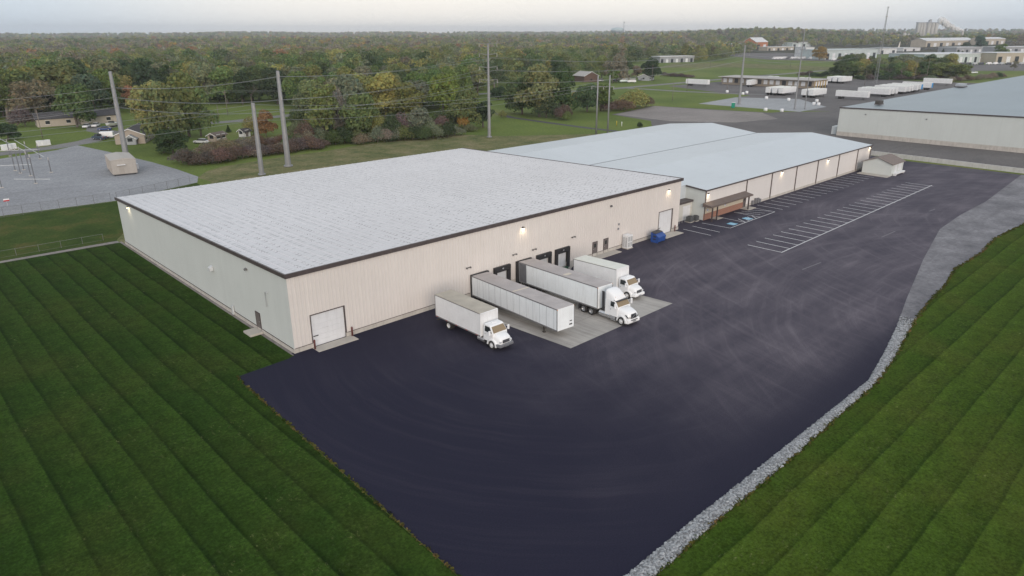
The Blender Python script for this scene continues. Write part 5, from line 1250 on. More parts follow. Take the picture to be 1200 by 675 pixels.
house('house', 'tan house with dark roof and white gable edges beside the thick steel pole', 'house', 39.5, 184, math.radians(62), 15, 8.5, 2.8, 4.6, m_w_tan, m_roofdark, 3)
house('shed', 'small grey garden shed with rounded roof in front of the tan house', 'shed', 36.2, 176.8, math.radians(60), 3.2, 3.2, 1.9, 2.9, m_w_grey, m_w_grey, 0)
house('house', 'narrow white house partly hidden by the dark spruce', 'house', 55.5, 198, math.radians(70), 12, 5, 3.6, 5.4, m_w_white, m_roofdark, 2)
p_ = G(255, 165); house('shed', 'small white shed with brown roof in front of the reddish bushes', 'shed', p_.x, p_.y, math.radians(30), 5.2, 3.0, 1.9, 2.7, m_w_tan, m_roofbrown, 2)
p_ = G(287, 160); house('shed', 'tiny white shed beside the yellow shrub', 'shed', p_.x, p_.y, math.radians(20), 3.0, 2.2, 1.9, 2.6, m_w_white, m_roofdark, 1)
p_ = G(333, 112); house('house', 'house with grey roof half hidden behind the tall steel pole', 'house', p_.x, p_.y, math.radians(20), 12, 8, 2.9, 4.8, m_w_cream, m_roofbrown, 3)
p_ = G(496, 104); house('house', 'tan house with brown roof in a gap of the wood', 'house', p_.x, p_.y, math.radians(40), 13, 9, 3.2, 5.5, m_w_tan, m_roofbrown, 3, chimney=True)
p_ = G(687, 96); house('house', 'brown house with pale roof behind the twin poles', 'house', p_.x + 4, p_.y + 4, math.radians(75), 14, 12, 4.0, 6.8, m_w_brown, m_roofpale, 2)
p_ = G(757, 94); house('house', 'grey house with dark roof at the end of the parked cars', 'house', p_.x, p_.y, math.radians(20), 13, 8, 2.8, 4.4, m_w_grey, m_roofdark, 2)

# ------------------------------------------------------------------ cars and a boat
def car_mesh(e, paint, L=4.6, W_=1.8, H=1.45, kind='sedan'):
    if kind == 'sedan': top = [(-.44, .78), (-.30, 1.0), (.12, 1.0), (.28, .80)]
    elif kind == 'van': top = [(-.49, .90), (-.46, 1.0), (.25, 1.0), (.38, .72)]
    else: top = [(-.02, .72), (-.01, 1.0), (.20, 1.0), (.30, .74)]
    lo = [(-.5, .30), (-.5, .62), (-.46, .68)] + ([] if kind != 'pickup' else [])
    body = [(L * a, H * b_) for a, b_ in [(-.5, .22), (-.5, .58), (-.47, .66), (.30, .68), (.46, .58), (.5, .46), (.5, .22)]]
    mb = MB(); mb.prism_x(body, lambda y, z: W_ / 2); b_o = mb.build('body', paint, e, bevel=.08)
    cab = [(L * a, H * z) for a, z in [(top[0][0], .64)] + [top[1]] + [top[2]] + [(top[3][0], .64)]]
    mb = MB(); mb.prism_x(cab, lambda y, z: W_ / 2 - (.06 if z < H * .8 else .2)); mb.build('cabin_glass', m_glass, e, bevel=.04)
    mb = MB(); mb.box(-(W_ / 2 - .22), L * top[1][0] + .1, H - .02, W_ / 2 - .22, L * top[2][0] - .05, H + .03); mb.build('roof', paint, e, bevel=.02)
    for sx in (-1, 1):
        for yy in (-L * .31, L * .31):
            mb = MB(); mb.lathe([(.2, -.1), (.32, -.11), (.33, -.05), (.33, .05), (.32, .11), (.2, .1)], 'x', (sx * (W_ / 2 - .08), yy, .33), 14); w_ = mb.build('wheel', m_rub, e)
            mb = MB(); mb.lathe([(.19, sx * .08), (.19, sx * .112), (.05, sx * .115)], 'x', (sx * (W_ / 2 - .08), yy, .33), 12); mb.build('rim', m_alu, w_)
        mb = MB(); mb.box(sx * W_ * .33 - .18, L / 2 - .03, H * .48, sx * W_ * .33 + .18, L / 2 + .015, H * .56); mb.build('headlight', m_lens, e)
        mb = MB(); mb.box(sx * W_ * .36 - .15, -L / 2 - .015, H * .5, sx * W_ * .36 + .15, -L / 2 + .03, H * .6); mb.build('tail_light', m_red, e)
def car(px, py, rz, col, label, kind='sedan', **k):
    b = G(px, py); e = thing('parked_car' if kind != 'pickup' else 'pickup_truck', label, 'car' if kind != 'pickup' else 'pickup truck', (b.x, b.y, 0), rz, 'cars parked by the houses')
    nm = 'car_paint_%d_%d_%d' % tuple(int(c * 99) for c in col)
    car_mesh(e, MATS.get(nm) or mat(nm, col, .25), kind=kind, **k)
car(102, 149.5, 2.6, (.75, .76, .78), 'white car parked left under the tree in front of the long low house')
car(112.5, 148.5, 2.6, (.78, .78, .80), 'white car parked right of the first one in front of the long low house')
car(123, 153, 1.0, (.03, .06, .2), 'small dark blue car beside the boat')
car(117, 163.5, .4, (.05, .07, .10), 'dark pickup truck with white load beside the tan house', 'pickup', L=5.4, H=1.8)
car(236, 168, .6, (.72, .73, .75), 'white car half hidden behind the reddish bushes')
car(703, 95.5, 1.1, (.7, .72, .74), 'silver car beside the brown house', 'van', H=1.8)
car(722, 95, 1.3, (.06, .07, .10), 'dark van beside the brown house', 'van', H=1.9)
car(731, 96.5, .9, (.65, .75, .72), 'pale green truck cab parked by the road', 'van', L=6.0, H=2.6, W_=2.3)
car(740, 97, .8, (.72, .73, .75), 'white delivery van parked by the road', 'van', L=6.0, H=2.6, W_=2.2)
car(752, 94.5, 1.2, (.25, .26, .28), 'grey car parked by the grey house')
car(1141, 86, .9, (.75, .77, .8), 'white pickup truck on the grass beyond the blue-grey roof', 'pickup', L=5.8, H=1.9)
b = G(132, 149); e = thing('motorboat', 'white motorboat on its trailer beside the two white cars', 'boat', (b.x, b.y, 0), 2.2)
mb = MB(); mb.add([(-1.1, -3, 1.5), (1.1, -3, 1.5), (1.2, 0, 1.55), (.9, 2, 1.65), (0, 3.4, 1.8), (-.9, 2, 1.65), (-1.2, 0, 1.55), (-.6, -3, .7), (.6, -3, .7), (.6, 0, .6), (0, 2.9, .9), (-.6, 0, .6)],
    [(0, 1, 2, 3, 4, 5, 6), (7, 8, 9, 10, 11), (0, 1, 8, 7), (1, 2, 9, 8), (2, 3, 10, 9), (3, 4, 10), (4, 5, 10), (5, 6, 11, 10), (6, 0, 7, 11)]); mb.build('hull', m_white, e)
mb = MB(); mb.box(-.7, -.6, 1.55, .7, .9, 2.2); mb.build('windscreen', m_glass, e); mb = MB(); mb.box(-.8, -3.2, .35, .8, 3.0, .5); mb.lathe([(.3, -.95), (.3, .95)], 'x', (0, -.6, .3), 10); mb.build('boat_trailer', m_greyunder, e)
mb = MB(); mb.box(-.25, -3.5, 1.0, .25, -3.02, 2.0); mb.build('outboard_motor', m_dark, e, bevel=.05)
b = G(126, 162); e = thing('utility_trailer', 'white covered trailer in front of the tan house', 'trailer', (b.x, b.y, 0), 1.1); mb = MB(); mb.box(-1.0, -2.0, .6, 1.0, 2.0, 2.2); mb.build('body', m_white, e, bevel=.1); mb = MB(); mb.lathe([(.33, -1.1), (.33, 1.1)], 'x', (0, 0, .33), 10); mb.build('wheels', m_rub, e)

# ------------------------------------------------------------------ truck terminal
TM = thing('truck_terminal', 'long low flat-roofed truck terminal with a row of dock doors and a yellowish end wall', 'terminal', (401.2, 125, 0))
mb = MB(); mb.box(0, 0, 1.2, 19, 62, 4.6); mb.box(.4, .4, 0, 18.6, 61.6, 1.2); mb.build('wall', weathered('terminal_wall', (.33, .28, .22), .08, .5, .7, dirt_amt=.3), TM)
mb = MB(); mb.box(-2.6, -1.2, 4.603, 20, 63, 4.95); mb.build('roof', m_roofpale, TM)
for k in range(15):
    mb = MB(); mb.box(-.08, 1.2 + k * 4.05, 1.3, -.004, 3.7 + k * 4.05, 3.9); d = mb.build('dock_door', m_door if k % 4 else m_dark, TM)
for k in range(5):
    mb = MB(); mb.box(1.0 + k * 3.7, -.5, 0, 1.35 + k * 3.7, -.1, 4.6); mb.build('yellow_column', MATS.get('yellow_col') or mat('yellow_col', (.50, .36, .14), .6), TM)
mb = MB(); mb.box(-.1, -.06, 0, 19.1, -.004, 1.3); mb.build('end_plinth', m_dark, TM)
for k in range(5): mb = MB(); mb.box(1.5 + k * 3.7, -.07, 1.4, 4.5 + k * 3.7, -.01, 3.9); mb.build('dock_door', m_door, TM)
# white round blocks scattered over the concrete lot
for k, (px, py) in enumerate(((852, 108.5), (870.5, 111), (875, 109.5), (898, 116), (924, 118), (897, 130), (916, 131), (953.5, 123), (957, 119.5), (959, 123.5))):
    b = G(px, py); mb = MB(); mb.lathe([(.75, 0), (.8, .25), (.8, 1.15), (.6, 1.3), (.1, 1.32)], n=12); o = mb.build('white_drum', m_white); o.location = (b.x, b.y, 0)
    tag(o, ['leftmost white drum at the left edge of the concrete lot', 'white drum right of the thick leaning pole, farther one', 'white drum right of the thick leaning pole, nearer one', 'white drum in front of the group of three trailers', 'white drum left of the tallest pole', 'white drum at the near edge of the concrete lot, left one', 'white drum at the near edge of the concrete lot, right one', 'left one of three white drums near the short thin pole', 'top one of three white drums near the short thin pole', 'right one of three white drums near the short thin pole'][k], 'drum', 'white drums on the concrete lot')
b = G(859, 126.5); e = thing('portable_toilet', 'green portable toilet on the grass strip beside the thick leaning pole', 'portable toilet', (b.x, b.y, 0), .2)
mb = MB(); mb.box(-.65, -.65, .1, .65, .65, 2.3); mb.build('cabin', mat('toilet_green', (.02, .30, .20), .5), e, bevel=.05); mb = MB(); mb.box(-.7, -.7, 2.303, .7, .7, 2.45); mb.build('roof', m_white, e, bevel=.05); mb = MB(); mb.box(-.45, -.69, .2, .45, -.655, 2.1); mb.build('door', mat('toilet_door', (.015, .22, .15), .5), e)
for k, (px, py) in enumerate(((722.5, 147), (728.5, 148))):
    b = G(px, py); mb = MB(); mb.lathe([(.14, 0), (.14, 1.5), (.08, 1.65)], n=8); o = mb.build('marker_post', mat('marker_yellow', (.55, .42, .05), .5) if k == 0 else m_white); o.location = (b.x, b.y, 0); tag(o, ['yellow marker post beside the footpath', 'white marker post beside the footpath'][k], 'marker post')
# ------------------------------------------------------------------ low hills out to the horizon
def PX(x, y, z=0.0):
    d = Vector((x, y, z)) - CAM_C; w = d.dot(CAM_F)
    return 600 + F_PX * d.dot(CAM_R) / w, 337.5 - F_PX * d.dot(CAM_U) / w
from mathutils import noise as mnoise
def hillz(x, y):
    dx, dy = x - CAM_C.x, y - CAM_C.y; r = math.hypot(dx, dy); az = math.degrees(math.atan2(dy, dx))
    k = (43.6 - az) / 0.0699              # rough picture column
    px = 600 + F_PX * math.tan(math.radians(46.45 - az)) * .94 if abs(46.45 - az) < 70 else 0
    n = mnoise.noise(Vector((x / 1400, y / 1400, .3))) * .5 + .5
    n2 = mnoise.noise(Vector((x / 420, y / 420, 1.7))) * .5 + .5
    h = ss(1200, 2000, r) * (3 + 8 * n2)
    h += ss(3800, 6200, r) * (14 + 22 * n)
    h += 21 * math.exp(-((px - 860) / 95) ** 2) * ss(1700, 2400, r) * (1 - .5 * ss(2900, 3600, r))
    h += 10 * math.exp(-((px - 310) / 60) ** 2) * ss(3000, 4500, r)
    return h
NR, NA = 64, 190; vs = []
for i in range(NR + 1):
    r = 1200 * (7600 / 1200) ** (i / NR)
    for j in range(NA + 1):
        a = math.radians(46.45 + 50 - 100 * j / NA); x = CAM_C.x + r * math.cos(a); y = CAM_C.y + r * math.sin(a); vs.append((x, y, hillz(x, y) - .1 + (.0 if i else -.5)))
mb = MB(); mb.add(vs, [(i * (NA + 1) + j, i * (NA + 1) + j + 1, (i + 1) * (NA + 1) + j + 1, (i + 1) * (NA + 1) + j) for i in range(NR) for j in range(NA)], 0, True)
m_hill = mat('hill_cover', (.06, .07, .04), .95, spec=.1); t = NT(m_hill); p = t.pos()
c = t.ramp(t.noise(p, .004, 6, .7), [(.3, (.035, .042, .026)), (.5, (.055, .055, .032)), (.7, (.10, .085, .05))])
c = t.mix(1.0, c, t.ramp(t.noise(p, .04, 4, .7), [(.3, .6), (.7, 1.3)]), 'MULTIPLY'); t.color(c)
tag(mb.build('hills', m_hill), kind='structure')

# ------------------------------------------------------------------ far industrial buildings
def mt(name, rgb): return MATS.get(name) or weathered(name, rgb, .08, .15, .6, dirt_amt=.2)
def far_building(px0, py0, px1, py1, h, depth, wall, roof, name, label, cat='building', gable=0.0, band=None, doors=0):
    A, B = G(px0, py0), G(px1, py1); zz = min(hillz(A.x, A.y), hillz(B.x, B.y)); A.z = B.z = 0
    d = B - A; L = d.length; e = thing(name, label, cat, (A.x, A.y, zz), math.atan2(d.y, d.x))
    mb = MB(); P = [(0, 0, -1), (0, depth, -1), (0, depth, h), (0, depth / 2, h + gable + .01), (0, 0, h)]
    mb.add(P + [(L, y_, z_) for _, y_, z_ in P], [(0, 4, 3, 2, 1), (5, 6, 7, 8, 9), (0, 1, 6, 5), (0, 5, 9, 4), (1, 2, 7, 6)]); mb.build('wall', wall, e)
    mb = MB()
    for ya, za, yb, zb in ((-.6, h, depth / 2, h + gable), (depth / 2, h + gable, depth + .6, h)):
        Q = [(-.6, ya, za + .05), (L + .6, ya, za + .05), (L + .6, yb, zb + .05), (-.6, yb, zb + .05)]
        mb.add(Q + [(a, b_, c + .5) for a, b_, c in Q], [(0, 3, 2, 1), (4, 5, 6, 7), (0, 1, 5, 4), (1, 2, 6, 5), (2, 3, 7, 6), (3, 0, 4, 7)])
    mb.build('roof', roof, e)
    if doors:
        for k in range(doors):
            mb = MB(); x0 = L * (k + .25) / doors; mb.box(x0, -.15, 0, x0 + L * .45 / doors, -.01, h * .65); mb.build('door' if k % 2 else 'window', m_win if k % 2 == 0 else m_door, e)
    return e
W_ = mt('far_white', (.62, .63, .64)); TN = mt('far_tan', (.42, .37, .30)); GR = mt('far_grey', (.30, .31, .33)); BG = mt('far_bluegreen', (.47, .53, .53)); OR = mt('far_orange', (.42, .16, .07)); GN = mt('far_green', (.10, .28, .20))
FB = [(773, 73.6, 813, 72.6, 6.3, 16, GR, W_, 'low grey hall with white roof and white doors at the edge of the green field', 0, 7),
 (684, 63, 697, 62.6, 9, 20, W_, W_, 'small white building in the wood above the brown house', 0, 0), (752, 68, 766, 67.5, 9, 16, TN, W_, 'tan building between trees left of the low grey hall', 0, 2),
 (785, 60, 797, 60, 7, 20, W_, GR, 'small white house in the brown wood right of the twin poles', 2, 0), (832, 61, 846, 60.5, 6, 15, W_, W_, 'small white building behind the thick leaning pole', 2, 0),
 (852, 59.5, 876, 59, 11, 30, W_, W_, 'white flat hall in front of the far dark ridge', 0, 5), (878, 59, 886, 58.8, 9, 20, GN, GN, 'small green building left of the orange one', 0, 0),
 (885, 58.6, 899, 58.2, 12, 30, OR, W_, 'orange building with white gabled roof in front of the far ridge', 8, 2), (899, 60.2, 930, 59.5, 6, 20, TN, W_, 'long low tan building right of the orange one', 0, 6),
 (928, 57, 950, 56.5, 8, 25, BG, W_, 'pale hall on the left of the orange tree, farther one', 0, 4), (943, 66.5, 953, 66.3, 12, 20, W_, W_, 'white block just left of the orange tree', 0, 0),
 (966, 70, 1027, 68.5, 11, 40, BG, BG, 'long pale blue-green hall right of the orange tree', 0, 9), (1030, 63.5, 1050, 63, 8, 30, W_, GR, 'white building left of the white spire', 1, 3),
 (1058, 61, 1078, 60.5, 5, 30, W_, W_, 'low white sheds between the spire and the long tan hall', 0, 4), (1084, 57.5, 1140, 56, 11, 30, TN, W_, 'large tan hall with rounded pale roof below the twin silos', 5, 8),
 (1153, 56.5, 1176, 56, 11, 30, TN, W_, 'tan hall with white roof right of the chimney', 3, 4), (1082, 74.5, 1162, 73, 9, 50, BG, W_, 'very long low pale hall with white roof beyond the parking area', 0, 14),
 (1120, 63.5, 1150, 62.8, 9, 30, GR, W_, 'grey block below the dark round tree', 0, 6), (1172, 62.5, 1215, 61.5, 8, 30, GR, W_, 'grey hall at the right edge beside the red tent', 0, 6),
 (1166, 74, 1215, 73, 10, 30, TN, W_, 'tan hall at the right edge beyond the parking area', 0, 5), (1062, 49, 1072, 48.8, 14, 40, OR, TN, 'reddish building at the foot of the twin silos', 0, 0)]
for k, (a, b, c_, d, h, dp, w_, r_, lab, gb, dr) in enumerate(FB): far_building(a, b, c_, d, h, dp, w_, r_, 'industrial_building', lab, 'building', gb, doors=dr)
# twin silos with head house, tanks, chimney with smoke
b = G(1085, 48.5); zz = 0; dist = (b - CAM_C).dot(CAM_F); ppm = F_PX / dist       # pixels per metre out there
s_ = 1 / ppm
e = thing('grain_silo', 'pair of huge pale concrete silo blocks with a dark gap and headhouse on the horizon', 'silo', (b.x, b.y, 0), math.atan2(CAM_R.y, CAM_R.x))
m_silo = mt('silo_concrete', (.40, .39, .36)); H = 20.0 * s_
for x0, x1 in ((-13 * s_, -3.6 * s_), (-1.8 * s_, 11 * s_)):
    mb = MB(); n = 3; w_ = (x1 - x0) / n
    for k in range(n): mb.lathe([(w_ * .52, 0), (w_ * .52, H)], c=(x0 + w_ * (k + .5), 0, 0), n=14); mb.lathe([(w_ * .52, 0), (w_ * .52, H)], c=(x0 + w_ * (k + .5), w_, 0), n=14)
    mb.build('silo_block', m_silo, e)
    mb = MB(); mb.box(x0 + .5, -w_ * .4, H, x1 - .5, w_ * 1.4, H + 1.0 * s_); mb.build('roof', GR, e)
mb = MB(); mb.box(-3.6 * s_, 0, 0, -1.8 * s_, 3 * s_, H * .97); mb.build('gap_wall', GR, e)
mb = MB(); mb.box(.2 * s_, 0, H + s_, 2.6 * s_, 3 * s_, H + 3.6 * s_); mb.box(1.6 * s_, .5 * s_, H + 3.6 * s_, 3.0 * s_, 2.5 * s_, H + 4.2 * s_); mb.build('headhouse', GR, e)
for k, (px, h) in enumerate(((1058.5, 9), (1063, 8))):
    b2 = G(px, 50.5); mb = MB(); mb.lathe([(1.5 * s_, 0), (1.5 * s_, h * s_), (.4 * s_, (h + 1) * s_)], n=14); o = mb.build('storage_tank', m_silo); o.location = (b2.x, b2.y, 0)
    tag(o, ['left slim pale tank beside the twin silos', 'right slim pale tank beside the twin silos'][k], 'tank', 'tanks beside the silos')
b2 = G(1125.5, 52); s2 = (b2 - CAM_C).dot(CAM_F) / F_PX
mb = MB(); mb.lathe([(1.1 * s2, 0), (.8 * s2, 14.5 * s2)], n=14); o = mb.build('chimney', mt('chimney_pale', (.50, .46, .43))); o.location = (b2.x, b2.y, 0); tag(o, 'pale chimney releasing white smoke right of the twin silos', 'chimney')
m_smoke = mat('smoke', (1.0, 1.0, 1.0), 1.0, spec=0); t = NT(m_smoke); lw = t.new('ShaderNodeLayerWeight'); lw.inputs[0].default_value = .5
t.link(t.math('MULTIPLY', t.math('POWER', t.math('SUBTRACT', 1.0, lw.outputs['Facing']), 1.3), .42), t.b.inputs['Alpha']); t.b.inputs['Transmission Weight'].default_value = 0
mb = MB(); q = random.Random(5); top = Vector((b2.x, b2.y, 14.8 * s2)); R2 = Vector((CAM_R.x, CAM_R.y, 0)).normalized()
bmi = bmesh.new(); bmesh.ops.create_icosphere(bmi, subdivisions=3, radius=1); iv = [v.co.copy() for v in bmi.verts]; fi = [tuple(v.index for v in f.verts) for f in bmi.faces]; bmi.free()
for i in range(70):
    f = (i / 69) ** 1.1; r_ = s2 * (.7 + 2.6 * f ** .8 + q.uniform(-.5, .7) * f); c0 = top - R2 * (f ** .9 * 27 * s2) + Vector((0, 0, (.5 + 10.5 * f ** 1.5) * s2)) + Vector((q.uniform(-1, 1), q.uniform(-1, 1), q.uniform(-1, 1))) * r_ * .7
    mb.add([c0 + v * r_ * (1 + .35 * mnoise.noise(v * 1.6 + Vector((i, 0, 0)))) for v in iv], fi, 0, True)
sm = mb.build('smoke', m_smoke); tag(sm, 'white smoke plume drifting left from the pale chimney', 'smoke', kind='stuff')
# pale tank building on the horizon left of centre right, with a mast
b3 = G(723, 45); s3 = (b3 - CAM_C).dot(CAM_F) / F_PX; z3 = 0
e = thing('water_tank', 'wide pale blue tank on a stem rising over the horizon', 'water tank', (b3.x, b3.y, 0), math.atan2(CAM_R.y, CAM_R.x))
mb = MB(); mb.lathe([(6.2 * s3, 7.3 * s3), (7.2 * s3, 8.4 * s3), (7.2 * s3, 10.4 * s3), (6.0 * s3, 11.4 * s3), (1.0 * s3, 11.9 * s3)], n=20); mb.build('bowl', mt('tank_blue', (.42, .52, .54)), e)
mb = MB(); mb.lathe([(3.0 * s3, -2), (2.6 * s3, 7.4 * s3)], n=14); mb.build('stem', mt('tank_stem', (.42, .36, .32)), e)
b4 = G(730.5, 45); mb = MB(); mb.lathe([(.5 * s3, 0), (.25 * s3, 18.5 * s3)], n=6); mb.lathe([(.7 * s3, 17 * s3), (.7 * s3, 18 * s3)], n=6); o = mb.build('radio_mast', m_steel); o.location = (b4.x, b4.y, 0); tag(o, 'thin mast on the horizon beside the pale blue tank', 'mast')
b5 = G(1052.5, 58.5); s5 = (b5 - CAM_C).dot(CAM_F) / F_PX; mb = MB(); mb.add([(-1.2 * s5, 0, 0), (1.2 * s5, 0, 0), (1.2 * s5, s5, 0), (-1.2 * s5, s5, 0), (.7 * s5, .3 * s5, 9 * s5), (1.3 * s5, .3 * s5, 9 * s5)], [(0, 1, 5, 4), (1, 2, 5), (2, 3, 4, 5), (3, 0, 4), (0, 3, 2, 1)]); o = mb.build('spire', mt('spire_white', (.7, .66, .62))); o.location = (b5.x, b5.y, 0); o.rotation_euler.z = math.atan2(CAM_R.y, CAM_R.x); tag(o, 'white pointed spire among the low white buildings', 'spire')
b6 = G(1183, 60); mb = MB(); mb.lathe([(4.2, 0), (3.4, 3), (.2, 8)], n=8, sm=False); o = mb.build('tent', mat('tent_red', (.7, .05, .07), .6)); o.location = (b6.x, b6.y, 0); tag(o, 'small red pointed tent at the right edge', 'tent')
sheet('far_parking', gp((1122, 83), (1116, 76.5), (1240, 74), (1240, 83)), .02, m_yard)
sheet('far_yard', gp((835, 64), (850, 58), (965, 56), (960, 70), (1060, 68), (1240, 60), (1240, 66), (1060, 74), (900, 70)), .05, m_yard)
sheet('brown_field', gp((770, 79.5), (790, 74.5), (860, 74), (990, 79), (980, 83), (860, 79)), .03, m_rough)
# rows of far vehicles
q = random.Random(11)
def simple_car(px, py, col, lab, big=1.0):
    b_ = G(px, py); e = thing('far_vehicle', lab, 'vehicle', (b_.x, b_.y, hillz(b_.x, b_.y)), q.uniform(-.2, .2) + .8, 'vehicles parked among the far halls')
    nm = 'veh_%s' % col; c_ = {'white': (.72, .73, .75), 'dark': (.05, .055, .07), 'red': (.4, .04, .03), 'silver': (.4, .42, .44)}[col]; m_ = MATS.get(nm) or mat(nm, c_, .3)
    mb = MB(); mb.prism_x([(-2.6 * big, .35), (-2.6 * big, 1.2 * big), (-2.2 * big, 2.3 * big), (1.2 * big, 2.3 * big), (1.8 * big, 1.3 * big), (2.6 * big, 1.1 * big), (2.6 * big, .35)], lambda y, z: 1.05 * big); mb.build('body', m_, e, bevel=.1)
    mb = MB(); mb.prism_x([(1.25 * big, 1.3 * big), (1.25 * big, 2.1 * big), (1.80 * big, 1.36 * big)], lambda y, z: 1.0 * big); mb.build('windscreen', m_glass, e)
    mb = MB()
    for yy in (-1.6, 1.6): mb.lathe([(.45, -1.08 * big), (.45, 1.08 * big)], 'x', (0, yy * big, .45), 10)
    mb.build('wheels', m_rub, e)
VORD = ['first', 'second', 'third', 'fourth', 'fifth', 'sixth', 'seventh', 'eighth', 'ninth', 'tenth', 'eleventh', 'twelfth', 'thirteenth']
for row, (xa, xb, py, n, cols, desc) in enumerate(((905, 955, 69.2, 12, ('white',) * 5 + ('dark',), 'below the long low tan building'), (975, 1025, 70.8, 10, ('white', 'red', 'dark', 'silver'), 'in front of the long blue-green hall'), (1100, 1200, 75.8, 13, ('white', 'dark', 'silver'), 'in front of the very long pale hall'), (1070, 1120, 59.5, 8, ('dark', 'white'), 'in front of the large tan hall'))):
    for k in range(n):
        cl = q.choice(cols); simple_car(xa + (xb - xa) * (k + .5) / n + q.uniform(-.8, .8), py + q.uniform(-.2, .2), cl, f'{cl} vehicle, {VORD[k]} from the left, {desc}', 1.2 if row in (0, 3) else 1.0)

# ------------------------------------------------------------------ trees
def leaf_mat(name, attr_only):
    m = bpy.data.materials.new(name); m.use_nodes = True; t = NT(m); t.b.inputs['Roughness'].default_value = .8; t.b.inputs['Specular IOR Level'].default_value = .15
    a = t.new('ShaderNodeAttribute', attribute_name='tone')
    if attr_only: c = a.outputs['Color']
    else: oi = t.new('ShaderNodeObjectInfo'); c = t.mix(1.0, oi.outputs['Color'], a.outputs['Color'], 'MULTIPLY')
    t.color(c); tr = t.new('ShaderNodeBsdfTranslucent'); t.link(c, tr.inputs[0]); mx = t.new('ShaderNodeMixShader'); mx.inputs[0].default_value = .42
    t.link(t.b.outputs[0], mx.inputs[1]); t.link(tr.outputs[0], mx.inputs[2]); t.link(mx.outputs[0], t.n['Material Output'].inputs[0])
    return m
m_leaf = leaf_mat('leaves', False); m_leafs = leaf_mat('wood_leaves', True)
m_bark = weathered('bark', (.10, .08, .065), .2, 2, .9, dirt_amt=.1); m_barkp = weathered('pale_bark', (.22, .19, .165), .2, 2, .9, dirt_amt=.1)

def crown_pts(g, kind, n):
    """leaf centres and outward directions for a crown of a tree 10 m tall"""
    if kind == 'spruce':
        z = 1.0 + 9.0 * (1 - np.sqrt(g.uniform(0, 1, n))); ph = g.uniform(0, 2 * PI, n)
        lay = .78 + .22 * np.cos(z * 5.5); R = (10.2 - z) * .30 * lay * g.uniform(.55, 1.05, n)
        c = np.stack([R * np.cos(ph), R * np.sin(ph), z], 1); d = np.stack([np.cos(ph), np.sin(ph), np.full(n, .35)], 1); return c, d
    if kind == 'bush':
        L = 7; lc = np.stack([g.uniform(-3.2, 3.2, L), g.uniform(-3.2, 3.2, L), g.uniform(1.8, 4.6, L)], 1); lr = g.uniform(2.0, 3.4, L)
    elif kind == 'tall':
        L = 11; zz = np.linspace(3.2, 8.6, L); lc = np.stack([g.normal(0, 1.0, L), g.normal(0, 1.0, L), zz], 1); lr = g.uniform(1.1, 1.9, L) * (1.1 - .35 * (zz - 3) / 6)
    elif kind == 'bare':
        L = 16; a = g.uniform(0, 2 * PI, L); r_ = 3.3 * np.sqrt(g.uniform(0, 1, L)); lc = np.stack([r_ * np.cos(a), r_ * np.sin(a), g.uniform(2.6, 8.6, L) - .2 * r_], 1); lr = g.uniform(.9, 1.7, L)
    else:
        L = 14; a = g.uniform(0, 2 * PI, L); r_ = 2.9 * np.sqrt(g.uniform(0, 1, L)); zz = g.uniform(1.6, 7.9, L); r_ *= np.where(zz > 6.6, .6, 1.0); lc = np.stack([r_ * np.cos(a), r_ * np.sin(a), zz], 1); lr = g.uniform(1.2, 2.2, L)
    w = lr ** 2; idx = g.choice(len(lr), n, p=w / w.sum())
    d = g.normal(0, 1, (n, 3)); d[:, 2] = np.abs(d[:, 2]) * .9 - .35 * (g.uniform(0, 1, n) < .5); d /= np.linalg.norm(d, axis=1)[:, None]
    rr = lr[idx] * (.62 + .45 * g.uniform(0, 1, n) ** .6)
    c = lc[idx] + d * rr[:, None]; c[:, 2] = np.maximum(c[:, 2], .3)
    return c, d
def quads(g, c, d, size):
    n = len(c); nrm = d + g.normal(0, .5, (n, 3)); nrm /= np.linalg.norm(nrm, axis=1)[:, None]
    a = np.cross(nrm, g.normal(0, 1, (n, 3))); a /= np.linalg.norm(a, axis=1)[:, None]; b = np.cross(nrm, a)
    s1 = size * g.uniform(.55, 1.25, n)[:, None]; s2 = size * g.uniform(.4, 1.0, n)[:, None]
    bend = nrm * size * .25
    return np.stack([c - a * s1 - b * s2 * .6, c + a * s1 * .7 - b * s2 + bend, c + a * s1 + b * s2 * .7, c - a * s1 * .6 + b * s2 + bend], 1)
def quad_mesh(name, Q, tone, m, extra=None):
    """Q: (n,4,3) corners, tone (n,3)"""
    n = len(Q); me = bpy.data.meshes.new(name); me.vertices.add(n * 4); me.vertices.foreach_set('co', Q.reshape(-1).astype(np.float32))
    me.loops.add(n * 4); me.loops.foreach_set('vertex_index', np.arange(n * 4, dtype=np.int32)); me.polygons.add(n); me.polygons.foreach_set('loop_start', (np.arange(n) * 4).astype(np.int32)); me.update(calc_edges=True)
    at = me.color_attributes.new('tone', 'FLOAT_COLOR', 'CORNER'); cc = np.repeat(np.concatenate([tone, np.ones((n, 1))], 1), 4, 0); at.data.foreach_set('color', cc.reshape(-1).astype(np.float32))
    me.materials.append(m); return me
def tones(g, n, c, amp=.34):
    base = g.uniform(1 - amp, 1 + amp, n)[:, None] * np.ones((1, 3)); hue = g.normal(0, .09, n); base[:, 0] *= 1 + hue; base[:, 2] *= 1 - hue * .6; return np.clip(base, .2, 2.0)
KINDS = {'round': (3600, .27), 'tall': (2400, .25), 'bare': (2600, .19), 'spruce': (1700, .26), 'bush': (2300, .24)}
CROWNS, TRUNKS = {}, {}
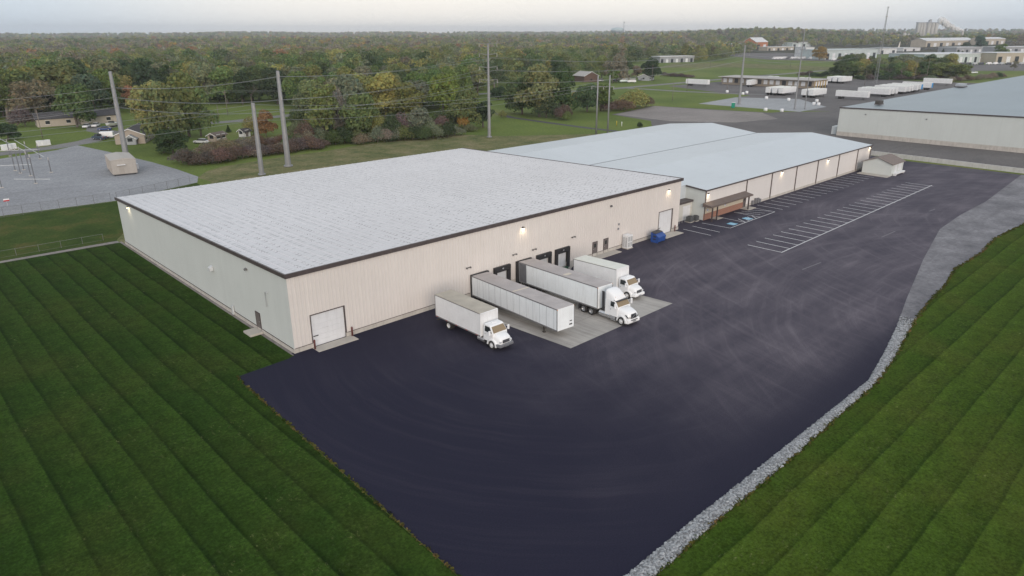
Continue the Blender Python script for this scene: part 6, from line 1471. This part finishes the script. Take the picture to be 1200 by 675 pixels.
for ki, (kd, (n, sz)) in enumerate(KINDS.items()):
    for v in range(4 if kd in ('round', 'bare') else 2):
        g = np.random.default_rng(100 + ki * 10 + v); c, d = crown_pts(g, kd, n); CROWNS[kd, v] = quad_mesh('crown', quads(g, c, d, sz), tones(g, n, c), m_leaf)
        q = random.Random(ki * 7 + v); mb = MB(); h_ = 9.4 if kd == 'spruce' else 7.2 if kd != 'bush' else 2.5; lean = q.uniform(-.4, .4)
        mb.tube([(0, 0, -.1), (lean * .2, 0, h_ * .3), (lean * .6, lean * .2, h_ * .65), (lean, lean * .3, h_)], [.24, .19, .12, .04], 7)
        for k in range(0 if kd == 'spruce' else 7 if kd != 'bare' else 14):
            a_ = q.uniform(0, 2 * PI); z0 = h_ * q.uniform(.3, .75); l_ = q.uniform(2.2, 3.6)
            p1 = Vector((lean * .4 * z0 / h_, 0, z0)); p2 = p1 + Vector((math.cos(a_) * l_ * .5, math.sin(a_) * l_ * .5, l_ * .45)); p3 = p1 + Vector((math.cos(a_) * l_, math.sin(a_) * l_, l_ * .8))
            mb.tube([p1, p2, p3], [.09, .06, .02], 5)
            if kd == 'bare': mb.tube([p2, p2 + Vector((q.uniform(-1, 1), q.uniform(-1, 1), 1.4))], [.04, .012], 4)
        o_ = mb.build('trunk', m_barkp if kd == 'bare' else m_bark); TRUNKS[kd, v] = o_.data; bpy.data.objects.remove(o_)
PAL = {'dark green': (0.065, 0.098, 0.047), 'deep green': (0.1, 0.145, 0.062), 'green': (0.15, 0.215, 0.075), 'bright green': (0.222, 0.293, 0.085), 'olive': (0.205, 0.235, 0.095), 'yellow-olive': (0.3, 0.295, 0.105), 'grey-green': (0.212, 0.238, 0.146), 'golden': (0.42, 0.29, 0.09), 'rust': (0.34, 0.2, 0.11), 'brown-grey': (0.275, 0.245, 0.18), 'reddish-brown': (0.2, 0.14, 0.112), 'purple-brown': (0.165, 0.13, 0.115), 'bluish green': (0.105, 0.157, 0.105)}
def tree(x, y, h, w, kind, col, label, group=None, name=None, z=0.0, q=rnd):
    var = q.randrange(4 if kind in ('round', 'bare') else 2)
    nm = name or {'spruce': 'spruce_tree', 'bush': 'shrub'}.get(kind, 'tree'); cat = 'shrub' if kind == 'bush' else 'tree'
    e = thing(nm, label, cat, (x, y, z - .05), q.uniform(0, 2 * PI), group)
    s_ = h / (10.0 if kind != 'bush' else 7.4); kx = w / (8.6 if kind in ('round', 'bare') else 5.4 if kind == 'tall' else 5.6 if kind == 'spruce' else 11.0)
    cr_ = bpy.data.objects.new('crown', CROWNS[kind, var]); tr = bpy.data.objects.new('stem' if kind == 'bush' else 'trunk', TRUNKS[kind, var])
    for o in (cr_, tr): COL.objects.link(o); o.parent = e; o.scale = (kx, kx * q.uniform(.9, 1.1), s_)
    c_ = PAL[col]; j = q.uniform(.86, 1.16); cr_.color = (c_[0] * j * q.uniform(.92, 1.1), c_[1] * j, c_[2] * j * q.uniform(.85, 1.15), 1)
    return e
def ptree(px, py, ty, wpx, kind, col, label, group=None, name=None):
    b = G(px, py); h = 1.0
    lo, hi = 0, 60
    for _ in range(30):
        m_ = (lo + hi) / 2
        if PX(b.x, b.y, m_)[1] > ty: lo = m_
        else: hi = m_
    sc = (b - CAM_C).dot(CAM_F) / F_PX
    tree(b.x, b.y, lo, wpx * sc, kind, col, label, group, name)
# the trees one can tell apart, from left to right
NEAR = [(10, 164, 143, 30, 'round', 'dark green', 'small dark spreading tree at the roadside at the left edge'), (91, 149, 96, 52, 'round', 'green', 'big fresh green tree in front of the long low house'),
 (45, 141, 88, 66, 'bare', 'brown-grey', 'brownish half-bare tree left of the big green tree'), (10, 139, 70, 74, 'bare', 'olive', 'tall thin-leaved tree at the left edge of the wood'), (70, 132, 72, 66, 'round', 'olive', 'broad olive tree behind the big green tree'),
 (112, 136, 84, 44, 'round', 'bluish green', 'dark bluish green tree just left of the thick pole'), (30, 148, 122, 30, 'bush', 'purple-brown', 'dark reddish bush at the road left of the long house'),
 (128, 132, 80, 40, 'round', 'green', 'green tree behind the top of the thick pole'), (158, 131, 100, 20, 'tall', 'rust', 'rust-orange tree right of the thick pole'), (150, 126, 86, 40, 'round', 'yellow-olive', 'yellow-olive tree behind the rust-orange one'),
 (199, 172, 95, 60, 'round', 'olive', 'large olive tree behind the dark spruce'), (222, 160, 84, 62, 'round', 'olive', 'tall broad olive tree between the thick pole and the road'), (182, 150, 92, 50, 'round', 'yellow-olive', 'yellow-green tree above the white house'),
 (236, 160, 100, 40, 'round', 'green', 'green tree at the left of the road gap'), (203, 180, 150, 38, 'round', 'dark green', 'dark dense low tree beside the white house'), (192, 179, 150, 20, 'spruce', 'dark green', 'dark spruce right of the tan house'),
 (297, 158, 136, 24, 'bush', 'yellow-olive', 'yellowish shrub left of the short pale pole'), (268, 155, 146, 8, 'spruce', 'dark green', 'tiny dark conifer on the lawn beyond the road'), (312, 160, 128, 26, 'round', 'rust', 'rusty-leaved small tree between the two steel poles'),
 (352, 158, 126, 34, 'round', 'deep green', 'dark green tree right behind the tall steel pole'), (360, 170, 138, 30, 'bush', 'reddish-brown', 'reddish bush right of the tall steel pole'), (380, 167, 94, 40, 'tall', 'olive', 'tall olive tree right of the tall steel pole'), (396, 160, 98, 34, 'round', 'brown-grey', 'brownish tree behind the tall olive one'),
 (424, 164, 106, 48, 'round', 'green', 'round bright green tree at the edge of the rough field'), (404, 168, 148, 24, 'bush', 'dark green', 'dark bush at the foot of the round green tree'), (447, 163, 132, 26, 'bush', 'yellow-olive', 'yellow-green bush with a bare pale trunk'), (458, 164, 130, 28, 'bush', 'dark green', 'dark green bush in the hedge right of the round green tree'),
 (473, 161, 130, 34, 'bush', 'purple-brown', 'purple-brown shrub with thin branches in the hedge'), (492, 160, 124, 36, 'round', 'grey-green', 'grey-green small tree in the hedge'), (505, 158, 140, 20, 'bush', 'olive', 'olive shrub in front of the dark gap of the hedge'), (519, 156, 134, 30, 'bush', 'reddish-brown', 'rounded reddish shrub at the end of the hedge'),
 (480, 142, 96, 46, 'round', 'olive', 'big olive tree above the hedge'), (452, 140, 84, 56, 'round', 'yellow-olive', 'broad yellow-olive tree left of the gap with the tan house'), (520, 140, 84, 44, 'round', 'bright green', 'light green tree above the dark gap of the hedge'), (545, 151, 100, 46, 'round', 'olive', 'golden-olive tree left of the slender pole'), (543, 152, 126, 14, 'bush', 'golden', 'orange-yellow shrub left of the slender pole'),
 (566, 149, 118, 26, 'tall', 'dark green', 'dark narrow tree right behind the slender pole'), (552, 154, 144, 18, 'bush', 'grey-green', 'small grey-green shrub at the foot of the slender pole'), (584, 117, 100, 22, 'round', 'dark green', 'dark round tree on the lawn right of the slender pole'), (588, 138, 128, 12, 'bush', 'yellow-olive', 'small yellowish shrub on the lawn'),
 (612, 134, 88, 46, 'round', 'deep green', 'dark green left tree of the big clump in the middle'), (632, 137, 74, 56, 'round', 'olive', 'tallest olive tree of the big clump in the middle'), (655, 134, 80, 46, 'round', 'deep green', 'dark green right tree of the big clump in the middle'), (640, 138, 112, 36, 'bush', 'dark green', 'dark bush at the foot of the big clump'), (660, 140, 122, 24, 'bush', 'purple-brown', 'brownish bush right at the foot of the big clump'), (664, 141, 130, 14, 'bush', 'green', 'small round green shrub at the right foot of the big clump'),
 (673, 127, 108, 14, 'round', 'golden', 'small golden-orange tree between two dark green ones'), (688, 131, 96, 34, 'round', 'deep green', 'dark green tree left of the twin poles'), (704, 130, 97, 34, 'round', 'green', 'green tree behind the twin poles'), (745, 126, 102, 46, 'bush', 'yellow-olive', 'large yellow-green bush at the corner of the gravel yard'), (728, 129, 116, 42, 'bush', 'reddish-brown', 'dark red hedge bush right of the twin poles'), (716, 130, 118, 26, 'bush', 'reddish-brown', 'dark red bush at the foot of the twin poles'), (757, 125, 113, 20, 'bush', 'purple-brown', 'dark bush at the right end of the red hedge'),
 (749, 149.5, 142, 9, 'bush', 'dark green', 'tiny dark round bush at the roof edge of the low warehouse'),
 (655, 97, 64, 30, 'round', 'deep green', 'dark green tree left of the brown house'), (722, 96, 62, 30, 'round', 'brown-grey', 'tall brownish tree right of the brown house'), (705, 92, 64, 22, 'round', 'olive', 'olive tree behind the brown house'), (733, 90, 66, 26, 'round', 'deep green', 'tall dark tree right of the brownish one'), (718, 97, 80, 14, 'tall', 'green', 'slim light green tree by the parked cars'), (762, 94, 68, 28, 'round', 'dark green', 'big dark tree by the grey house'), (747, 91, 76, 18, 'round', 'brown-grey', 'small brownish tree behind the parked vans'),
 (960, 70.5, 53, 18, 'round', 'golden', 'golden-orange tree standing alone among the far halls'), (1147, 61, 40, 17, 'round', 'bluish green', 'dark round tree below the smoke plume'), (1130, 61, 49, 14, 'round', 'dark green', 'dark tree left of the round one below the smoke'), (1170, 72, 51, 15, 'tall', 'green', 'tall green tree in front of the far halls at the right'), (1192, 58, 38, 20, 'bare', 'brown-grey', 'brownish bare tree at the right edge'), (1104, 66, 57, 9, 'spruce', 'dark green', 'left group of dark conifers in front of the tan hall'), (1122, 66, 58, 8, 'spruce', 'dark green', 'middle dark conifer in front of the tan hall'), (1127, 66, 58.5, 7, 'spruce', 'dark green', 'right dark conifer in front of the tan hall'), (1188, 82, 70, 10, 'bare', 'brown-grey', 'thin pale tree in front of the right-edge hall')]
for a in NEAR: ptree(*a)
q = random.Random(21)
ORD = ['first', 'second', 'third', 'fourth', 'fifth', 'sixth', 'seventh', 'eighth', 'ninth', 'tenth', 'eleventh', 'twelfth', 'thirteenth', 'fourteenth', 'fifteenth', 'sixteenth', 'seventeenth', 'eighteenth', 'nineteenth', 'twentieth'] + ['twenty-' + w for w in ('first', 'second', 'third', 'fourth', 'fifth', 'sixth')]
# long reddish thicket behind the rough field, shrub by shrub
for k in range(24):
    px = 214 + k * 7.0; py = np.interp(px, [214, 260, 300, 345, 385], [192, 190, 184, 178, 170]) + q.uniform(-2, 2)
    b = G(px, py); tree(b.x, b.y, q.uniform(2.6, 4.4), q.uniform(5.5, 8), 'bush', q.choice(['reddish-brown', 'purple-brown', 'brown-grey', 'purple-brown']), ORD[k] + ' shrub from the left in the front row of the reddish thicket', 'shrubs of the thicket behind the steel poles')
for k in range(16):
    px = 240 + k * 9; b = G(px, np.interp(px, [240, 385], [180, 163]) + q.uniform(-2, 2)); tree(b.x, b.y, q.uniform(2.4, 4), q.uniform(5, 8), 'bush', q.choice(['reddish-brown', 'brown-grey', 'reddish-brown']), ORD[k] + ' shrub from the left in the back row of the reddish thicket', 'shrubs in the second row of the thicket')
for k in range(24):
    px = 344 + k * 8.2; b = G(px, np.interp(px, [344, 400, 460, 535], [172, 168.5, 166, 159]) + q.uniform(-1.5, 1.5)); tree(b.x, b.y, q.uniform(2.6, 5.6), q.uniform(5, 8), 'bush', q.choice(['dark green', 'purple-brown', 'olive', 'brown-grey', 'deep green', 'grey-green']), ORD[k] + ' shrub from the left in the scrub along the rough field edge', 'shrubs along the rough field edge')
for k in range(20):
    px = 350 + k * 10; b = G(px, np.interp(px, [344, 400, 460, 535], [163, 159, 156, 150]) + q.uniform(-2, 2)); tree(b.x, b.y, q.uniform(4, 7.5), q.uniform(6, 9), 'bush', q.choice(['dark green', 'deep green', 'grey-green', 'olive']), ORD[k] + ' tall shrub from the left behind the rough field scrub', 'tall shrubs behind the rough field scrub')
# clump on the right, hedges of the far fields
for row, (n_, py0) in enumerate(((20, 92.0), (20, 84.0))):
    for k in range(n_):
        px = 986 + (k + q.uniform(-.3, .3)) * (134 if row == 0 else 128) / (n_ - 1); b = G(px, py0 + q.uniform(-2, 1.5)); cl = q.choice(['olive', 'olive', 'yellow-olive', 'grey-green', 'green', 'deep green'])
        tree(b.x, b.y, q.uniform(9, 14) + (2 if row else 0), q.uniform(12, 18), q.choice(['round', 'round', 'bare', 'tall']) , cl, f'{cl} tree, {ORD[k]} from the left in the {"back" if row else "front"} row of the right-hand clump', 'trees of the clump behind the parked trailers')
for k in range(26):
    px = 942 + k * 7; py = (92 if px > 1000 else 89) + q.uniform(-1.2, 2.0); b = G(px, py); tree(b.x, b.y, q.uniform(2.5, 4.5), q.uniform(8, 12), 'bush', q.choice(['dark green', 'purple-brown', 'grey-green']), ORD[k] + ' low shrub from the left at the foot of the right-hand clump', 'shrubs at the foot of the clump')
for k in range(12):
    px = 1108 + k * 6; b = G(px, 96.5 - k * .5); tree(b.x, b.y, q.uniform(2.5, 4.5), 8, 'bush', q.choice(['dark green', 'brown-grey', 'reddish-brown']), ORD[k] + ' shrub from the left along the far edge of the blue-grey roof', 'shrubs beyond the blue-grey roof')
for k in range(9):
    px = 778 + k * 4; b = G(px, 89 + k * .25); tree(b.x, b.y, q.uniform(2, 3.2), 7, 'bush', 'purple-brown', ORD[k] + ' dark shrub from the left in the hedge above the lone trailer', 'hedge above the side-on trailer')

# the wood: nearest trees one by one, the rest as one mass
YM = ([-120, 0, 60, 125, 215, 330, 365, 440, 520, 560, 600, 640, 700, 760, 790, 820, 845, 870, 900, 960, 1000, 1050, 1100, 1150, 1260], [140, 138, 133, 128, 124, 122, 142, 142, 131, 114, 103, 95, 84, 71, 72, 73, 72, 66, 55.5, 54.5, 55, 55, 49, 50, 50])
ROADP = [(-150, 150), (-60, 168), (3, 184), (17, 187), (28, 194), (44, 212), (60, 217), (85, 214), (120, 220), (200, 250), (268, 238)]
def near_road(x, y, d=8):
    for (ax, ay), (bx, by) in zip(ROADP[:-1], ROADP[1:]):
        vx, vy = bx - ax, by - ay; t_ = max(0, min(1, ((x - ax) * vx + (y - ay) * vy) / (vx * vx + vy * vy)))
        if math.hypot(x - ax - vx * t_, y - ay - vy * t_) < d: return True
    return False
HOUSES = [(o.location.x, o.location.y) for o in bpy.data.objects if o.name.startswith(('house', 'water_tank', 'grain_silo'))]
taken = [(o.location.x, o.location.y) for o in bpy.data.objects if o.get('category') == 'tree']
def pts_grid(sp, r0, r1, jit=.42):
    out = []
    n = int(r1 / sp) + 1
    for i in range(-2, n):
        for j in range(-n, n):
            x = CAM_C.x + (i + q.uniform(-jit, jit)) * sp * 1.0; y = CAM_C.y + (j + q.uniform(-jit, jit)) * sp
            dx, dy = x - CAM_C.x, y - CAM_C.y; r = math.hypot(dx, dy)
            if not r0 <= r < r1: continue
            if abs(math.atan2(dy, dx) - math.radians(46.45)) > math.radians(39.5): continue
            px, py = PX(x, y, hillz(x, y) if r > 1200 else 0)
            if -70 < px < 1265: out.append((r, x, y, px, py))
    return out
def colour_at(x, y, px, r, q):
    n = mnoise.noise(Vector((x / 60, y / 60, 5))) + .5 * mnoise.noise(Vector((x / 300, y / 300, 9)))
    v = n * .8 + q.uniform(-.5, .5)
    if r > 480: v += .06 + .34 * min(1, (r - 480) / 500)
    if r > 700 and 330 < px < 520: v += .2
    for th, c_ in ((-.62, 'dark green'), (-.35, 'deep green'), (-.10, 'green'), (.12, 'grey-green'), (.38, 'olive'), (.60, 'yellow-olive'), (.85, 'brown-grey')):
        if v < th: return c_
    return q.choice(['brown-grey', 'brown-grey', 'olive', 'rust'] if q.random() < .8 else ['golden', 'reddish-brown'])
cand = [c_ for c_ in pts_grid(10.2, 150, 960) if c_[4] < np.interp(c_[3], *YM)]
cand = [c_ for c_ in cand if not near_road(c_[1], c_[2]) and all((c_[1] - a) ** 2 + (c_[2] - b_) ** 2 > 15 ** 2 for a, b_ in HOUSES)]
cand = [c_ for c_ in cand if not (c_[0] < 420 and any((c_[1] - a) ** 2 + (c_[2] - b_) ** 2 < 6.5 ** 2 for a, b_ in taken))]
cand = [c_ for c_ in cand if mnoise.noise(Vector((c_[1] / 45, c_[2] / 45, 2))) > -.42 or c_[0] < 330]
# keep the low buildings of the middle distance in view
cand = [c_ for c_ in cand if not (770 < c_[3] < 1260 and c_[4] > 57 and not (778 < c_[3] < 850 and c_[4] < 73.5))]
cand.sort(); n_ind = 300 - len([o for o in bpy.data.objects if o.get('category') == 'tree'])
zones = [(70, 'at the left edge'), (160, 'behind the long low house'), (250, 'left of the road gap'), (345, 'behind the two steel poles'), (450, 'behind the round green tree'), (560, 'left of the slender pole'), (680, 'behind the big middle clump'), (2000, 'around the brown house')]
WG = {}
for r, x, y, px, py in cand[:n_ind]:
    col = colour_at(x, y, px, r, q); kd = q.choices(['round', 'tall', 'bare', 'spruce'], [6, 1.2, 2.2 if 'brown' in col or col in ('olive', 'rust') else .4, .5 if 'green' in col else 0])[0]
    z_ = next(zl for lim, zl in zones if px < lim); h = q.uniform(12, 18.5) * (1.2 if px < 250 else 1)
    kw = {'spruce': 'conifer', 'bare': 'thin-crowned tree', 'tall': 'narrow tree', 'round': 'round-crowned tree'}[kd]
    lab = f'{col} {kw} in the wood {z_}'
    WG.setdefault((f'{col} {kw}', z_), []).append((px, tree(x, y, h, h * q.uniform(.78, 1.05) * (1 if kd in ('round', 'bare') else .55), kd, col, lab, f'{col} {kw}s in the wood {z_}')))
for (nm_, z_), lst in WG.items():
    if len(lst) > 1:
        for k, (px, o_) in enumerate(sorted(lst, key=lambda a: a[0])):
            if k < 26: o_['label'] = f'{nm_}, {ORD[k]} from the left, in the wood {z_}'
g = np.random.default_rng(9)
def wood(name, pts, nq, size, hr, label, trunk=False):
    LIB = []
    for kd in ('round', 'round', 'bare', 'tall', 'round'):
        c_, d_ = crown_pts(g, kd, nq); LIB.append((c_, d_))
    Qs, Ts = [], []
    for r, x, y, px, py in pts:
        c_, d_ = LIB[q.randrange(5)]; h = q.uniform(*hr); s_ = h / 10; w_ = (s_ * .5 + .75) * q.uniform(1.0, 1.5); a = q.uniform(0, 2 * PI); ca, sa = math.cos(a), math.sin(a)
        X = (c_[:, 0] * ca - c_[:, 1] * sa) * w_ + x; Y = (c_[:, 0] * sa + c_[:, 1] * ca) * w_ + y; Z = c_[:, 2] * s_ + (hillz(x, y) if r > 1200 else 0)
        D = np.stack([d_[:, 0] * ca - d_[:, 1] * sa, d_[:, 0] * sa + d_[:, 1] * ca, d_[:, 2]], 1)
        Qs.append(quads(g, np.stack([X, Y, Z], 1), D, size * s_)); cc = np.array(PAL[colour_at(x, y, px, r, q)]) * q.uniform(.70, 1.25); Ts.append(tones(g, nq, None, .3) * cc[None])
    me = quad_mesh(name, np.concatenate(Qs), np.concatenate(Ts), m_leafs); o = bpy.data.objects.new(name, me); COL.objects.link(o)
    return tag(o, label, 'wood', kind='stuff')
wood('wood', [c_ for c_ in cand[n_ind:] if q.random() < .60], 560, .36, (9.5, 21), 'mixed autumn wood stretching back from the houses')
fp = [c_ for c_ in pts_grid(25, 960, 2300) if c_[4] < np.interp(c_[3], *YM) and mnoise.noise(Vector((c_[1] / 200, c_[2] / 200, 2))) > -.38]
fp = [c_ for c_ in fp if all((c_[1] - a) ** 2 + (c_[2] - b_) ** 2 > 60 ** 2 for a, b_ in HOUSES)]
wood('far_wood', fp, 120, .85, (12, 18), 'distant autumn woods in front of the low hills')
fp = [c_ for c_ in pts_grid(50, 2300, 5600) if c_[4] < np.interp(c_[3], *YM) and mnoise.noise(Vector((c_[1] / 400, c_[2] / 400, 3))) > -.3]
fp = [c_ for c_ in fp if all((c_[1] - a) ** 2 + (c_[2] - b_) ** 2 > 90 ** 2 for a, b_ in HOUSES)]
wood('hill_wood', fp, 22, 2.6, (14, 22), 'hazy woods on the hills along the horizon')

# ------------------------------------------------------------------ the air
mh = bpy.data.materials.new('haze'); mh.use_nodes = True; n_ = mh.node_tree.nodes; n_.clear(); pv = n_.new('ShaderNodeVolumePrincipled')
pv.inputs['Color'].default_value = (.86, .92, 1.0, 1); pv.inputs['Density'].default_value = 0.00012; pv.inputs['Anisotropy'].default_value = .15
om = n_.new('ShaderNodeOutputMaterial'); mh.node_tree.links.new(pv.outputs[0], om.inputs['Volume'])
hz = MB().box(-9400, -9400, -3.2, 9400, 9400, 130).build('haze', mh); hz['kind'] = 'stuff'; hz['label'] = 'thin bluish evening haze lying over the land'; hz['category'] = 'haze'
# empties drop unused prototypes
for o in list(bpy.data.objects):
    if o.name.startswith('parked_trailer') and o.get('label') == 'x': bpy.data.objects.remove(o)
